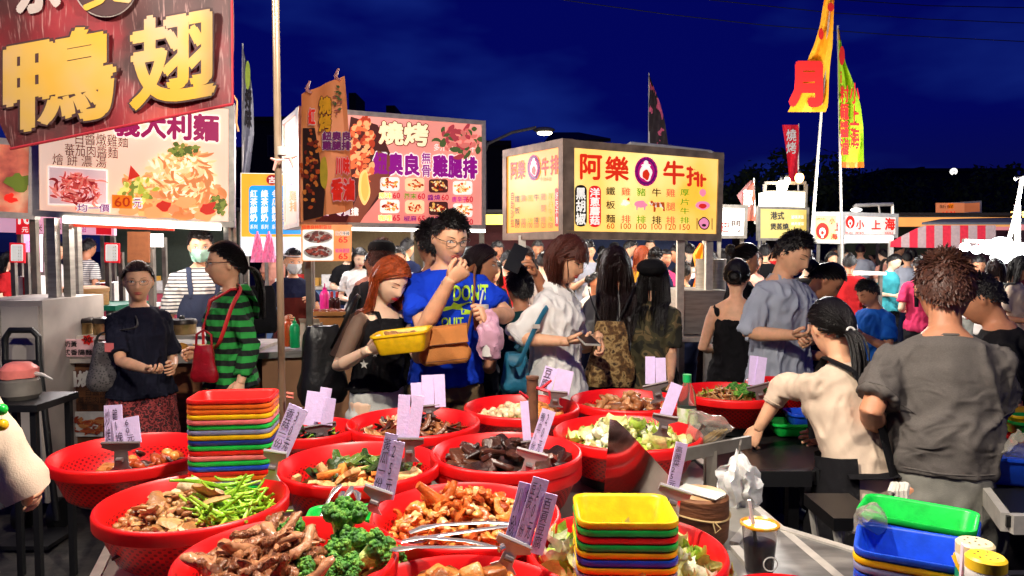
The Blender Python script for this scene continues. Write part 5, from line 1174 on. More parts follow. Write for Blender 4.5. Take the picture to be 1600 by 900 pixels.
# striped awning
Ya = 10.5; t = thing('awning', 'red and grey striped awning behind the man in the grey shirt', 'awning', P(1465, 385, Ya)); RS = M('aw_red', (206, 34, 58), r=.8, em=.12); GS = M('aw_grey', (176, 150, 150), r=.8, em=.06)
xs = [1392, 1408, 1421, 1434, 1447, 1460, 1473, 1486, 1500, 1513, 1527, 1540, 1556]
for i in range(len(xs) - 1):
    x0, x1 = xs[i], xs[i + 1]; tp = lambda x: 378 - 26 * min(1, max(0, (x - 1392) / 50)); bt = lambda x: 386 + (x - 1392) * .02
    mb = MB(); mb.prism([P(x0, bt(x0), Ya), P(x1, bt(x1), Ya), P(x1, tp(x1), Ya + .02), P(x0, tp(x0), Ya + .02)], (0, .02, 0)); mb.build('stripe', (RS, GS)[i % 2], t, world=True, smooth=False)
mb = MB(); mb.prism([P(1440, 351, Ya + .03), P(1700, 351, Ya + .03), P(1700, 340, Ya + 1.6), P(1470, 345, Ya + 1.6)], (0, 0, .03)); mb.build('roof', M('aw_roof', (90, 92, 100), r=.7), t, world=True, smooth=False)
for x in (1395, 1556): q = P(x, 386, Ya); mb = MB(); mb.bar((q.x, Ya + .05, 0), (q.x, Ya + .05, q.z + .1), .05); mb.build('post', STEELB, t, world=True, smooth=False)
plainsign('orange stall sign above the striped awning', (1464, 317), (1507, 317), (1507, 352), (1464, 352), 16, E('far_or', (240, 140, 90), .5), [('冰沙', (1473, 330, 1495, 346), INK_R, .03), ('新鮮', (1468, 320, 1490, 326), INK_K, 0)], patches=[([(1482, 318), (1490, 318), (1490, 326), (1482, 326)], INK_O)])
plainsign('small orange sign stacked on top of the stall sign above the awning', (1484, 318), (1532, 315), (1532, 300 + 32), (1484, 334), 17, E('far_or2', (230, 130, 80), .35), fr=STEELB)
plainsign('white lit sign with a round dish right of the orange sign', (1507, 332), (1556, 333), (1555, 352), (1507, 352), 16.3, E('far_w', (255, 200, 180), .7), patches=[(blob(1535, 338, 12, 4, 16, .1, 3), E('far_dish', (190, 70, 40), .5))])
plainsign('small blue sign at the left of the awning signs', (1435, 345), (1465, 344), (1465, 356), (1435, 356), 17, E('far_blue', (20, 70, 200), .5), [('鮮魚', (1438, 347, 1462, 354), INK_W, .02)])
for i, (x, y) in enumerate(((1421, 349), (1431, 347))):
    mb = MB(); mb.ell(P(x, y, 15), .07, 10, 8); solo(mb, 'bulb', M('amber_bulb', (255, 180, 90), em=8, var=0), ('left amber bulb over the striped awning', 'right amber bulb over the striped awning')[i], 'lamp', 'amber bulbs over the awning')
mb = MB(); mb.ell(P(1490, 268, 60), .28, 10, 8); solo(mb, 'roof_lamp', M('hotwhite', (0, 0, 0)), 'tiny white lamp on the roof of the long dark building', 'lamp')
# floodlights on a gooseneck
t = thing('floodlight', 'blinding white floodlight cluster hanging from a gooseneck pole', 'floodlight', P(1560, 392, 8))
mb = MB(); q = P(1598, 275, 8); mb.tube([P(1586, 280, 8), q, P(1590, 320, 8), P(1582, 355, 8), P(1577, 372, 8), P(1580, 384, 8)], .022, 8); mb.tube([P(1590, 320, 8.02), (P(1612, 0, 8).x, 8.02, 0)], .03, 8); mb.build('pole', STEELB, t, world=True)
for x, y, r_ in ((1508, 386, .06), (1526, 390, .06), (1546, 386, .10), (1563, 384, .12), (1580, 390, .11), (1594, 394, .08), (1556, 402, .06), (1572, 404, .06)):
    mb = MB(); mb.ell(P(x, y, 7.95), (r_, r_ * .6, r_ * .8), 12, 8); mb.build('bulb', M('flood_hot', (250, 255, 255), em=16, var=0), t, world=True)  # bulbs oversized, so their shape stands in for lens glare
mb = MB(); mb.bar(P(1505, 376, 8), P(1600, 382, 8), .05, .04); mb.build('rail', STEELD, t, world=True, smooth=False)
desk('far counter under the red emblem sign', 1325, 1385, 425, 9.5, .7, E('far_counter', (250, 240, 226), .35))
mb = MB(); 
for k in range(6):
    for j in range(4): mb.ell(P(1581 + j * 6, 332 + k * 4, 22), .035, 6, 4)
solo(mb, 'fairy_lights', M('amber_bulb', (0, 0, 0)), 'tiny amber fairy lights by the gooseneck pole', 'lights', kind='stuff')

# lamps that light the stalls and the crowd (unseen point lights added among them)
for l_, e_, c_ in (((-2.35, 4.8, 1.78), 42, (1, .93, .84)), ((-1.3, 7.4, 2.2), 50, (1, .93, .86)), ((.9, 6.3, 2.1), 150, (1, .90, .74)), ((2.6, 7.6, 2.5), 260, (1, .95, .88)), ((-4, 7.4, 2.5), 230, (1, .9, .9)), ((4.9, 8.6, 2.3), 170, (1, .97, .94)), ((5.4, 7.6, 1.72), 160, (.95, 1, 1)), ((-1.8, 8.3, 2.5), 200, (1, .94, .92)), ((3.6, 12, 2.6), 140, (1, .95, .9)), ((.3, 9.5, 2.6), 260, (1, .92, .8))):
    lamp('POINT', l_, e_, c_, .12)

# row of smaller stalls across the back of the lane
def farstall(label, x, Y, w, sign, front, tx, ink):
    t = thing('food_stall', label, 'food stall', (x, Y, 0)); h = w / 2
    for nm, c, d, m in (('counter', (x, Y, .45), (w, .7, .9), front), ('counter_top', (x, Y, .92), (w + .06, .76, .04), STEELB), ('back_wall', (x, Y + 1.3, 1.05), (w, .04, 2.1), M('tarp%d' % (int(x * 7) % 5), ((90, 40, 44), (44, 56, 92), (120, 100, 70), (60, 70, 60), (110, 70, 90))[int(x * 7) % 5], r=.8)), ('canopy', (x, Y + .55, 2.12), (w + .2, 1.7, .05), DARKW)):
        mb = MB(); mb.box(c, d); mb.build(nm, m, t, world=True, smooth=False)
    for sx in (-h, h):
        for sy in (-.3, 1.2): mb = MB(); mb.bar((x + sx, Y + sy, 0), (x + sx, Y + sy, 2.09), .045); mb.build('post', STEELD, t, world=True, smooth=False)
    mb = MB(); mb.box((x, Y - .34, 1.98), (w, .06, .16)); mb.build('sign_panel', sign, t, world=True, smooth=False)
    mb = MB(); mb.box((x, Y + .3, 2.06), (w * .8, .06, .05)); mb.build('light_tube', M('hotwhite', (0, 0, 0)), t, world=True, smooth=False)
    mb = MB()
    for k in range(9): mb.box((x - h + .15 + (w - .3) * k / 8, Y - .1 + .1 * (k % 3), .94 + .06 + .03 * (k % 2)), (.14, .14, .12 + .06 * (k % 2)), k % 3)
    o = mb.build('goods', [WHITE, M('goods_red', (200, 40, 40)), M('goods_gold', (226, 170, 70))], t, world=True, smooth=False); o['kind'] = 'stuff'
for a_ in (('pink fronted stall far behind the pasta stall', -5.4, 10.5, 2.2, E('fs1', (250, 170, 190), .8), M('fs1f', (200, 80, 100)), '豆花', INK_R), ('pale blue fronted stall far behind the drinks sign', -2.6, 11.4, 2.2, E('fs2', (190, 220, 250), .8), M('fs2f', (90, 120, 160)), '果汁', INK_K), ('yellow stall far behind the grilled chicken stall', -.1, 12.2, 2.1, E('fs3', (255, 226, 90), .9), M('fs3f', (190, 140, 50)), '雞蛋糕', INK_R),
           ('white stall far behind the steak stall', 2.4, 13.6, 2.2, E('fs4', (255, 246, 230), .8), M('fs4f', (150, 130, 120)), '臭豆腐', INK_B), ('orange stall beyond the striped awning', 7.6, 13.2, 2.4, E('fs5', (250, 170, 90), .8), M('fs5f', (180, 90, 50)), '烤玉米', INK_W), ('rose stall beyond the floodlights', 10.6, 15.5, 2.4, E('fs6', (250, 150, 150), .7), M('fs6f', (160, 60, 60)), '章魚燒', INK_W)): farstall(*a_)
# ---------------------------------------------------------------- the food table
TZ = .80; RZ_ = .95                                     # table top, basin rims
def table(label, poly, z, mat, legs, edge=STEELB, skirt=None, th=.03):
    c = np.mean(np.array(poly), 0); t = thing('table', label, 'table', (c[0], c[1], 0))
    mb = MB(); mb.prism([(x, y, z) for x, y in poly], (0, 0, -th)); mb.build('top', mat, t, world=True, smooth=False)
    for i in range(len(poly)):
        a, b = poly[i], poly[(i + 1) % len(poly)]; d = (Vector(b) - Vector(a)).normalized() * .012
        mb = MB(); mb.bar((a[0] + d.x, a[1] + d.y, z - .02), (b[0] - d.x, b[1] - d.y, z - .02), .022, .05); mb.build('edge', edge, t, world=True, smooth=False)
    for x, y in legs: mb = MB(); mb.bar((x, y, 0), (x, y, z - .035), .035); mb.build('leg', BLACK, t, world=True, smooth=False)
    return t
t = table('long steel table under the red basins of braised food', [(-1.12, 2.2), (-.86, 1.45), (-.60, .95), (.62, .95), (.70, 1.5), (.62, 2.45), (.5, 3.05), (-.62, 2.75)], TZ, STEEL, [(-1.02, 2.05), (-.82, 1.5), (.58, 1.5), (.45, 2.9), (-.5, 2.6), (-.55, 1.05), (.55, 1.05)])
mb = MB(); mb.bar((-.82, 1.5, .12), (-.35, 1.62, .70), .025); mb.build('brace', BLACK, t, world=True, smooth=False)
table('dark serving table holding the rear basins by the water bottle', [(.60, 2.62), (.62, 2.30), (.96, 2.30), (1.3, 2.75), (1.55, 3.4), (.62, 3.3)], TZ - .004, M('dark_table', (30, 28, 28), r=.35, var=.2), [(.66, 2.36), (.92, 2.38), (1.45, 3.3), (.68, 3.2)], edge=BLACK)
table('scratched steel work counter with the chopping block and drink cup', [(.56, 1.06), (1.02, 1.06), (.92, 1.52), (.62, 1.86), (.52, 1.7)], TZ + .004, RM('worn_steel', [(.3, (96, 94, 92)), (.55, (140, 138, 134)), (.75, (176, 172, 166))], 7, .38, m=.5, detail=10, stretch=(1, 3, 1)), [(.6, 1.1), (.96, 1.1), (.86, 1.5), (.6, 1.76)])

# ---- basins
def holes_mat(name, c):
    mt, n, l, b = _new(name); L = lin(c)
    tc = n.new('ShaderNodeTexCoord'); sp = n.new('ShaderNodeSeparateXYZ'); l.new(tc.outputs['Object'], sp.inputs[0])
    def mth(op, a, b_=None):
        q = n.new('ShaderNodeMath'); q.operation = op
        for i, v in enumerate((a, b_)):
            if v is None: continue
            if isinstance(v, (int, float)): q.inputs[i].default_value = v
            else: l.new(v, q.inputs[i])
        return q.outputs[0]
    ang = mth('ARCTAN2', sp.outputs['Y'], sp.outputs['X'])
    k = mth('MULTIPLY', mth('SINE', mth('MULTIPLY', ang, 60)), mth('SINE', mth('MULTIPLY', sp.outputs['Z'], 420)))
    zok = mth('LESS_THAN', sp.outputs['Z'], .078); k = mth('MULTIPLY', mth('GREATER_THAN', k, .35), zok)
    mx = n.new('ShaderNodeMixRGB'); l.new(k, mx.inputs[0]); mx.inputs[1].default_value = L + (1,); mx.inputs[2].default_value = tuple(x * .3 for x in L) + (1,)
    ns = n.new('ShaderNodeTexNoise'); ns.inputs['Scale'].default_value = 9
    m2 = n.new('ShaderNodeMixRGB'); m2.blend_type = 'MULTIPLY'; m2.inputs[0].default_value = .25; l.new(mx.outputs[0], m2.inputs[1]); l.new(ns.outputs['Fac'], m2.inputs[2]); l.new(m2.outputs[0], b.inputs['Base Color'])
    b.inputs['Roughness'].default_value = .38; b.inputs['Subsurface Weight'].default_value = .25; b.inputs['Subsurface Radius'].default_value = (.02, .004, .004); b.inputs['Subsurface Scale'].default_value = 1
    return mt
BAS = holes_mat('basin_red', (238, 20, 22)); BAS2 = holes_mat('basin_red2', (226, 26, 36))
def basin_mesh(r):
    mb = MB(); h = .115
    mb.lathe([(r * .03, .006), (r * .70, .006), (r * .78, .014), (r * .90, .07), (r * .955, h - .004), (r * .985, h + .002), (r * 1.01, h), (r * 1.02, h - .006), (r * 1.015, h - .028), (r * .985, h - .030), (r * .95, h - .034), (r * .80, .012), (r * .72, .0), (r * .03, 0)], 56)
    return mb.mesh('basin', BAS, ang=50)
BM = basin_mesh(.2); BH = .115
BAS_INFO = {}
def basin(key, px, py, d, label, stack=1, z=RZ_, mat=None):
    c = G(px, py, z); o = bpy.data.objects.new('basin', BM); COL.objects.link(o); o.location = (c.x, c.y, z - BH); o.scale = (d / .4,) * 2 + (1,)
    o.rotation_euler = (0, 0, rnd.uniform(0, 6)); tag(o, 'red plastic basin ' + label, 'basin', 'red basins of food')
    k = 1; zb = z - BH - .032
    while zb > TZ + .004:
        q = o.copy(); COL.objects.link(q); q.location = (c.x + rnd.uniform(-.003, .003), c.y + rnd.uniform(-.003, .003), zb); q['label'] = 'empty red basin, %s beneath the basin %s' % (('first', 'second', 'third')[k - 1], label); k += 1; zb -= .032
        if len(q['label'].split()) > 16: q['label'] = ' '.join(q['label'].split()[:16])
        if k > 3 or k > stack: break
    if zb > TZ - .03 and stack > 0:
        mb = MB(); hh = zb + .032 - TZ
        if hh > .012: mb.lathe([(d * .3, 0), (d * .33, .004), (d * .33, hh - .001), (d * .3, hh - .001), (d * .3, 0)], 28, (c.x, c.y, TZ)); solo(mb, 'stand_ring', BLACKP, 'black stand under the basin ' + label, 'stand')
    BAS_INFO[key] = (c.x, c.y, z, d / 2)
    return o
B = [('1', 206, 704, .40, 'of dark braised scraps, mostly empty', 0), ('2', 304, 780, .395, 'of mushrooms and green beans', 0), ('3', 450, 868, .385, 'of duck wings and broccoli', 1), ('4', 562, 722, .41, 'of cucumber strips and beige slices', 1),
     ('5', 728, 800, .40, 'of orange braised offal', 1), ('6', 646, 658, .42, 'of mixed dark meats', 1), ('7', 791, 704, .405, 'of black braised slabs', 2), ('8', 815, 634, .40, 'of fish balls and tofu', 1), ('9', 980, 624, .41, 'of brown braised meat', 2),
     ('10', 980, 674, .44, 'of cauliflower and cabbage', 2), ('11', 1140, 611, .39, 'of shredded meat and broccoli', 1), ('12', 1224, 598, .30, 'of brown noodles behind the tall cards', 1), ('13', 483, 668, .29, 'of dark greens behind the steel pole', 1), ('14', 978, 856, .375, 'of cabbage behind the yellow basket', 0), ('15', 715, 948, .40, 'of tofu cubes', 0), ('16', 1238, 945, .24, 'at the lower right edge', 0)]
B.sort(key=lambda b: b[2])
for i, (k, px, py, d, lb, st) in enumerate(B): basin(k, px, py, d, lb, st, z=RZ_ + {'3': .004, '5': -.012, '15': -.022, '14': -.02, '16': -.05, '7': .004}.get(k, 0) - .0007 * (i % 3))

# ---- food
def pool(key, n, gen, place, mats, label, cat, name, group, var=4, dome=.05, one=False, rim=.80):
    """pieces heaped in a basin; place(i) -> (u, v) in -1..1 of the basin; things, or one stuff object"""
    cx, cy, z, r = BAS_INFO[key]; r *= rim; z0 = z - .055
    meshes = []
    for k in range(var):
        mb = MB(); gen(mb, random.Random(k * 31 + len(name) + n)); meshes.append(mb)
    if not one: ms = [m.mesh(name, mats[i % len(mats)], ang=60) for i, m in enumerate(meshes)]
    big = MB(); rr = random.Random(n * 3 + len(name))
    for i in range(n):
        u, v = place(rr); rad = math.hypot(u, v); zz = z0 + dome * (1 - rad * rad) + rr.uniform(-.012, .014)
        rot = (rr.gauss(0, .45), rr.gauss(0, .45), rr.uniform(0, 6.28)); sc = rr.uniform(.8, 1.2); p = Vector((cx + u * r, cy + v * r, zz))
        if one:
            from mathutils import Euler
            Rm = Euler(rot).to_matrix(); m = meshes[i % var]; big.add([p + Rm @ (Vector(q) * sc) for q in m.v], m.f, i % len(mats))
        else:
            o = link(name, ms[i % var]); o.location = p; o.rotation_euler = rot; o.scale = (sc,) * 3; tag(o, label, cat, group)
    if one: solo(big, name, mats, label, cat, kind='stuff', ang=60)
def inside(f):
    def g(rr):
        while 1:
            u, v = rr.uniform(-1, 1), rr.uniform(-1, 1)
            if u * u + v * v < 1 and f(u, v): return u, v
    return g
ALL = inside(lambda u, v: True)
def bed(key, mat, label, h=.045, f=None, rim=.86, seed=0):
    """the packed food below the pieces that show"""
    cx, cy, z, r = BAS_INFO[key]; mb = MB(); n, K = 32, 8; V = []
    for k in range(K + 1):
        for j in range(n):
            a = 6.2832 * j / n; q = k / K; x, y = q * math.cos(a), q * math.sin(a); hh = h * (1 - q * q) + .012 * noise.noise(Vector((x * 4, y * 4, seed)))
            if f and not f(x, y): hh = -.03
            V.append((cx + x * r * rim, cy + y * r * rim, z - .068 + hh))
    mb.add(V, [[k * n + j, (k + 1) * n + j, (k + 1) * n + (j + 1) % n, k * n + (j + 1) % n] for k in range(K) for j in range(n)])
    solo(mb, 'food_heap', mat, label, 'food', kind='stuff')
def chunk(a, b, c, j=.005, f=40):
    def g(mb, rr): mb.ell((0, 0, 0), (a * rr.uniform(.7, 1.2), b * rr.uniform(.7, 1.2), c * rr.uniform(.7, 1.2)), 10, 7); mb.jit(j, f, rr.randint(0, 99))
    return g
def cube(a, b, c, j=.002):
    def g(mb, rr):
        n = 2; x, y, z = a * rr.uniform(.8, 1.15), b * rr.uniform(.8, 1.15), c * rr.uniform(.85, 1.1)
        rg = [((0, 0, -z), .86), ((0, 0, -z * .8), 1), ((0, 0, z * .8), 1), ((0, 0, z), .88)]; V = []
        for (p, s) in rg:
            for i in range(8): q = [(1, .8), (.8, 1), (-.8, 1), (-1, .8), (-1, -.8), (-.8, -1), (.8, -1), (1, -.8)][i]; V.append((q[0] * x * s, q[1] * y * s, p[2]))
        mb.add(V, [[k * 8 + i, k * 8 + (i + 1) % 8, k * 8 + 8 + (i + 1) % 8, k * 8 + 8 + i] for k in range(3) for i in range(8)] + [list(range(8))[::-1], list(range(24, 32))]); mb.jit(j, 25, rr.randint(0, 99))
    return g
def strip(L, r, flat=.5, curve=1.0, n=6, seg=6, wob=.0):
    def g(mb, rr):
        p = Vector((-L / 2, 0, 0)); a = rr.uniform(-.3, .3); pts = []; da = rr.gauss(0, curve) / seg; dz = rr.gauss(0, curve * .4) / seg; b = 0
        for k in range(seg + 1): pts.append(p.copy()); p = p + Vector((math.cos(a), math.sin(a), math.sin(b))) * L / seg; a += da + rr.gauss(0, wob); b += dz + rr.gauss(0, wob)
        mb.tube(pts, [r * (.55 + .45 * math.sin(math.pi * (k + .4) / (seg + .8))) for k in range(seg + 1)], n, flat=flat)
    return g
def F(name, c, r=.3, **k): return M('food_' + name, c, r=r, var=k.pop('var', .3), sc=k.pop('sc', 45), sss=.06, bump=k.pop('bump', .3), bsc=k.pop('bsc', 140), **k)
BR1, BR2, BR3 = F('brown1', (150, 92, 52)), F('brown2', (112, 62, 36)), F('brown3', (176, 122, 76)); DK1, DK2 = F('dark1', (64, 34, 24)), F('dark2', (42, 24, 20)); OR1, OR2, OR3 = F('orange1', (196, 96, 36), .22), F('orange2', (220, 140, 66), .22), F('orange3', (160, 66, 24), .22)
MU1, MU2, MU3 = F('mush1', (196, 150, 96)), F('mush2', (160, 108, 62)), F('mush3', (226, 200, 158)); GB1, GB2 = F('bean1', (128, 176, 40), .25), F('bean2', (160, 200, 60), .25); GR1, GR2, GR3 = F('green1', (60, 88, 26)), F('green2', (92, 112, 40)), F('green3', (40, 60, 20))
CA1, CA2, CA3 = F('cab1', (226, 222, 150), .25), F('cab2', (180, 206, 90), .25), F('cab3', (240, 236, 200), .25); WG1, WG2 = F('wing1', (176, 120, 84), .25), F('wing2', (150, 96, 64), .25); TF1, TF2 = F('tofu1', (176, 104, 44), .3), F('tofu2', (198, 128, 62), .3); BE1 = F('beige', (222, 176, 118)); BC = RM('broccoli', [(.3, (22, 70, 14)), (.5, (64, 128, 30)), (.72, (130, 176, 60))], 60, .6, bump=.6); STEM = F('stem', (206, 222, 130), .35)

def broccoli(loc, s, rot, label, group, seed):
    t = thing('broccoli_floret', label, 'broccoli', loc, group=group, rot=rot); rr = random.Random(seed)
    mb = MB(); mb.tube([(0, 0, 0), (0, 0, .03 * s), (0, 0, .05 * s)], [.012 * s, .013 * s, .018 * s], 8)
    tips = []
    for k in range(6): a = k * 1.05 + rr.uniform(-.2, .2); e = Vector((math.cos(a) * .026 * s, math.sin(a) * .026 * s, .072 * s + rr.uniform(-.006, .006))); mb.tube([(0, 0, .035 * s), e * .6 + Vector((0, 0, .02 * s)), e], [.010 * s, .009 * s, .008 * s], 6); tips.append(e)
    tips.append(Vector((0, 0, .085 * s))); mb.build('stem', STEM, t)
    mb = MB()
    for e in tips:
        for k in range(30):
            d = Vector((rr.gauss(0, 1), rr.gauss(0, 1), abs(rr.gauss(.3, .8)))).normalized(); mb.ell(e + d * .0145 * s, .0048 * s * rr.uniform(.7, 1.2), 6, 4)
        mb.ell(e, .015 * s, 8, 6)
    mb.build('crown', BC, t, ang=70)
# basin 1: braised scraps on the right half
bed('1', DK2, 'dark sauce and scraps in the mostly empty basin', .02, lambda x, y: x > -.1 and y < .55, .8)
pool('1', 26, chunk(.024, .016, .011), inside(lambda u, v: u > -.2 and abs(v) < .6), [OR3, DK1, OR2], 'glossy piece of braised meat in the mostly empty basin', 'meat', 'braised_meat', 'scraps in the mostly empty basin', dome=.02)
for i in range(3):
    c = BAS_INFO['1']; mb = MB(); cube(.03, .022, .022)(mb, random.Random(i)); o = mb.build('tofu_block', TF1); o.location = (c[0] - .03 + .03 * i, c[1] - .05 - .02 * i, c[2] - .05); o.rotation_euler = (0.2, .1, i); tag(o, 'brown tofu block in the mostly empty basin behind its card', 'tofu', 'tofu in the mostly empty basin')
# basin 2
bed('2', MU2, 'packed brown mushrooms under the loose ones', .05)
pool('2', 330, chunk(.013, .009, .007, .004, 70), inside(lambda u, v: u < .25 - .3 * v), [MU1, MU2, MU2, BR1], 'small brown mushrooms and minced bits heaped beside the green beans', 'food', 'mushroom_heap', None, one=True, dome=.055)
pool('2', 22, strip(.07, .016, .35, 1.4), inside(lambda u, v: abs(u + .1) < .45 and v < .3), [MU1, MU3, MU2], 'pale curled mushroom slice heaped next to the green beans', 'mushroom', 'mushroom_slice', 'mushroom slices next to the beans', dome=.07)
pool('2', 22, chunk(.024, .018, .012, .008), inside(lambda u, v: -.5 < u < .1 and v > .25), [MU3], 'whitish mushroom at the back of the mushroom heap', 'mushroom', 'white_mushroom', 'white mushrooms at the back', dome=.07)
pool('2', 140, strip(.13, .0042, 1, .9, 6, 8), inside(lambda u, v: u > .22 - .25 * v), [GB1, GB2], 'bright green bean in the basin of mushrooms', 'bean', 'green_bean', 'green beans in the mushroom basin', dome=.07, var=8)
# basin 3
bed('3', WG2, 'packed braised meat under the duck wings', .06)
def wing(mb, rr):
    a = rr.uniform(.5, 1.0); p1 = Vector((.055, 0, 0)); p2 = p1 + Vector((math.cos(a) * .05, math.sin(a) * .05, .004))
    p1 *= .72; p2 *= .72; mb.tube([(0, 0, 0), (.006, 0, .002), (.02, 0, .003), p1 * .8, p1, p1 * .5 + p2 * .5, p2, p2 + Vector((.008, .005, -.002))], [.006, .012, .0095, .0095, .0125, .0085, .009, .004], 9, flat=.75)
    mb.tube([p1, p1 + Vector((.010, -.010, 0)), p1 + Vector((.016, -.018, 0))], [.007, .006, .003], 6); mb.jit(.0045, 70, rr.randint(0, 99))
WG = RM('wing_skin', [(.3, (96, 50, 30)), (.5, (146, 90, 58)), (.7, (186, 130, 90))], 42, .24, bump=.9)
pool('3', 95, wing, inside(lambda u, v: u < .15 - .2 * v and v < .8), [WG, WG, WG1], 'braised duck wing piled beside the broccoli', 'duck wing', 'duck_wing', 'braised duck wings in the nearest basin', dome=.075, var=6)
pool('3', 60, chunk(.012, .009, .008, .004, 60), inside(lambda u, v: u > -.3 and v < -.1), [BR3, WG1, BR1], 'small gizzard bits in front of the broccoli', 'food', 'gizzard_heap', None, one=True, dome=.06)
cx, cy, z, r = BAS_INFO['3']
for i, (u, v, s, rx, ry) in enumerate(((.16, .50, 1.0, .5, -.7), (.46, .46, 1.12, -.2, .2), (.56, .16, 1.05, 1.0, .5), (.80, .10, .9, 1.3, 1.0), (.40, .08, 1.0, 1.0, -.5), (.78, .40, .95, -.1, .9), (.34, -.22, .85, 1.2, .2), (.58, -.18, .95, 1.1, .6), (.72, -.08, .8, .6, .4))):
    broccoli((cx + u * r * .86, cy + v * r * .86, z - .062 + .03 * (1 - u * u)), s, (rx, ry, i * .7), ('broad broccoli floret with a pale cut stem beside the duck wings', 'tallest dark broccoli floret in the nearest basin', 'broccoli floret tipped toward the lens with its stem showing', 'broccoli floret leaning on the right rim of the nearest basin', 'broccoli floret lying against the duck wings', 'broccoli floret at the back right rim of the nearest basin', 'small broccoli floret near the front of the nearest basin', 'broccoli floret low at the front right of the nearest basin', 'broccoli floret wedged between the others in the nearest basin')[i], 'broccoli florets in the nearest basin', i)
# basin 4
bed('4', GR3, 'packed greens under the cucumber strips', .035)
pool('4', 60, strip(.07, .012, .4, .4), inside(lambda u, v: v > -.25 and u > -.65), [GR2, GR1, GR3], 'dark green cucumber strip in the basin behind the clip', 'cucumber', 'cucumber_strip', 'cucumber strips', dome=.05, var=6)
pool('4', 42, cube(.03, .014, .006), inside(lambda u, v: v < -.05), [BE1, OR2, BE1], 'beige bean curd slice in front of the cucumber strips', 'bean curd', 'bean_curd_slice', 'beige slices in front of the cucumber', dome=.04)
# basin 5
bed('5', OR3, 'packed orange offal under the larger pieces', .06)
pool('5', 12, strip(.10, .013, .8, .8, 10, 7), inside(lambda u, v: v > -.1 and u < .3), [OR2, OR1], 'thick orange braised sausage in the offal basin', 'sausage', 'braised_sausage', 'braised sausages in the offal basin', dome=.075)
pool('5', 130, strip(.045, .010, .6, 2.2, 7, 6, .3), ALL, [OR1, OR2, OR3], 'glossy curled piece of orange offal', 'offal', 'offal_piece', 'orange offal pieces', dome=.08, var=7)
pool('5', 260, chunk(.011, .009, .007, .005, 80), ALL, [OR2, OR1, BE1], 'small orange bits scattered through the offal', 'food', 'offal_bits', None, one=True, dome=.085)
# basin 6
bed('6', BR2, 'packed dark meat under the mixed strips', .04)
pool('6', 70, strip(.05, .009, .5, 1.6), inside(lambda u, v: u > .05), [BR1, BR2, DK1], 'curled strip of brown meat in the basin behind the card trio', 'meat', 'meat_strip', 'brown strips behind the card trio', dome=.055, var=6)
pool('6', 60, strip(.045, .009, .5, 1.8), inside(lambda u, v: u < .05), [BR3, F('pinkish', (206, 136, 112)), DK1, F('pale', (222, 186, 150))], 'mixed pink and dark offal strip in the basin behind the card trio', 'offal', 'offal_strip', 'mixed offal strips behind the card trio', dome=.055, var=8)
# basin 7
bed('7', DK2, 'packed dark slabs under the loose ones', .045)
pool('7', 75, cube(.036, .017, .007, .003), ALL, [DK1, DK2, F('slab', (86, 48, 30))], 'dark braised slab in the basin before the rusty post', 'kelp', 'braised_slab', 'dark braised slabs', dome=.06, var=7)
# basin 8
bed('8', BE1, 'packed fish balls and tofu', .035)
pool('8', 45, chunk(.017, .016, .015, .002), inside(lambda u, v: u < .0 and v > -.5), [F('ball', (232, 206, 166)), F('ball2', (222, 184, 136))], 'pale fish ball in the basin behind the rusty post', 'fish ball', 'fish_ball', 'pale fish balls', dome=.04, var=3)
pool('8', 26, cube(.026, .022, .016), inside(lambda u, v: u > .0), [TF2, OR2, BE1], 'fried tofu chunk in the basin behind the rusty post', 'tofu', 'tofu_chunk', 'fried tofu behind the rusty post', dome=.04)
pool('8', 90, strip(.035, .003, 1, 1.6), inside(lambda u, v: v < -.35 and u < .3), [GR2, GB1], 'chopped greens at the front of the fish ball basin', 'food', 'chopped_greens', None, one=True, dome=.03)
# basin 9
bed('9', BR1, 'packed brown meat under the loose pieces', .05)
pool('9', 75, chunk(.026, .016, .011, .007), ALL, [BR3, BR1, F('tan', (190, 134, 90))], 'brown braised chunk in the basin under the paired cards', 'meat', 'braised_chunk', 'brown chunks under the paired cards', dome=.06, var=6)
# basin 10
bed('10', CA2, 'packed cabbage under the leaves', .05)
def leaf(mb, rr):
    n, V = 6, []; s = rr.uniform(.03, .045); fr = rr.uniform(0, 6)
    for i in range(n + 1):
        for j in range(n + 1):
            u, v = i / n * 2 - 1, j / n * 2 - 1; k = 1 - .25 * (u * u + v * v); V.append((u * s * k, v * s * k, .018 * (u * u + v * v) + .006 * math.sin(u * 7 + fr) * math.cos(v * 6 + fr)))
    mb.add(V, [[i * (n + 1) + j, (i + 1) * (n + 1) + j, (i + 1) * (n + 1) + j + 1, i * (n + 1) + j + 1] for i in range(n) for j in range(n)])
def cauli(mb, rr):
    mb.tube([(0, 0, -.03), (0, 0, 0)], [.012, .016], 8)
    for k in range(26):
        d = Vector((rr.gauss(0, 1), rr.gauss(0, 1), abs(rr.gauss(.2, .7)))).normalized(); mb.ell(d * .024, .012 * rr.uniform(.7, 1.1), 7, 5)
pool('10', 16, cauli, inside(lambda u, v: abs(u) < .8), [CA3, CA1], 'pale cauliflower floret behind the steel guard plate', 'cauliflower', 'cauliflower_floret', 'cauliflower behind the steel guard', dome=.055)
pool('10', 40, leaf, ALL, [CA1, CA2, CA3], 'pale green cabbage leaf among the cauliflower', 'cabbage', 'cabbage_leaf', 'cabbage leaves among the cauliflower', dome=.05, var=5)
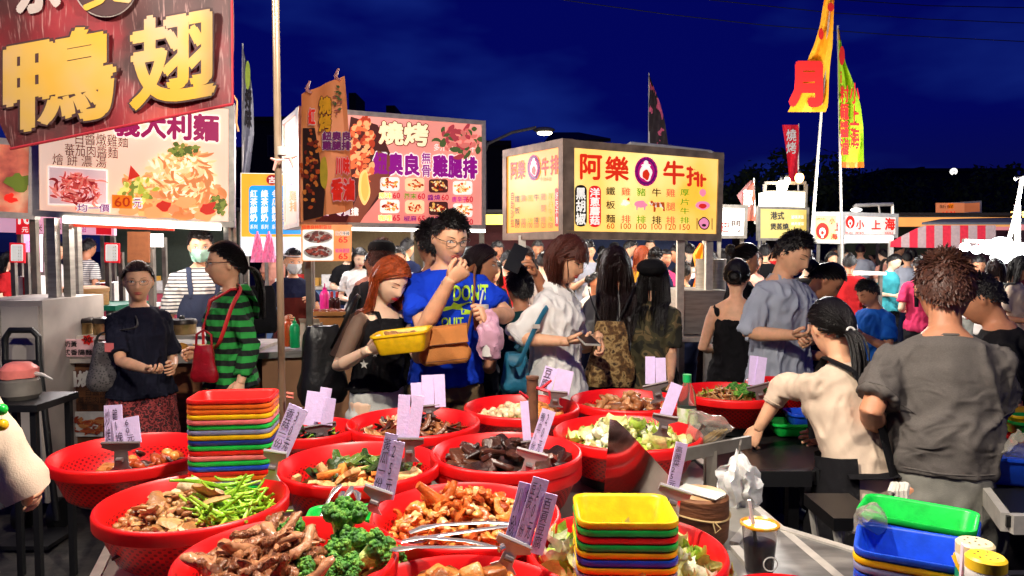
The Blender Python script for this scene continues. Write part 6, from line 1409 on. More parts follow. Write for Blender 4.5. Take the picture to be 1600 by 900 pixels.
# basin 11
bed('11', BR3, 'packed shredded meat by the water bottle', .04)
pool('11', 120, strip(.045, .005, .7, 1.5), inside(lambda u, v: u < .15), [BR3, BR1, MU1], 'shredded brown meat beside the far broccoli', 'food', 'shredded_meat', None, one=True, dome=.05)
pool('11', 40, strip(.04, .003, 1, 1.2), inside(lambda u, v: u < -.1 and v > .3), [GB2], 'yellow green shreds at the back of the shredded meat', 'food', 'green_shreds', None, one=True, dome=.05)
cx, cy, z, r = BAS_INFO['11']
for i in range(8): broccoli((cx + r * (.2 + .2 * (i % 3)), cy + r * (-.4 + .12 * i) * .8, z - .05), .75, (rnd.gauss(0, .4), rnd.gauss(0, .4), i), 'dark broccoli floret beside the shredded meat in the rear basin', 'broccoli florets in the rear basin', 20 + i)
bed('12', BR1, 'brown noodles filling the small far basin', .03); pool('12', 60, strip(.05, .004, .7, 1.5), ALL, [BR3, BR1], 'loose brown noodles in the small far basin', 'food', 'noodle_heap', None, one=True, dome=.04)
bed('13', GR3, 'dark greens filling the basin behind the pole', .035); pool('13', 46, strip(.05, .009, .4, 1), ALL, [GR1, GR3, GB1, DK2], 'dark green pepper strip in the basin behind the steel pole', 'pepper', 'pepper_strip', 'green strips behind the steel pole', dome=.05, var=6)
bed('14', CA2, 'packed cabbage around the basket stack', .05); pool('14', 60, leaf, ALL, [CA1, CA2, CA3, CA1], 'wilted cabbage leaf around the yellow basket stack', 'cabbage', 'cabbage_leaf', 'cabbage leaves around the basket stack', dome=.06, var=6, rim=.88)
bed('15', TF1, 'packed braised tofu under the cubes', .05); pool('15', 60, cube(.019, .019, .017), ALL, [TF1, TF2, F('tofu3', (150, 82, 34))], 'brown braised tofu cube in the basin below the tongs', 'tofu', 'tofu_cube', 'braised tofu cubes', dome=.085, var=6)

# ---- stacking baskets
PC = {k: M('pl_' + k, c, r=.36, var=.16, sc=40, sss=.1, bump=.06, bsc=90) for k, c in dict(red=(226, 30, 24), orange=(240, 110, 30), yellow=(244, 190, 20), green=(20, 190, 70), blue=(24, 74, 200), grey=(130, 134, 170), pink=(240, 120, 120), navy=(20, 46, 120)).items()}
BMESH = {}
def basket_mesh(col, w, d, h):
    k = (col, w, d, h)
    if k in BMESH: return BMESH[k]
    def rr_(w, d, r, z): return [Vector((cx + r * math.cos(a), cy + r * math.sin(a), z)) for cx, cy, s in ((w / 2 - r, d / 2 - r, 0), (r - w / 2, d / 2 - r, 1.5708), (r - w / 2, r - d / 2, 3.1416), (w / 2 - r, r - d / 2, 4.7124)) for a in np.linspace(s, s + 1.5708, 5)]
    T = .8; L = [rr_(w * T - .01, d * T - .01, .015, .004), rr_(w * T, d * T, .02, .012), rr_(w - .012, d - .012, .024, h - .004), rr_(w - .004, d - .004, .026, h), rr_(w + .004, d + .004, .028, h), rr_(w + .006, d + .006, .028, h - .004), rr_(w + .004, d + .004, .028, h - .010), rr_(w - .006, d - .006, .026, h - .011), rr_(w * T + .004, d * T + .004, .02, .008), rr_(w * T - .008, d * T - .008, .015, 0)]
    V = [p for l in L for p in l]; n = 20; F_ = [[k_ * n + j, k_ * n + (j + 1) % n, (k_ + 1) * n + (j + 1) % n, (k_ + 1) * n + j] for k_ in range(len(L) - 1) for j in range(n)]
    F_ = [f[::-1] for f in F_]; F_.append(list(range(n))); F_.append([(len(L) - 1) * n + j for j in range(n)][::-1])
    mb = MB(); mb.add(V, F_); BMESH[k] = mb.mesh('basket', PC[col], ang=45); return BMESH[k]
ORD = 'top second third fourth fifth sixth seventh eighth ninth tenth eleventh twelfth thirteenth fourteenth fifteenth sixteenth seventeenth eighteenth nineteenth twentieth'.split()
def stack(cols, x, y, ztop, w, d, h, rz, step, where):
    for i, c in enumerate(cols):
        o = link('basket', basket_mesh(c, w, d, h)); o.location = (x + rnd.uniform(-.0012, .0012), y + rnd.uniform(-.0012, .0012), ztop - h - i * step); o.rotation_euler = (0, 0, rz + rnd.gauss(0, .006))
        tag(o, '%s plastic basket, %s in the stack %s' % ({'grey': 'lavender grey', 'navy': 'navy blue'}.get(c, c), ORD[i] if i else 'topmost', where), 'basket', 'plastic baskets ' + where)
a, b = G(298, 628, 1.14), G(425, 606, 1.14)
stack('red orange orange yellow pink green grey yellow navy green red pink green blue red orange grey green red yellow'.split(), a.lerp(b, .5).x, a.lerp(b, .5).y + .005, 1.14, .195, .135, .09, .12, .0125, 'beside the steel pole')
stack('yellow green red green yellow blue yellow grey yellow red'.split(), .206, 1.335, 1.025, .175, .155, .085, -.02, .0135, 'at the front')
stack('blue yellow grey blue blue yellow blue navy'.split(), .700, 1.235, .995, .20, .145, .085, R(-28), .0135, 'by the sauce shakers')
stack('green blue blue navy blue'.split(), .80, 1.425, .985, .20, .14, .085, R(-36), .0135, 'behind the blue stack')
table('black folding table under the blue baskets and shakers', [(.55, 1.045), (.55, .8), (1.5, .8), (1.5, 1.62), (1.1, 1.62), (1.03, 1.07)], TZ - .03, BLACKP, [(.62, .86), (1.42, .86), (1.42, 1.52), (1.12, 1.5)], edge=BLACK)
mb = MB(); mb.box((.70, 1.235, .79), (.15, .11, .04)); mb.box((.80, 1.425, .82), (.15, .1, .10)); solo(mb, 'riser', BLACKP, 'black block under the blue basket stacks', 'stand', smooth=False)

# ---- price cards in metal clips
CARD = M('card_purple', (218, 196, 238), r=.75, var=.06, sc=60, bump=.1); CARDK = M('card_ink', (66, 46, 76), r=.7, var=0); CLIP = M('clip_metal', (196, 192, 190), r=.34, m=.35, var=.12); CLIPD = M('clip_shaded', (120, 108, 108), r=.4, m=.35, var=.12)  # the darker clip colour is the same metal with shade painted in
def card(cards, clip, Y, label, dark=False, cw=1.0, flip=False):
    """cards: list of (x0,y0 top middle, x1,y1 bottom middle, width px, text); clip: (x, y top, x, y bottom, width px)"""
    base = P(clip[2], clip[3], Y); t = thing('price_sign', label, 'price card', base, group='purple price cards')
    for i, (x0, y0, x1, y1, w, tx) in enumerate(cards):
        yy = Y - .006 * i; a, b = P(x0, y0, yy), P(x1, y1, yy - .012); u = (a - b).normalized(); r_ = u.cross(Vector((0, 1, 0))).normalized() * (-1); r_ = -r_ if r_.x < 0 else r_
        n = r_.cross(u).normalized(); n = -n if n.y > 0 else n; hw = r_ * (w / 2 * Y / FPX)
        mb = MB(); mb.prism([b - hw, b + hw, a + hw, a - hw], -n * .004); mb.build('card', CARD, t, world=True, smooth=False)
        if tx:
            col = tx.split('|')
            for k, c in enumerate(col):
                m = len(col); l0 = -.42 + .84 * k / m; l1 = l0 + .84 / m * .66
                textfit(c, lambda s, v, e=0: b.lerp(a, .10 + .82 * v) + hw * 2 * (l0 + (l1 - l0) * s) + n * (.002 + e), CARDK, t, .006, vertical=True)
    m = CLIPD if dark else CLIP; x0, y0, x1, y1, w = clip; a, b = P(x0, y0, Y - .02), P(x1, y1, Y - .02); u = (a - b).normalized(); r_ = Vector((0, 1, 0)).cross(u).normalized(); r_ = -r_ if r_.x < 0 else r_; k = Y / FPX
    n = Vector((0, -1, 0)); W_ = r_ * w * k / 2; s = W_ * .38
    mb = MB(); mb.prism([a - W_, a + W_, a + W_ - u * .012, a + s * .9 - u * .022, a + s - u * (a - b).length * .8, b + W_ * .75, b - W_ * .75, a - s - u * (a - b).length * .8, a - s * .9 - u * .022, a - W_ - u * .012], n * -.004)
    mb.tube([a - W_, a + W_], .004, 6); mb.build('clip', m, t, world=True, smooth=False)
    mb = MB(); q = a.lerp(b, .55) + n * .006; mb.tube([q - r_ * .008, q + r_ * .008], .006, 8); mb.build('spring', CLIPD, t, world=True)
    return t
card([(176, 633, 178, 700, 28, '炒烤|鴨翅'), (195, 653, 200, 695, 42, '1塊|60元')], (188, 692, 190, 738, 60), 1.84, 'price card pair clipped to the mostly empty basin', True)
card([(462, 634, 432, 708, 22, '香菇一份'), (474, 640, 442, 712, 16, '30元')], (430, 706, 424, 750, 36), 1.70, 'tilted handwritten price card by the green beans')
card([(492, 612, 484, 665, 24, None), (510, 606, 500, 660, 18, None), (516, 622, 510, 664, 18, None)], (500, 664, 505, 690, 50), 2.22, 'fan of blank price cards behind the steel pole', True)
card([(612, 678, 590, 775, 20, '黃瓜一份'), (624, 690, 606, 780, 18, '25元')], (592, 765, 580, 800, 46), 1.50, 'long handwritten price card leaning over the broccoli')
card([(632, 617, 628, 690, 19, None), (654, 618, 644, 690, 19, None)], (640, 686, 640, 722, 44), 1.86, 'two blank price cards above the cucumber basin', True)
card([(650, 598, 652, 640, 17, None), (668, 586, 669, 636, 19, None), (686, 585, 688, 636, 17, None)], (670, 634, 672, 652, 34), 2.34, 'trio of blank price cards over the mixed meats', True)
card([(858, 641, 834, 712, 22, '鴨血1份|20元')], (832, 706, 822, 744, 50), 1.84, 'narrow price card by the dark slabs')
card([(826, 756, 800, 858, 30, '八胗|煲10元'), (846, 748, 816, 850, 26, '豆皮1份|20元'), (862, 772, 838, 866, 20, '百頁豆腐')], (806, 846, 786, 890, 60), 1.30, 'three handwritten price cards left of the yellow basket', flip=True)
card([(1066, 692, 1050, 768, 19, '高麗菜25元')], (1056, 764, 1044, 800, 52), 1.48, 'single price card reading cabbage beside the chopping block')
card([(819, 627, 824, 690, 13, None)], (824, 690, 826, 706, 20), 2.0, 'narrow blank price card left of the rusty post', True)
card([(862, 574, 850, 612, 20, '豆腐'), (884, 578, 876, 615, 26, None)], (868, 612, 866, 636, 38), 2.6, 'white and pink price card behind the rusty post', True)
card([(1016, 557, 1016, 600, 15, None), (1032, 559, 1033, 600, 16, None)], (1024, 600, 1030, 628, 40), 2.55, 'upright pair of blank price cards over the brown chunks', True)
card([(1058, 600, 1040, 650, 19, None)], (1040, 650, 1034, 682, 40), 2.12, 'tilted blank price card beside the cauliflower', True)
card([(1179, 556, 1176, 602, 14, None), (1192, 558, 1186, 602, 14, None)], (1184, 602, 1190, 628, 36), 2.78, 'pair of blank price cards above the far broccoli', True)

# ---- steel pole, rusty post, guard plate, chopping block
t = thing('steel_pole', 'upright steel pole between the basket stack and the grill stall', 'pole', (P(441, 640, 2.12).x, 2.12, TZ))
c = P(441, 640, 2.12)
mb = MB(); mb.tube([(c.x, 2.12, TZ), (c.x, 2.12, 2.0), (c.x, 2.12, 2.9)], .0100, 16); mb.build('tube', RM('pole_worn', [(.35, (92, 74, 58)), (.55, (136, 114, 92)), (.75, (180, 160, 136))], 14, .32, m=.25, stretch=(1, 1, .25)), t, world=True)
mb = MB(); mb.tube([(c.x, 2.12, TZ + .02), (c.x, 2.12, TZ + .20)], .0165, 14); mb.build('sleeve', RM('rust', [(.35, (74, 44, 30)), (.6, (116, 74, 50))], 25, .7), t, world=True)
mb = MB(); p = P(441, 236, 2.12); mb.tube([p - Vector((0, 0, .012)), p + Vector((0, 0, .012))], .0145, 14); mb.build('collar', STEELB, t, world=True)
for x, y, dx in ((462, 246, .04), (438, 250, -.035)):
    p = P(443, y, 2.10); mb = MB(); mb.tube([p, p + Vector((dx * .5, -.005, -.003)), p + Vector((dx, -.004, .004))], [.003, .006, .003], 6); mb.tube([p + Vector((dx * .5, -.006, 0)), p + Vector((dx * .75, -.008, -.03))], [.005, .003], 6); mb.build('clamp', M('clamp_pink', (206, 150, 140), r=.5), t, world=True)
for y in (614, 620): mb = MB(); p = P(448, y, 2.1); mb.tube([p, p + Vector((.02, -.005, -.002))], .004, 6); mb.build('bolt', M('bolt_pink', (214, 110, 90)), t, world=True)
mb = MB(); mb.tube([P(434, -40, 2.13), P(432, 40, 2.13), P(431, 70, 2.13)], .003, 5); mb.build('cord', BLACK, t, world=True)
t = thing('post', 'rusty steel post with a red clamp among the basins', 'post', (P(832, 700, 2.27).x, 2.27, TZ)); c = P(832, 590, 2.27)
mb = MB(); mb.tube([(c.x, 2.27, TZ), (c.x, 2.27, c.z)], .018, 14); mb.build('tube', RM('rust', [(0, (0, 0, 0))]), t, world=True)
mb = MB(); mb.tube([(c.x, 2.27, c.z - .004), (c.x, 2.27, c.z + .004)], .0205, 14); mb.build('cap', RM('rust', [(0, (0, 0, 0))]), t, world=True)
mb = MB(); p = P(845, 608, 2.24); mb.tube([P(824, 622, 2.24), P(812, 612, 2.23)], [.006, .004], 6); mb.tube([P(838, 606, 2.24), p, P(862, 594, 2.23)], [.007, .006, .004], 6); mb.tube([p, P(858, 612, 2.22), P(860, 624, 2.22)], [.006, .005, .003], 6); mb.build('clamp', M('clamp_red', (200, 40, 56), r=.4), t, world=True)
mb = MB(); V = []; K = 10; t = None
for k in range(K + 1):
    a = k / K; x = 942 + (1062 - 942) * a; bend_ = .05 * math.sin(a * 3.14)
    V += [P(944 + 116 * a, 770 + 42 * a - 18 * math.sin(a * 3.1), 1.80 - .26 * a - bend_), P(953 + 112 * a, 648 + 118 * a ** 1.1 if a > .06 else 655, 1.73 - .26 * a - bend_)]
mb.add(V, [[2 * k, 2 * k + 2, 2 * k + 3, 2 * k + 1] for k in range(K)]); n0 = len(mb.v); mb.add([(x, y + .003, z) for x, y, z in V], [[2 * k + 1, 2 * k + 3, 2 * k + 2, 2 * k] for k in range(K)])
solo(mb, 'guard_plate', M('mirror_steel', (228, 220, 214), r=.13, m=1, var=.08, bump=.05, bsc=9), 'curved shiny steel guard plate reflecting the red basins', 'steel plate')
t = thing('chopping_block', 'round wooden chopping block tied with string on the steel counter', 'chopping block', (.51, 1.70, TZ)); wood = RM('block_wood', [(.3, (66, 36, 20)), (.55, (112, 66, 36)), (.75, (150, 98, 58))], 9, .7, stretch=(1, 1, 5), bump=.4)
q = G(1094, 806, .86); t.location = (q.x, q.y, TZ + .006)
ax = Matrix.Rotation(R(20), 3, 'Y')
mb = MB(); mb.lathe([(.001, 0), (.060, 0), (.066, .01), (.068, .05), (.066, .105), (.060, .112)], 32); mb.jit(.002, 12); mb.build('block', wood, t)
mb = MB(); mb.lathe([(.060, .1118), (.04, .1135), (.001, .113)], 32); mb.jit(.002, 14); mb.build('cut_face', RM('block_top', [(.3, (170, 130, 86)), (.6, (226, 200, 160))], 12, .7), t)
mb = MB(); mb.tube([(.0695 * math.cos(a), .0695 * math.sin(a), .065 + .004 * math.sin(a * 2)) for a in np.linspace(0, 6.283, 32)], .0025, 5); mb.tube([(.015, -.069, .065), (.028, -.078, .052), (.016, -.077, .042), (.012, -.07, .062)], .0018, 5); mb.build('string', M('string', (190, 160, 110), r=.9), t)
t = thing('cleaver', 'cleaver lying flat on the chopping block', 'knife', t.location + Vector((-.01, -.01, .1155)), 2.4)
mb = MB(); mb.prism([(-.06, -.03, 0), (.05, -.035, 0), (.055, .02, 0), (-.06, .025, 0)], (0, 0, .002)); mb.build('blade', STEELB, t, smooth=False); mb = MB(); mb.tube([(.05, -.01, .003), (.13, -.01, .006)], .010, 8); mb.build('handle', M('handle_wood', (60, 34, 20)), t)

# ---- tongs, green tray, cup, bottle, bags, shakers
def tongs(p, rz, label, tilt=0, s=1.0, mat=STEELB):
    t = thing('tongs', label, 'tongs', p, rz, 'steel tongs on the table', rot=(0, tilt, rz))
    for q in (1, -1):
        mb = MB(); mb.tube([(-.12 * s, 0, .0), (-.05 * s, q * .016 * s, .004), (.04 * s, q * .026 * s, .004), (.075 * s, q * .028 * s, 0), (.10 * s, q * .02 * s, -.004)], [.005 * s, .007 * s, .006 * s, .013 * s, .008 * s], 8, flat=.35, up=(0, 1, 0) if False else (0, 0, 1)); mb.build('arm', mat, t)
    mb = MB(); mb.tube([(-.125 * s, -.008, 0), (-.13 * s, 0, 0), (-.125 * s, .008, 0)], .006 * s, 8); mb.build('hinge', mat, t); return t
TM = M('tong_steel', (206, 200, 196), r=.2, m=.85, var=.05)
tongs(P(722, 828, 1.36), math.pi + .12, 'steel tongs with round ends lying across the basin rims', .05, 1.0, TM); tongs(P(690, 852, 1.28), math.pi - .35, 'second steel tongs leaning toward the tofu cubes', .1, .9, TM)
q = P(530, 785, 1.55); t = link('tray', basket_mesh('green', .16, .1, .06)); t.location = (q.x, 1.60, .86); t.rotation_euler = (0, 0, .1); tag(t, 'green plastic tray holding tongs behind the broccoli', 'tray')
tongs(Vector((q.x - .03, 1.60, .925)), 1.2, 'tongs standing in the green tray', -.6, .7, TM); tongs(Vector((q.x + .015, 1.605, .92)), 1.9, 'bent tongs propped in the green tray', -.5, .65, TM)
mb = MB(); mb.box((q.x, 1.60, .83), (.15, .1, .055)); solo(mb, 'riser', BLACKP, 'dark block under the green tray', 'stand', smooth=False)
c = G(1186, 896, TZ + .008); t = thing('drink_cup', 'clear cup of dark tea with a yellow sealed lid and straw', 'cup', c)
mb = MB(); mb.lathe([(.001, 0), (.026, 0), (.029, .01), (.037, .105), (.0375, .107), (.036, .107), (.028, .012), (.001, .004)], 28); mb.build('cup', M('clear_plastic', (245, 240, 240), r=.08, tr=.95, ior=1.12, var=0), t)
mb = MB(); mb.lathe([(.001, .006), (.0265, .008), (.0335, .07), (.001, .071)], 24); mb.build('tea', M('tea', (70, 22, 12), r=.15, tr=.3), t)
mb = MB(); mb.lathe([(.037, .104), (.041, .106), (.041, .110), (.037, .112), (.034, .109), (.001, .1085)], 28); mb.build('lid', RM('cup_lid', [(.4, (216, 140, 14)), (.52, (200, 160, 70)), (.62, (150, 84, 150))], 40, .3, const=True), t)
mb = MB(); mb.tube([(.0, 0, .02), (-.013, 0, .10), (-.024, .0, .16)], .004, 8); mb.build('straw', M('straw_white', (240, 236, 232), r=.4), t)
mb = MB(); mb.tube([(.012 + .015 * math.cos(a), -.0345, .035 + .015 * math.sin(a)) for a in np.linspace(0, 6.28, 14)], .0015, 4); mb.build('print', WHITE, t)
c = P(1087, 660, 2.3); c.z = TZ; t = thing('water_bottle', 'clear green tinted water bottle with a green cap', 'bottle', (c.x, 2.42, TZ)); zt = P(1087, 585, 2.42).z - TZ
prof = [(.001, 0), (.028, 0), (.031, .006)] + [(.031 - .0015 * (i % 2), .02 + i * .018) for i in range(int((zt - .12) / .018))] + [(.031, zt - .095), (.027, zt - .06), (.014, zt - .032), (.012, zt - .02)]
mb = MB(); mb.lathe(prof, 24); mb.build('body', M('bottle_clear', (214, 244, 232), r=.05, tr=.95, ior=1.15, var=0), t)
mb = MB(); mb.lathe([(.014, zt - .026), (.0145, zt), (.001, zt)], 16); mb.build('cap', M('cap_green', (20, 170, 90), r=.4), t)
mb = MB(); mb.lathe([(.0316, zt * .45), (.0316, zt * .62)], 24); mb.build('label', RM('bottle_label', [(.4, (170, 200, 90)), (.6, (226, 226, 210))], 30, .4), t)
BAGC = M('bag_clear', (226, 220, 206), r=.12, tr=.75, ior=1.05, var=0, a=.75, bump=.6, bsc=30); BAGW = M('bag_white', (236, 234, 230), r=.35, var=.05, bump=.4, bsc=40, sss=.1)
def sheetbag(poly, Y, name, mat, label, depth=.06, seed=0, K=16, cat='bag', pleat=0.0):
    """a crumpled bag: outline in photo pixels (left edge, right edge per row), swollen front and back"""
    mb = MB(); n = 14; rows = []; ys = [r_[0] for r_ in poly]
    for k in range(K + 1):
        y = ys[0] + (ys[-1] - ys[0]) * k / K; a = np.interp(y, ys, [r_[1] for r_ in poly]); b = np.interp(y, ys, [r_[2] for r_ in poly])
        for j in range(n * 2):
            tt = 2 * math.pi * j / (2 * n); pl = 1 + pleat * math.sin(7 * tt + seed) + pleat * .6 * math.sin(11 * tt + k * .15); x = (a + b) / 2 + (b - a) / 2 * math.cos(tt) * (1 + (pl - 1) * .5); d = pl * depth * math.sin(math.pi * (k + .8) / (K + 1.6)) * math.sin(tt) * (.3 + .7 * min(1, (b - a) / 40))
            p = P(x, y, Y + d); rows.append(p + noise.noise_vector(p * 26 + Vector((seed, 0, 0))) * .016 + noise.noise_vector(p * 60 + Vector((0, seed, 0))) * .007)
    m = 2 * n; mb.add(rows, [[k * m + j, k * m + (j + 1) % m, (k + 1) * m + (j + 1) % m, (k + 1) * m + j] for k in range(K) for j in range(m)] + [list(range(m)), [K * m + j for j in range(m)][::-1]])
    return solo(mb, name, mat, label, cat)
sheetbag([(640, 1078, 1096), (655, 1076, 1130), (668, 1076, 1148), (690, 1072, 1128), (704, 1072, 1112)], 2.16, 'plastic_bag', BAGC, 'clear plastic bag of chopsticks beside the water bottle', .04, 1)
mb = MB()
for k in range(16): a = P(1080 + rnd.uniform(0, 25), 700 - rnd.uniform(0, 8), 2.15 + .01 * (k % 4)); mb.tube([a, a + Vector((.07, .03, .035))], .0028, 5)
solo(mb, 'chopsticks', M('chopstick', (226, 186, 110), r=.6), 'bundle of wooden chopsticks inside the clear bag', 'chopsticks', kind='stuff')
sheetbag([(704, 1149, 1158), (714, 1147, 1163), (724, 1138, 1170), (734, 1122, 1184), (752, 1124, 1182), (780, 1128, 1186), (800, 1132, 1180), (810, 1138, 1178)], 1.98, 'plastic_bag', BAGW, 'bunch of white plastic bags hanging from the counter edge', .035, 2, pleat=.32)
mb = MB(); mb.tube([P(1155, 712, 1.98), P(1156, 696, 1.98), P(1158, 688, 2.0)], .003, 5); mb.bar(P(1060, 712, 1.99), P(1172, 690, 2.12), .012, .035); mb.bar((P(1120, 0, 2.06).x, 2.06, 0), (P(1120, 0, 2.06).x, 2.06, P(1120, 703, 2.06).z), .03); solo(mb, 'rail', STEELD, 'steel rail with a hook holding the white bags', 'rail', smooth=False)
sheetbag([(788, 1352, 1362), (800, 1341, 1376), (815, 1340, 1390), (838, 1340, 1392)], 1.35, 'plastic_bag', BAGC, 'stiff clear plastic cup sleeve beside the green basket', .04, 3)
def shaker(px, py, z, r, h, label, m1, capm):
    q = P(px, py, z); t = thing('sauce_shaker', label, 'shaker', (q.x, q.y, q.z - h)); mb = MB(); mb.lathe([(.001, 0), (r, 0), (r, h * .72), (r * .97, h * .75)], 24); mb.build('body', m1, t)
    mb = MB(); mb.lathe([(r * .99, h * .75), (r * 1.01, h * .76), (r * 1.01, h * .87), (r * .98, h * .88)], 24); mb.build('band', WHITE, t)
    mb = MB(); mb.lathe([(r * 1.03, h * .87), (r * 1.03, h * .975), (r * .9, h), (.001, h)], 24); mb.build('cap', capm, t)
    mb = MB()
    for k in range(7): a = k * .9; mb.lathe([(.002, 0), (.001, .0006)], 6, (r * .55 * math.cos(a) * (k > 0), r * .55 * math.sin(a) * (k > 0), h + .0004), close=True)
    mb.build('hole', BLACK, t); return t
mb = MB(); mb.box((.70, 1.07, .83), (.12, .16, .10)); mb.box((.70, 1.07, .895), (.13, .17, .02)); solo(mb, 'riser', BLACKP, 'black block under the two sauce shakers', 'stand', smooth=False)
shaker(1541, 868, 1.04, .026, .14, 'red sauce shaker with a yellow perforated cap', M('sh_redb', (226, 40, 30), r=.3), M('sh_ycap', (250, 200, 40), r=.4)); shaker(1524, 846, 1.11, .026, .14, 'green sauce shaker with a beige cap behind the red one', M('sh_grb', (20, 130, 90), r=.3), M('sh_bcap', (226, 206, 160), r=.4))
mb = MB(); mb.tube([P(1494, 868, 1.12), P(1508, 872, 1.12), P(1524, 890, 1.11), P(1530, 915, 1.1)], [.008, .009, .009, .008], 8, flat=.6); mb.tube([P(1494, 868, 1.12), P(1500, 884, 1.11), P(1512, 905, 1.1)], [.008, .007, .006], 8, flat=.6); mb.tube([P(1512, 905, 1.1), P(1514, 960, 1.1), P(1513, 1010, 1.09)], .008, 8); mb.tube([P(1530, 915, 1.1), P(1528, 960, 1.1), P(1525, 1010, 1.09)], .008, 8); solo(mb, 'tong_handle', M('tong_yellow', (246, 190, 40), r=.35), 'yellow plastic tong grip curled beside the shakers', 'tongs')
mb = MB(); a, b = P(1506, 852, 1.08), P(1500, 920, 1.08); mb.prism([b, b + Vector((.012, .01, 0)), a + Vector((.004, .01, 0)), a], (0, .004, 0)); solo(mb, 'paper_card', M('card_white', (230, 214, 226), r=.7), 'thin white card standing edge on by the shakers', 'card', smooth=False)
# right rear table with tubs
table('dark rear table holding the deep blue tub and red tray', [(1.30, 1.9), (2.3, 1.9), (2.3, 3.0), (1.74, 3.0)], TZ, BLACKP, [(1.46, 1.98), (2.2, 2.04), (2.2, 2.9), (1.84, 2.9)])
o = link('tub', basket_mesh('blue', .26, .18, .085)); c = G(1578, 710, .885); o.location = (c.x, c.y + .02, TZ + .004); o.rotation_euler = (0, 0, -.3); tag(o, 'deep blue plastic tub on the rear table', 'tub')
c = G(1580, 672, .9); o = link('tray', basket_mesh('red', .34, .2, .07)); o.location = (c.x + .16, c.y + .10, TZ + .006); o.rotation_euler = (0, 0, -.1); tag(o, 'red plastic tray behind the deep blue tub', 'tray')
o = link('tray', basket_mesh('green', .24, .16, .05)); o.location = (c.x + .18, c.y + .14, TZ + .06); tag(o, 'green tray lying inside the red tray', 'tray'); o = link('tray', basket_mesh('yellow', .24, .16, .05)); o.location = (c.x + .19, c.y + .16, TZ + .078); tag(o, 'yellow tray nested on the green tray', 'tray')
sheetbag([(674, 1590, 1600), (690, 1572, 1612), (706, 1566, 1615), (716, 1570, 1610)], 2.05, 'plastic_bag', BAGC, 'crumpled clear bag over the deep blue tub', .03, 5)
c = G(1238, 655, .86); 
for k, (nm, dx, w) in enumerate((('green', 0, .17), ('blue', .05, .12))): o = link('tray', basket_mesh(nm, w, .12, .05)); o.location = (c.x + dx, c.y + dx * .6, TZ + .004 + .03 * k); tag(o, ('green tray by the hand of the worker in cream', 'blue tray resting in the green tray by the worker')[k], 'tray')
# stools behind the counter
t = thing('stool', 'black folding stool with steel legs beside the apron worker', 'stool', (P(1334, 0, 2.0).x, 2.0, 0)); zs = P(1310, 788, 2.0).z; cx = t.location.x
mb = MB(); mb.box((cx, 2.0, zs - .02), (.13, .2, .035)); mb.build('seat', BLACKP, t, world=True); 
for s_ in (1, -1):
    for q in (1, -1): mb = MB(); mb.tube([(cx - .05 * s_, 2.0 + .08 * q, zs - .04), (cx + .08 * s_, 2.0 + .09 * q, 0)], .010, 8); mb.build('leg', STEELB, t, world=True)

# ---- torn red duck banner at the top left
p = Panel((-150, -170), (362, -190), (365, 163), (18, 233), 2.62, 2.5)
t = thing('banner', 'large worn dark red banner with fat yellow characters at the upper left', 'banner', p.bl)
mb = MB(); n = 16; mb.add([p.uv(i / n, j / n, .008 * math.sin(i * .9 + j * .5)) for i in range(n + 1) for j in range(n + 1)], [[i * (n + 1) + j, (i + 1) * (n + 1) + j, (i + 1) * (n + 1) + j + 1, i * (n + 1) + j + 1] for i in range(n) for j in range(n)])
def banner_mat():
    m = RM('duck_banner', [(.32, (44, 22, 22)), (.46, (64, 24, 25)), (.58, (112, 18, 28)), (.72, (140, 42, 34))], 2.6, .6, em=.05, detail=6)
    nd, l = m.node_tree.nodes, m.node_tree.links; b = nd['Principled BSDF']; src = b.inputs['Base Color'].links[0].from_socket
    co = coords(nd, l, (26, 26, 1.6)); w = nd.new('ShaderNodeTexNoise'); w.inputs['Scale'].default_value = 5; w.inputs['Detail'].default_value = 3; l.new(co, w.inputs['Vector'])
    cr = nd.new('ShaderNodeValToRGB'); cr.color_ramp.elements[0].position = .58; cr.color_ramp.elements[1].position = .72; cr.color_ramp.elements[0].color = (0, 0, 0, 1); cr.color_ramp.elements[1].color = (1, 1, 1, 1); l.new(w.outputs['Fac'], cr.inputs[0])
    mx = nd.new('ShaderNodeMixRGB'); l.new(cr.outputs[0], mx.inputs[0]); l.new(src, mx.inputs[1]); mx.inputs[2].default_value = (.36, .2, .19, 1); mx2 = nd.new('ShaderNodeMath'); mx2.operation = 'MULTIPLY'; mx2.inputs[1].default_value = .55; l.new(cr.outputs[0], mx2.inputs[0]); l.new(mx2.outputs[0], mx.inputs[0])
    l.new(mx.outputs[0], b.inputs['Base Color']); l.new(mx.outputs[0], b.inputs['Emission Color']); return m
mb.build('cloth', banner_mat(), t, world=True)
YC = RM('banner_yellow', [(.36, (158, 128, 110)), (.5, (166, 132, 64)), (.62, (172, 128, 22))], 2.4, .6, em=.06, detail=3); DS = M('banner_maroon', (54, 26, 28), r=.7)  # dark maroon print round the characters and in the emblem
p.text('鴨', (10, 52, 176, 192), YC, t, .03, off=.014, slope=-.18, outline=DS, ob=.02, res=4); p.text('翅', (206, 22, 334, 158), YC, t, .03, off=.014, slope=-.18, outline=DS, ob=.02, res=4)
p.text('京', (28, -70, 92, 15), M('banner_white', (150, 136, 132), r=.7, em=.03), t, .05, off=.014, slope=-.18)
p.patch(blob(165, -22, 50, 49, 40, 0), .012, M('banner_white', (0, 0, 0)), t, 'emblem'); p.patch(blob(165, -22, 48, 47, 40, 0), .016, DS, t, 'emblem'); p.text('美', (132, -55, 205, 8), YC, t, .04, off=.02, slope=-.18)
mb = MB(); mb.tube([p.uv(-.03, 1.005, 0), p.uv(1.03, 1.005, 0)], .012, 8); mb.build('rod', STEELB, t, world=True)
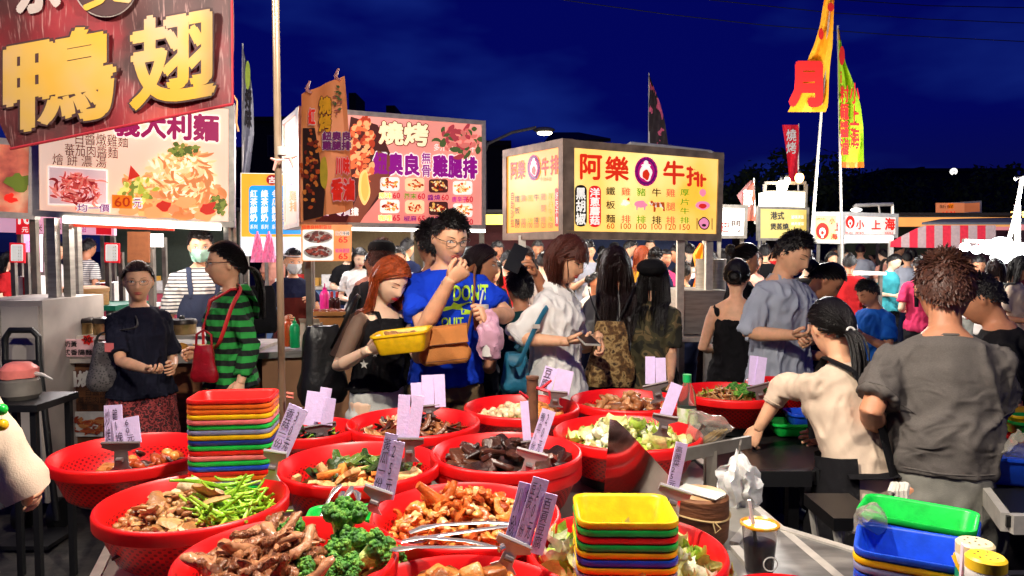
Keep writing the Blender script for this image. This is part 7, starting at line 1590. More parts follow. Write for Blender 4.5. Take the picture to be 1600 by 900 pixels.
mb = MB(); mb.tube([p.uv(.002, .0, .006), p.uv(1.0, 0, .006)], .005, 6); mb.tube([p.uv(1, 0, .006), p.uv(1, 1, .006)], .004, 6); mb.build('hem', M('hem_red', (150, 26, 40), r=.7), t, world=True)
mb = MB(); q = p.uv(1, .04); mb.tube([q, q + Vector((.012, 0, -.02)), q + Vector((.008, 0, -.09)), q + Vector((.014, 0, -.12))], .0035, 5); mb.build('cord', M('cord_tan', (176, 130, 90), r=.9), t, world=True)
# the lamps over the stall: bulbs under enamel shades, hung from a bar above the picture
for i, (l_, e_) in enumerate(LAMPS):
    t = thing('work_lamp', ('bare bulb under a white shade over the middle of the food table', 'bare bulb inside a deep white shade over the right of the food table', 'bare bulb under a white shade over the left end of the food table')[i], 'lamp', l_)
    mb = MB(); rim = ((.115, -.108), (.112, -.106)) if i == 1 else ((.20, .02), (.195, .02)); mb.lathe([rim[0], (.09, .12), (.03, .15), (.03, .2), (.001, .2)], 32); mb.lathe([rim[1], (.085, .115), (.03, .145)], 32); mb.build('shade', WHITE, t); mb = MB(); mb.lathe([(.02, .14), (.02, .07), (.034, .06), (.034, .056), (.001, .055)], 12); mb.build('socket', BLACK, t)  # right shade reaches low, shaped to cut its light off the upper back
    mb = MB(); mb.tube([(0, 0, .2), (0, 0, .5)], .004, 5); mb.build('cord', BLACK, t)
mb = MB(); mb.tube([(-1.6, 1.62, 3.0), (1.9, .97, 3.0)], .015, 8); solo(mb, 'ceiling_bar', STEELB, 'steel bar above the food table carrying the lamps', 'bar')
# ---------------------------------------------------------------- clothes
def FAB(name, c, **k): return M('cloth_' + name, c, r=.92, spec=.15, var=k.pop('var', .12), sc=k.pop('sc', 8), bump=.2, bsc=k.pop('bsc', 350), wrinkle=.8, **k)
STRG = RM('stripes_green', [(0, (16, 22, 18)), (.45, (40, 150, 60))], 5.2, .9, 'wave', const=True, bump=.15, dist=.4); STRW = RM('stripes_white', [(0, (60, 64, 76)), (.3, (226, 222, 214))], 12, .9, 'wave', const=True, bump=.1)
CAMO = RM('camo', [(.0, (40, 38, 28)), (.42, (70, 64, 40)), (.5, (112, 94, 62)), (.58, (52, 50, 34))], 9, .9, const=True, detail=2, dist=.6); SKP = RM('skirt_red', [(.3, (84, 26, 30)), (.45, (176, 70, 70)), (.55, (60, 30, 34)), (.7, (200, 130, 120))], 55, .9, const=True); PLAID = RM('plaid', [(0, (70, 66, 64)), (.4, (150, 140, 130)), (.7, (46, 44, 46))], 9, .9, 'wave', const=True, rot=(.6, .5, 0))
NAVYT = FAB('navy_tee', (26, 27, 42)); BLUET = FAB('blue_tee', (24, 64, 206)); WHT = FAB('white_linen', (236, 232, 228), bsc=200); GREYT = FAB('grey_tee', (132, 130, 130)); GREYD = FAB('charcoal_tee', (100, 94, 90), var=.14, sc=220, stretch=(1, 1, 3)); BLUEG = FAB('blue_grey', (170, 176, 190)); BLK = FAB('black', (22, 21, 24)); CREAM = FAB('cream', (226, 202, 178)); TEAL = FAB('teal', (24, 62, 66)); NAVY = FAB('navy', (26, 32, 60)); APRN = FAB('apron', (52, 60, 82)); BRWN = FAB('brown_apron', (92, 38, 34)); KHA = FAB('khaki', (116, 96, 70)); DENW = FAB('pale_denim', (206, 206, 200), var=.15, sc=12); DENG = FAB('grey_denim', (126, 124, 116), var=.25, sc=14); DRKP = FAB('dark_trousers', (38, 36, 40)); BRNP = FAB('brown_trousers', (70, 50, 40)); PINKT = FAB('pink_tee', (226, 64, 110)); BLU2 = FAB('sky_blue_tee', (30, 100, 200)); PEACH = FAB('peach', (226, 160, 140)); REDT = FAB('red_tee', (190, 36, 40)); YELT = FAB('mustard', (220, 160, 50)); CYAN = FAB('cyan', (70, 170, 180)); WT2 = FAB('white_tee', (224, 220, 214))
MASKG = M('mask_green', (170, 214, 196), r=.85, var=.05); MASKW = M('mask_white', (214, 222, 226), r=.85, var=.05)
def pouch(name, label, cat, c, w, d, h, rz, mat, tap=.9, parts=(), sq=3.0, rot=None, sag=.0, seed=0):
    t = thing(name, label, cat, c, rz, rot=rot); mb = MB(); n = 28; K = 9; V = []
    for k in range(K + 1):
        z = k / K; s = (tap + (1 - tap) * (1 - z)) * (.90 + .10 * math.sin(math.pi * min(1, z * 1.6 + .15))); e = min(1, .55 + 3.2 * z, .62 + 3.0 * (1 - z))
        for j in range(n):
            a = 6.2832 * j / n; ca, sa = math.cos(a), math.sin(a); f = 1 / (abs(ca) ** sq + abs(sa) ** sq) ** (1 / sq)
            V.append(Vector((ca * f * w / 2 * s * e ** .3, sa * f * d / 2 * s * e, z * h)) + noise.noise_vector(Vector((ca * 2, sa * 2, z * 3 + seed))) * .012 * (w / .25))
    mb.add(V, [[k * n + j, k * n + (j + 1) % n, (k + 1) * n + (j + 1) % n, (k + 1) * n + j] for k in range(K) for j in range(n)] + [list(range(n))[::-1], [K * n + j for j in range(n)]]); mb.build('body', mat, t)
    for nm, pts, r_, m_, fl in parts: q = MB(); q.tube(pts, r_, 8, flat=fl); q.build(nm, m_, t)
    return t
def strap(t, pts, r_, mat, fl=.25, name='strap', up=(0, 0, 1), K=5):
    pts = [Vector(p) for p in pts]; L = []
    for i in range(len(pts) - 1):                                   # Catmull-Rom between the given points
        p0, p1, p2, p3 = pts[max(0, i - 1)], pts[i], pts[i + 1], pts[min(len(pts) - 1, i + 2)]
        for k in range(K): u = k / K; L.append(.5 * ((2 * p1) + (p2 - p0) * u + (2 * p0 - 5 * p1 + 4 * p2 - p3) * u * u + (3 * p1 - p0 - 3 * p2 + p3) * u ** 3))
    L.append(pts[-1]); mb = MB(); mb.tube(L, r_, 8, flat=fl, up=up); return mb.build(name, mat, t, world=True)

# ---------------------------------------------------------------- people along the table
a = person('woman in a navy tee with glasses and a patterned skirt carrying a grey bag', 215, 406, 3.90, 135, 'f', arms=(((190, 572, 3.67), (266, 588, 3.47)), 'bent'), neck=2, turn=20, glasses='silver', hair=('pony', {'length': .34, 'back': -.04, 'vol': 1.7}), hmat=HDB, top=dict(mat=NAVYT, sleeve=.85, hem=.86), bottom=('skirt', SKP, .25), hands=({'curl': 35, 'n': (0, .3, 1)}, None), skin=SKIN, fat=1.08)
mb = MB(); mb.box((0, 0, 0), (.045, .004, .045)); w = a['sh1'].lerp(a['elbow1'], .62) + Vector((-.012, -.062, 0)); mb.v = [tuple(Vector(p) + w) for p in mb.v]; mb.build('sleeve_patch', M('patch_pink', (240, 120, 120), r=.8), a['root'], world=True)
b = P(180, 608, 3.85); bag = pouch('shoulder_bag', 'grey snakeskin shoulder bag hanging at the navy tee woman\'s elbow', 'bag', b, .27, .13, .25, R(25), RM('snake', [(.2, (44, 42, 44)), (.5, (110, 104, 102))], 90, .5, 'voronoi'), .78)
strap(bag, [b + Vector((-.08, -.03, .21)), b + Vector((-.04, -.05, .30)), P(211, 512, 3.75), P(212, 494, 3.85), P(217, 510, 3.91), b + Vector((.09, 0, .21))], .008, M('strap_grey', (60, 58, 58), r=.6), .5)
v = person('masked cook in a striped tee and dark apron behind the pasta counter', 313, 357, 5.35, 150, 'm', mask=MASKG, neck=8, turn=8, arms=('down', 'bent'), top=dict(mat=STRW, sleeve=.9), bottom=('trousers', DRKP))
v['wrap']('apron', APRN, .55, 1.22, -75, 75, .035, shape=lambda q: 1 if q < .8 else 1 - (q - .8) * 2.2)
for s_ in (1, -1): mb = MB(); mb.tube([v['sk'](v['bend'](p)) for p in ((s_ * .085, .135, 1.20), (s_ * .10, .125, 1.32), (s_ * .095, .05, 1.42), (s_ * .08, -.06, 1.42), (s_ * .03, -.14, 1.25))], .018, 6, flat=.25); mb.build('apron_strap', APRN, v['root'])
c = person('woman in a green and black striped hoodie with glasses and a ponytail', 352, 374, 3.95, -115, 'f', arms=('bent', ((392, 540, 3.83), (376, 596, 3.73))), neck=2, turn=0, glasses='black', hair=('pony', {'length': .3, 'back': -.02}), top=dict(mat=STRG, sleeve=1.85, hem=.86, loose=.022, name='hoodie', collar=False), bottom=('trousers', BRNP), lips=LIP, hs=1.12)
for s_ in (1, -1): mb = MB(); mb.tube([c['sk'](c['bend'](p)) for p in ((s_ * .03, .150, .95), (s_ * .035, .155, 1.2), (s_ * .06, .11, 1.37), (s_ * .075, .0, 1.435), (s_ * .05, -.08, 1.44))], .014, 6, flat=.5); mb.build('trim', M('trim_red', (214, 40, 44), r=.8), c['root'])
mb = MB(); mb.loft([(c['sk'](c['bend']((0, y, z))), (w_, 0, 0), (0, d_ * .3, d_)) for y, z, w_, d_ in ((-.06, 1.435, .06, .02), (-.11, 1.42, .10, .05), (-.145, 1.36, .105, .06), (-.145, 1.30, .06, .04), (-.13, 1.27, .02, .01))], 16); mb.build('hood', STRG, c['root'])
b = P(320, 596, 3.73); bag = pouch('handbag', 'small dark red handbag hanging on a long strap by the striped hoodie', 'handbag', b, .155, .08, .185, R(-10), M('leather_red', (150, 16, 30), r=.35, var=.2, bump=.2, bsc=60), .72, parts=[('handle', [(-.045, 0, .175), (-.04, 0, .24), (0, 0, .265), (.04, 0, .24), (.045, 0, .175)], .006, M('leather_red', (0, 0, 0)), 1), ('zip', [(-.06, -.0, .186), (.06, 0, .186)], .004, M('brass', (200, 160, 80), r=.3, m=.8), 1)])
strap(bag, [b + Vector((.055, 0, .17)), P(345, 530, 3.68), P(362, 480, 3.71), P(376, 452, 3.79), P(372, 444, 3.95)], .011, M('strap_red', (196, 40, 40), r=.5), .3)
bg_ = pouch('backpack', 'black shoulder bag sticking out behind the striped hoodie', 'bag', P(408, 520, 4.08), .20, .14, .26, R(40), BLK, .8)

d = person('girl with long auburn hair in a black top holding a yellow basket', 610, 398, 3.42, 128, 'f', arms=(((528, 574, 3.30), (588, 540, 3.10)), ((655, 560, 3.42), (650, 540, 3.20))), neck=30, turn=4, look='down', hair=('long', {'length': .36}), hmat=HOR, skin=SKIN3, lips=LIPR, top=dict(mat=BLK, sleeve=0, hem=.96, collar=False, neckz=1.36), bottom=('shorts', DENW, .60), hands=({'curl': 50, 'd': (.9, -.1, .25), 'n': (.2, .8, .5)}, {'curl': 50, 'd': (-.2, -.5, .3)}), lean=4)
sh, el, wr = d['J'][1]; mb = MB(); mb.tube([d['sk'](p) for p in (sh - Vector((.02, 0, -.01)), sh, sh.lerp(el, .4), sh.lerp(el, .85))], [.05 * .92, .058 * .92, .058 * .92, .064 * .92], 14, cap=False); mb.build('sheer_sleeve', M('sheer', (60, 36, 26), r=.8, a=.62, var=0), d['root'])
mb = MB(); mb.tube([d['sk'](d['bend'](p)) for p in ((.075, .11, 1.30), (.08, .06, 1.39), (.08, -.05, 1.38))], .014, 6, flat=.3); mb.build('top_strap', BLK, d['root'])
star = [(P(x, y, 2.5)) for x, y in [(564 + (8 if i % 2 == 0 else 3.4) * math.sin(i * .628), 572 - (8 if i % 2 == 0 else 3.4) * math.cos(i * .628)) for i in range(10)]]
oc = P(564, 572, 3.30); SV = np.array([[8 * (1 if i % 2 == 0 else .42) * math.sin(i * .628), 8 * (1 if i % 2 == 0 else .42) * math.cos(i * .628), 0] for i in range(10)] + [[0, 0, 0]]); SF = [[10, (i + 1) % 10, i] for i in range(10)]
onto(d['shirt'], d['root'], (SV, SF), oc, (1, 0, 0), (0, 0, 1), .044, .044, WHITE, (0, 1, 0), name='star_print', bold=0); onto(d['shirt'], d['root'], (SV, SF), P(582, 556, 3.30), (1, 0, 0), (0, 0, 1), .024, .024, WHITE, (0, 1, 0), name='star_print', bold=0)
q = P(632, 532, 3.13); o = link('basket', basket_mesh('yellow', .245, .15, .088)); o.location = q - Vector((0, 0, .045)); o.rotation_euler = (R(4), R(-7), R(-6)); o['label'] = 'yellow plastic basket of picked food held by the auburn haired girl'; o['category'] = 'basket'
for k in range(7): mb = MB(); chunk(.03, .02, .014, .006)(mb, random.Random(k)); o = mb.build('food_piece', BR3); o.location = q + Vector((-.06 + .02 * k, .01 * (-1) ** k, .022 + .004 * (k % 2))); o.rotation_euler = (0, .3, k); tag(o, 'brown food piece picked into the yellow basket of the auburn haired girl', 'food', 'food in the held yellow basket')
b = P(505, 630, 3.58); bag = pouch('backpack', 'black soft backpack on the auburn haired girl\'s shoulder', 'backpack', b, .25, .17, .38, R(35), M('leather_black', (22, 22, 24), r=.4, var=.2, bump=.3, bsc=50), .75, seed=3)
strap(bag, [b + Vector((.06, -.04, .28)), P(538, 505, 3.36), P(552, 472, 3.38), P(562, 470, 3.52), b + Vector((.10, .05, .2))], .012, M('leather_black', (0, 0, 0)), .35)

e = person('tall young man in a blue printed tee with black glasses', 703, 330, 3.55, 158, 'm', arms=(((662, 514, 3.36), (702, 440, 3.26)), ((790, 490, 3.55), (764, 492, 3.29))), neck=16, turn=-6, look='open', glasses='black', hair=('short', {'vol': 1.0}), top=dict(mat=BLUET, sleeve=.72, hem=.86, amp=.007), bottom=('trousers', KHA), hands=({'curl': 45, 'd': (.7, -.15, .55), 'n': (-.3, .8, .3)}, {'curl': 75}), skin=SKIN, smile=.4)
LIME = M('lime_print', (200, 240, 50), r=.7, var=.05)
for tx, (x0, y0, x1, y1), bo in (("DON'T", (708, 446, 762, 470), .03), ('QUIT', (690, 496, 724, 512), .03)): onto(e['shirt'], e['root'], tx, P((x0 + x1) / 2, (y0 + y1) / 2, 3.47), (1, -.1, 0), (0, 0, 1), (x1 - x0) * 3.4 / FPX, (y1 - y0) * 3.4 / FPX, LIME, (0, 1, 0), bo)
PV = np.array([(0, 5, 0), (10, 6, 0), (18, 5, 0), (22, 0, 0), (26, 6, 0), (28, 10, 0), (33, 10, 0), (34, 17, 0), (48, 17, 0), (48, 12, 0), (36, 9, 0), (34, 6, 0), (44, 2, 0), (50, 2, 0), (48, 0, 0), (30, 3, 0), (20, 9, 0), (6, 12, 0)], float); PV[:, 1] *= -1
PF = [[0, 1, 17], [1, 16, 17], [1, 2, 16], [2, 3, 4], [2, 4, 16], [4, 15, 3], [4, 5, 16], [5, 6, 15], [5, 15, 4], [6, 11, 15], [6, 7, 10], [6, 10, 11], [7, 8, 9], [7, 9, 10], [11, 12, 15], [12, 13, 14], [12, 14, 15]]
onto(e['shirt'], e['root'], (PV, PF), P(712, 482, 3.47), (1, -.1, 0), (0, 0, 1), .15, .06, LIME, (0, 1, 0), name='splash_print', bold=0)
b = P(697, 568, 3.25); TAN = M('canvas_tan', (206, 130, 64), r=.8, var=.12, sc=20, bump=.2, bsc=250); bag = pouch('messenger_bag', 'tan canvas messenger bag worn by the man in blue', 'bag', b, .225, .08, .16, R(2), TAN, .95, sq=5, rot=(0, R(-6), R(2)))
mb = MB(); mb.box((0, -.042, .125), (.22, .012, .07)); mb.box((0, .0, .161), (.22, .085, .012)); mb.build('flap', TAN, bag); mb = MB(); mb.tube([(-.11, -.05, .092), (.11, -.05, .092)], .002, 5); mb.tube([(-.10, -.049, .02), (.10, -.049, .02)], .002, 5); mb.build('piping', M('leather_brown', (120, 70, 40), r=.6), bag)
strap(bag, [b + Vector((-.09, .02, .12)), b + Vector((-.10, .14, .2)), P(680, 470, 3.69), P(738, 418, 3.63), P(741, 430, 3.43), P(740, 470, 3.37), b + Vector((.09, .01, .13))], .013, M('strap_brown', (176, 110, 60), r=.7), .25)
b = P(763, 562, 3.23); bag = sheetbag([(482, 760, 768), (492, 756, 774), (510, 748, 782), (535, 745, 786), (556, 746, 782), (562, 750, 776)], 3.23, 'plastic_bag', M('bag_pinkw', (250, 190, 214), r=.3, var=.1, tr=.25, a=.9, bump=.4, bsc=40), 'pink plastic bag with a white cup held by the man in blue', .05, 8)
mb = MB(); mb.lathe([(.001, 0), (.028, 0), (.036, .10), (.001, .101)], 18, P(763, 556, 3.23)); solo(mb, 'cup', WHITE, 'white paper cup inside the pink plastic bag', 'cup')
t = thing('drink_cup', 'dark bubble tea cup with a white straw held beside the pink bag', 'cup', P(750, 516, 3.27)); mb = MB(); mb.lathe([(.001, 0), (.026, 0), (.037, .105), (.0375, .108), (.001, .108)], 20); mb.build('cup', M('tea_dark', (70, 24, 20), r=.2), t); mb = MB(); mb.lathe([(.038, .09), (.039, .114), (.001, .115)], 20); mb.build('lid', M('lid_pale', (214, 206, 196), r=.3), t); mb = MB(); mb.tube([(0, 0, .11), (.015, 0, .18)], .004, 6); mb.build('straw', WHITE, t)

f = person('woman with a brown bob and glasses in a white linen shirt', 885, 366, 3.60, 112, 'f', arms=(((806, 526, 3.48), (890, 534, 3.36)), ((912, 548, 3.88), (940, 524, 3.58))), neck=20, turn=4, look='down', glasses='silver', hair=('bob', {'vol': 1.0}), hmat=HBR, fringe=True, lips=LIPR, top=dict(mat=WHT, sleeve=1.0, hem=.70, loose=.020, amp=.006, neckz=1.39), bottom=('trousers', NAVY), hands=({'curl': 22, 'd': (.95, -.1, .05), 'n': (0, .3, 1)}, {'curl': 45, 'd': (.3, -.4, -.9), 'n': (-.8, 0, 0)}), fat=1.08)
collar(f, WHT)
mb = MB(); mb.tube([f['sk'](f['bend'](p)) for p in ((.05, -.03, 1.44), (.05, .06, 1.39), (.02, .14, 1.26), (0, .155, 1.2), (-.02, .14, 1.26), (-.05, .06, 1.39), (-.05, -.03, 1.44))], .0016, 5); mb.build('necklace', M('cord_k', (40, 30, 28)), f['root'])
t = thing('phone', 'pale phone held flat by the woman in white', 'phone', P(918, 531, 3.30), R(10), rot=(R(12), R(4), R(15))); mb = MB(); mb.box((0, 0, 0), (.075, .14, .008)); mb.build('body', M('phone_grey', (190, 186, 176), r=.4), t); mb = MB(); mb.box((0, 0, .005), (.068, .125, .002)); mb.build('screen', BLACKP, t)
b = P(806, 612, 3.52); TEALB = M('leather_teal', (34, 110, 140), r=.5, var=.2, bump=.2, bsc=60); bag = pouch('shoulder_bag', 'teal shoulder bag on the hip of the woman in white', 'bag', b, .15, .14, .19, 0, TEALB, .8)
strap(bag, [b + Vector((-.02, -.05, .14)), P(810, 570, 3.36), P(828, 530, 3.37), P(846, 494, 3.42), P(860, 474, 3.50), P(870, 470, 3.64), b + Vector((0, .06, .2))], .013, TEALB, .25)
mb = MB(); mb.box(P(838, 510, 3.38), (.032, .008, .02)); mb.build('buckle', STEELB, bag, world=True)

g_ = person('woman seen from behind with long dark brown hair in a grey tee', 962, 383, 4.15, 6, 'f', hair=('long', {'length': .34}), hmat=HDB, arms=('bent', 'bent'), neck=6, top=dict(mat=GREYT, sleeve=.7, hem=.86), bottom=('trousers', DRKP))
b = P(953, 603, 3.95); FLW = RM('floral_gold', [(.3, (40, 28, 24)), (.45, (120, 84, 44)), (.55, (206, 170, 110)), (.65, (70, 46, 30))], 26, .8, bump=.2); bag = pouch('drawstring_bag', 'gold and brown patterned drawstring bag on the grey tee woman\'s back', 'backpack', b, .28, .10, .35, 0, FLW, .62)
strap(bag, [P(938, 502, 3.97), P(928, 480, 3.97), P(922, 462, 4.03), P(920, 452, 4.17)], .004, BLACK, 1, 'cord'); strap(bag, [P(966, 502, 3.97), P(978, 478, 3.97), P(990, 452, 4.03), P(994, 446, 4.17)], .004, BLACK, 1, 'cord')
h = person('person in a camouflage tee with long black hair leaning on the table', 1022, 404, 4.10, 28, 'f', hair=('long', {'length': .22}), arms=(((1050, 530, 4.00), (1048, 588, 3.84)), 'bent'), neck=14, top=dict(mat=CAMO, sleeve=.8), bottom=('trousers', DRKP), hands=({'curl': 10}, None), fat=1.04)
mb = MB(); mb.ell(P(1018, 418, 4.04), (.085, .10, .05), 14, 8); mb.build('cap', BLK, h['root'], world=True)
i_ = person('young man in a light grey shirt looking down at the food', 1240, 360, 3.95, 142, 'm', arms=(((1176, 505, 3.88), (1250, 524, 3.63)), ((1290, 510, 3.89), (1268, 532, 3.67))), neck=24, turn=0, look='down', hair=('short', {'vol': 1.0}), top=dict(mat=BLUEG, sleeve=1.05, hem=.82, loose=.024, amp=.009), bottom=('trousers', DRKP), hands=({'curl': 40, 'n': (0, .4, .9)}, {'curl': 40}), fat=1.08)
collar(i_, BLUEG)
j = person('stall worker in a cream blouse and black apron reaching over the basins', 1300, 463, 2.48, -26, 'f', arms=('bent', ((1224, 604, 2.54), (1186, 668, 2.56))), neck=20, turn=18, lean=14, hair=('pony', {'length': .24, 'back': -.045}), top=dict(mat=CREAM, sleeve=1.45, hem=.84, loose=.022, amp=.005), bottom=('trousers', BLK), hands=(None, {'curl': 30}), fat=1.06)
j['wrap']('apron', BLK, .36, 1.06, -135, 135, .040, na=26); 
for s_ in (1, -1): mb = MB(); mb.tube([j['sk'](j['bend'](p)) for p in ((s_ * .085, .13, 1.12), (s_ * .09, .10, 1.33), (s_ * .075, .0, 1.452), (s_ * .06, -.128, 1.38), (s_ * .045, -.178, 1.2), (s_ * .03, -.172, 1.0))], .024, 6, flat=.22); mb.build('apron_strap', BLK, j['root'])
mb = MB(); mb.tube([j['sk'](j['bend'](p)) for p in ((-.17, -.08, 1.0), (-.08, -.150, 1.0), (0, -.160, 1.0), (.08, -.150, 1.0), (.17, -.08, 1.0))], .026, 6, flat=.25); mb.tube([j['sk'](j['bend'](p)) for p in ((0, -.15, 1.0), (.03, -.17, .95), (.05, -.165, .86))], .014, 6, flat=.3); mb.build('apron_tie', BLK, j['root'])
mb = MB(); tie = [j['hp'](.016 * math.cos(a_), -.125, -.045 + .016 * math.sin(a_)) for a_ in np.linspace(0, 6.283, 14)]; mb.tube(tie, .004, 6); mb.build('hair_tie', WHITE, j['root'])
k_ = person('stocky man in a charcoal tee seen from behind at the stall', 1478, 392, 2.30, 16, 'm', arms=(((1556, 640, 2.28), (1524, 690, 2.50)), ((1362, 640, 2.20), (1376, 690, 2.48))), neck=16, turn=10, lean=6, hair=('short', {'vol': 1.15}), hmat=M('hair_rust', (76, 44, 32), r=.5, var=.35, sc=60), top=dict(mat=GREYD, hw=.9, sleeve=.78, hem=.945, loose=.018, amp=.007, wmin=.165), bottom=('trousers', DENG), skin=SKIN2, fat=.97, shw=.93, hs=1.12)
mb = MB(); gb = P(1402, 762, 2.04)
for n_, (x0, x1, l0) in enumerate(((1394, 1392, 770), (1399, 1400, 784), (1407, 1409, 786), (1413, 1414, 782))): mb.tube([P(x0 + 3, 756, 2.0), P(x0, 768, 1.985), P(x1, l0, 1.98), P(x1, l0 + 3, 1.98)], [.010, .012, .010, .004], 8)
solo(mb, 'work_glove', M('glove_white', (226, 218, 204), r=.9, bump=.2, bsc=200), 'white work glove hanging from the charcoal tee man\'s back pocket', 'glove')
l_ = person('man in a black tee with cropped hair bent over the far right counter', 1532, 424, 3.00, -58, 'm', arms=('bent', 'bent'), neck=26, lean=10, look='down', hair=('short', {'vol': .7}), skin=SKIN2, top=dict(mat=BLK, sleeve=.8), bottom=('trousers', DRKP), fat=1.08)
m_ = person('woman with pinned up black hair bending her face down behind the worker', 1292, 408, 4.20, 112, 'f', arms=('bent', 'bent'), neck=42, look='down', hair=('bun', {'back': .01}), top=dict(mat=NAVY, sleeve=.7), bottom=('trousers', DRKP), skin=SKIN2)
n_ = person('boy in a bright blue tee behind the worker\'s head', 1357, 436, 5.20, -105, 'm', arms=('phone', 'phone'), neck=26, look='down', hair=('short',), top=dict(mat=BLU2, sleeve=.7), bottom=('trousers', DRKP), skin=SKIN2, vox=.010)
o_ = person('man in a black tee standing behind the man in blue', 674, 344, 4.15, -30, 'm', hair=('short', {'vol': 1.2}), neck=6, arms=('bent', 'down'), top=dict(mat=BLK, sleeve=.7), bottom=('trousers', DRKP), skin=SKIN2)
p_ = person('woman in profile with straight brown hair right of the man in blue', 752, 380, 4.10, 98, 'f', hair=('long', {'length': .16}), hmat=HDB, neck=4, arms=('bent', 'bent'), top=dict(mat=NAVY, sleeve=0, collar=False), bottom=('trousers', DRKP), skin=SKIN2)
q_ = person('girl in a black top with her hair in a high bun beside the steak cabinet', 1166, 378, 5.10, 84, 'f', hair=('bun', {'back': .06}), neck=6, arms=('bent', 'bent'), top=dict(mat=BLK, sleeve=.6), bottom=('trousers', DRKP), skin=SKIN2, vox=.010)
q2 = person('girl in a dark halter top and black skirt seen from behind', 1152, 402, 4.40, 24, 'f', hair=('bun', {'back': -.01}), neck=8, arms=('bent', 'bent'), top=dict(mat=BLK, sleeve=0, neckz=1.30, collar=False), bottom=('skirt', BLK, .4), skin=SKIN)
r_ = person('person in a dark teal tee raising a phone behind the white shirt woman', 812, 416, 4.00, -20, 'm', hair=('short', {'vol': 1.1}), arms=(((856, 470, 3.85), (838, 428, 3.75)), 'bent'), neck=0, lean=12, top=dict(mat=TEAL, sleeve=.6), bottom=('trousers', DRKP), skin=SKIN2)
t = thing('phone', 'dark phone held up by the person in teal', 'phone', P(806, 404, 3.75), 0, rot=(R(60), R(25), 0)); mb = MB(); mb.box((0, 0, 0), (.08, .16, .009)); mb.build('body', BLACKP, t)
s_ = person('masked stall worker in a visor and brown apron at the grill counter', 458, 386, 6.20, 150, 'f', mask=MASKW, hair=('pony', {'length': .2}), neck=8, arms=('bent', 'phone'), top=dict(mat=NAVY, sleeve=.6), bottom=('trousers', DRKP), vox=.010)
s_['wrap']('apron', BRWN, .5, 1.24, -80, 80, .035, shape=lambda q: 1 if q < .8 else 1 - (q - .8) * 2.2); mb = MB(); mb.tube([s_['hp'](.086 * math.cos(a_), .105 * math.sin(a_), .062) for a_ in np.linspace(0, 6.28, 20)], .018, 6, flat=.3); mb.build('visor', M('visor', (214, 206, 200), r=.5), s_['root'])
t_ = person('person with brown hair and a dark cap band seen behind the auburn girl', 596, 374, 4.90, 10, 'm', hair=('short', {'vol': 1.2}), hmat=HBR, neck=4, top=dict(mat=DRKP, sleeve=.7), bottom=('trousers', DRKP), vox=.010); mb = MB(); mb.lathe([(.092, .05), (.094, .08), (.08, .11), (.04, .127), (.001, .13)], 20); mb.v = [t_['hp'](x, y * 1.15, z) for x, y, z in mb.v]; mb.build('cap', BLK, t_['root'])
u_ = person('person in a plaid shirt and cream jacket cut off by the left edge', -172, 330, 1.50, 84, 'm', hair=('short',), arms=(((-62, 612, 1.38), (-2, 688, 1.40)), 'bent'), top=dict(mat=PLAID, sleeve=.75, loose=.03, hem=.70), bottom=('trousers', BLK), fat=1.15, hands=({'curl': 75, 'd': (-.75, .35, -.55)}, None))
sh, el, wr = u_['J'][1]; mb = MB(); mb.tube([u_['sk'](sh.lerp(el, .88 + .12 * q / 6)) for q in range(6)] + [u_['sk'](el.lerp(wr, q / 10) + Vector((0, 0, -.0003 * q * q))) for q in range(12)], [.044 + .003 * math.sin(q * 1.7) for q in range(18)], 24); mb.jit(.006, 20); mb.build('jacket_sleeve', CREAM, u_['root'])
u_['wrap']('jacket', CREAM, .62, .98, 20, 140, .05)
for k, (x, y, cl) in enumerate(((2, 640, (20, 190, 60)), (3, 664, (240, 190, 30)))): mb = MB(); mb.ell(P(x, y, 1.325), .011, 12, 8); solo(mb, 'badge', M('badge%d' % k, cl, r=.2), ('shiny green round badge on the plaid shirt at the left edge', 'yellow round badge below the green one at the left edge')[k], 'badge')

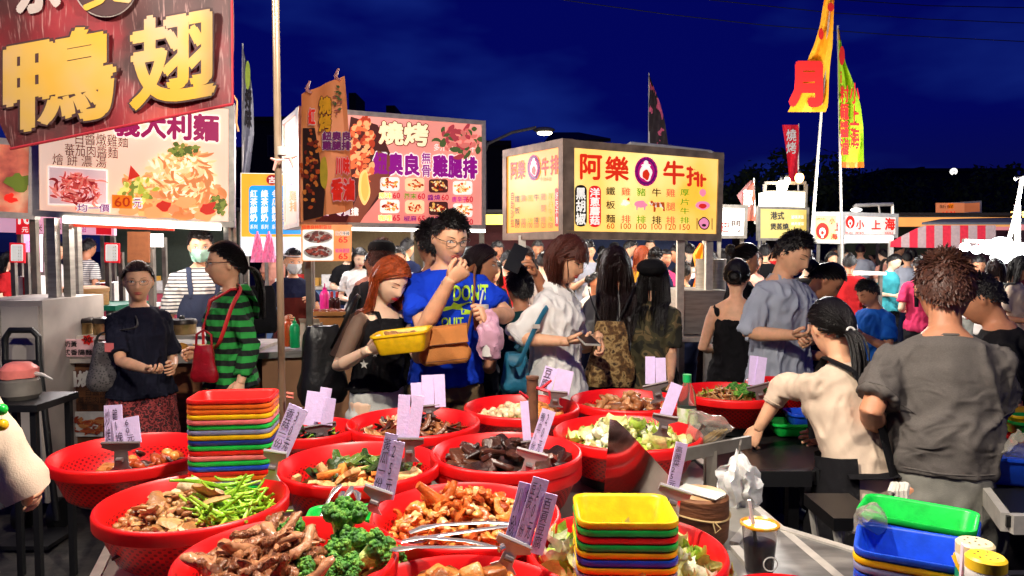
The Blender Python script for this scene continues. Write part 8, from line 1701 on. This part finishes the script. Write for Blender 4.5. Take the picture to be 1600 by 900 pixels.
# ---------------------------------------------------------------- the crowd further back
HAIRS = {'s': ('short', HB), 'S': ('short', HDB), 'l': ('long', HB), 'L': ('long', HDB), 'p': ('pony', HB), 'b': ('bun', HB), 'o': ('long', HOR), 'B': ('bob', HDB)}
CROWD = [(88, 376, 9.1, 105, 'f', 's', WT2, 'fold', 'woman in a white tee with crossed arms by the steel posts'), (138, 372, 9.6, 25, 'm', 's', STRW, 'bent', 'man in a striped shirt with his back to the pasta stall'), (14, 392, 8.7, 60, 'f', 'l', REDT, 'bent', 'long haired person in red at the left counter'), (60, 404, 12.3, 200, 'f', 'p', BLK, 'bent', 'person in black behind the left background stall'),
 (430, 372, 11.6, 170, 'f', 'p', PEACH, 'bent', 'drinks stall worker in peach behind the steel pole'), (545, 384, 10.2, 150, 'm', 's', BLK, 'bent', 'dark dressed man by the end of the small menu board'), (636, 372, 9.3, 20, 'm', 's', NAVY, 'down', 'man in navy behind the black tee man\'s shoulder'),
 (776, 376, 9.6, 160, 'm', 's', WT2, 'bent', 'young man in white facing the lens beside the sign post'), (796, 390, 7.2, 120, 'm', 's', REDT, 'bent', 'man looking down in a red tee near the raised phone'), (770, 404, 6.4, 150, 'f', 'l', BLK, 'bent', 'woman with black hair next to the brown haired profile'), (840, 374, 10.2, 185, 'm', 's', BLK, 'phone', 'man with a stern face under the side face of the steak sign'), (850, 392, 7.8, 20, 'm', 's', WT2, 'bent', 'person in a pale ribbed shirt left of the brown bob'),
 (920, 376, 9.0, 170, 'm', 's', BLUEG, 'phone', 'man in pale blue right of the brown bob'), (932, 424, 6.7, 150, 'f', 'b', WT2, 'bent', 'short person in white between the bob and the long hair'), (908, 372, 12.3, 10, 'm', 's', BLK, 'down', 'distant man in black under the steak sign edge'), (985, 374, 10.7, 80, 'm', 's', BLUEG, 'bent', 'man in pale blue behind the long dark hair'), (1003, 383, 9.3, 90, 'f', 'o', YELT, 'bent', 'woman with orange hair and a mustard top'), (1024, 385, 8.1, 20, 'f', 'b', NAVY, 'bent', 'woman with a bun in navy under the steak sign'), (1016, 372, 12.5, 180, 'm', 's', WT2, 'bent', 'man in white facing the lens far under the steak sign'),
 (1058, 383, 9.6, -80, 'm', 's', BLK, 'bent', 'man in black facing left beside the steak post'), (1078, 380, 10.7, 10, 'm', 's', STRW, 'bent', 'man in stripes behind the steak post'), (1070, 408, 7.1, 20, 'm', 's', BLK, 'bent', 'dark crouching customer below the steak cabinet shelf'), (960, 378, 13.0, 150, 'f', 'l', PINKT, 'bent', 'woman in pink far behind the long dark hair'), (940, 384, 13.8, 30, 'm', 's', TEAL, 'bent', 'man in teal far behind the phone holder'),
 (1283, 408, 9.4, 20, 'm', 's', CYAN, 'bent', 'person in cyan right of the grey shirt man'), (1304, 384, 13.0, 160, 'm', 's', BLK, 'fold', 'man in black under the red emblem side sign'), (1318, 388, 12.2, 120, 'f', 'p', WT2, 'bent', 'woman in white under the red emblem sign'), (1345, 380, 12.8, 20, 'm', 'S', BLUEG, 'up', 'man in grey blue raising an arm at the red emblem counter'), (1365, 398, 13.5, 160, 'f', 'l', PEACH, 'bent', 'woman in peach behind the far counter'), (1381, 388, 12.2, -20, 'm', 's', PEACH, 'bent', 'man in a peach tank top seen from behind'),
 (1405, 380, 13.3, 80, 'm', 's', BLK, 'bent', 'man in black below the awning corner'), (1424, 386, 11.9, 10, 'm', 's', WT2, 'bent', 'man in a white and black back print tee under the awning'), (1440, 400, 7.5, 12, 'm', 's', PINKT, 'bent', 'man in a hot pink tee with a dark backpack strap'), (1462, 384, 13.9, 170, 'f', 'B', BLK, 'bent', 'woman with a bob under the striped awning'), (1508, 398, 9.9, 160, 'f', 'l', REDT, 'bent', 'woman in red near the floodlights'), (1490, 382, 14.2, 20, 'm', 's', NAVY, 'bent', 'man in navy under the striped awning'), (1556, 402, 7.2, 30, 'f', 'L', WT2, 'bent', 'woman in white right of the charcoal tee man'), (1596, 398, 6.4, 140, 'f', 'l', CREAM, 'bent', 'woman in cream at the right edge'), (1130, 388, 11.0, 20, 'f', 'l', WT2, 'bent', 'long haired woman in white by the white sign box'), (1195, 380, 10.2, 10, 'm', 's', BLK, 'bent', 'man in black left of the grey shirt man'), (1213, 384, 12.8, 160, 'm', 's', REDT, 'bent', 'man in red under the dumpling sign')]
CROWD += [(562, 386, 8.2, 160, 'f', 'l', WT2, 'bent', 'woman in white just left of the auburn girl'), (622, 384, 7.6, 190, 'm', 's', BLUEG, 'bent', 'man in pale blue between the capped head and the black tee'), (582, 392, 6.8, 140, 'f', 'p', PEACH, 'bent', 'woman in peach behind the auburn hair'), (735, 384, 6.6, 170, 'f', 'l', REDT, 'bent', 'long haired woman in red behind the brown haired profile'), (762, 388, 7.6, 40, 'm', 's', BLK, 'bent', 'man in black far behind the pink bag'),
          (822, 384, 8.0, 200, 'f', 'B', YELT, 'bent', 'woman in mustard behind the raised phone'), (868, 384, 9.2, 150, 'm', 's', NAVY, 'bent', 'man in navy left of the white shirt woman'), (948, 388, 7.2, 150, 'f', 'l', WT2, 'bent', 'woman in white between the two long haired backs'), (1040, 388, 8.8, 150, 'f', 'p', PINKT, 'bent', 'woman in pink right of the capped camouflage figure'), (1094, 386, 9.4, 190, 'f', 'l', WT2, 'bent', 'woman in white behind the orange flag'),
          (1110, 392, 7.4, 20, 'm', 's', NAVY, 'bent', 'man in navy behind the stock pot'), (1180, 392, 8.2, 150, 'f', 'B', PEACH, 'bent', 'woman in peach behind the high bun'), (1262, 394, 7.2, 30, 'm', 's', BLK, 'bent', 'man in black right of the grey shirt collar'), (1300, 392, 10.5, 160, 'f', 'l', WT2, 'bent', 'woman in white below the red emblem side sign'), (1328, 396, 8.4, 20, 'm', 's', REDT, 'bent', 'man in red behind the bent black haired woman'), (1398, 396, 9.8, 150, 'f', 'p', CYAN, 'bent', 'woman in cyan left of the hot pink tee'), (1418, 392, 11.5, 20, 'm', 's', BLUEG, 'bent', 'man in grey blue under the awning corner'), (1530, 400, 8.8, 190, 'm', 's', WT2, 'bent', 'man in white between the two heads at the right')]
for k, (x, y, Y, hd, sx, hr, mt, am, lb) in enumerate(CROWD):
    near = Y < 9.8; ld = {'length': .18 + .1 * (k % 3) / 2} if hr in 'lLop' else {}
    kk = person(lb, x, y, Y, hd, sx, arms=(am, 'bent' if am in ('phone', 'up') else am), neck=6 + (k * 7) % 18, turn=((k * 13) % 40) - 20, hair=(HAIRS[hr][0], dict(ld, n=(180 if near else 110))), hmat=HAIRS[hr][1], top=dict(mat=mt, sleeve=.7), bottom=('trousers', (DRKP, NAVY, DENG, BRNP)[k % 4]), skin=(SKIN, SKIN2, SKIN3)[k % 3], vox=.013 if near else .018, look='open' if k % 2 else 'down', parts=near or hd > 120, group='people in the market crowd')
    if 'backpack strap' in lb:
        for s__ in (1, -1): mb = MB(); mb.tube([kk['sk'](kk['bend'](p)) for p in ((s__ * .09, .12, 1.1), (s__ * .1, .13, 1.28), (s__ * .1, .03, 1.42), (s__ * .1, -.10, 1.33), (s__ * .1, -.14, 1.1))], .02, 6, flat=.3); mb.build('strap', BLK, kk['root'])
    if 'back print' in lb: onto(kk['shirt'], kk['root'], (SV, SF), kk['world'](kk['bend']((0, -.12, 1.22))), (1, 0, 0), (0, 0, 1), .14, .16, BLK, (0, 1, 0), name='back_print', bold=0, off=.006)
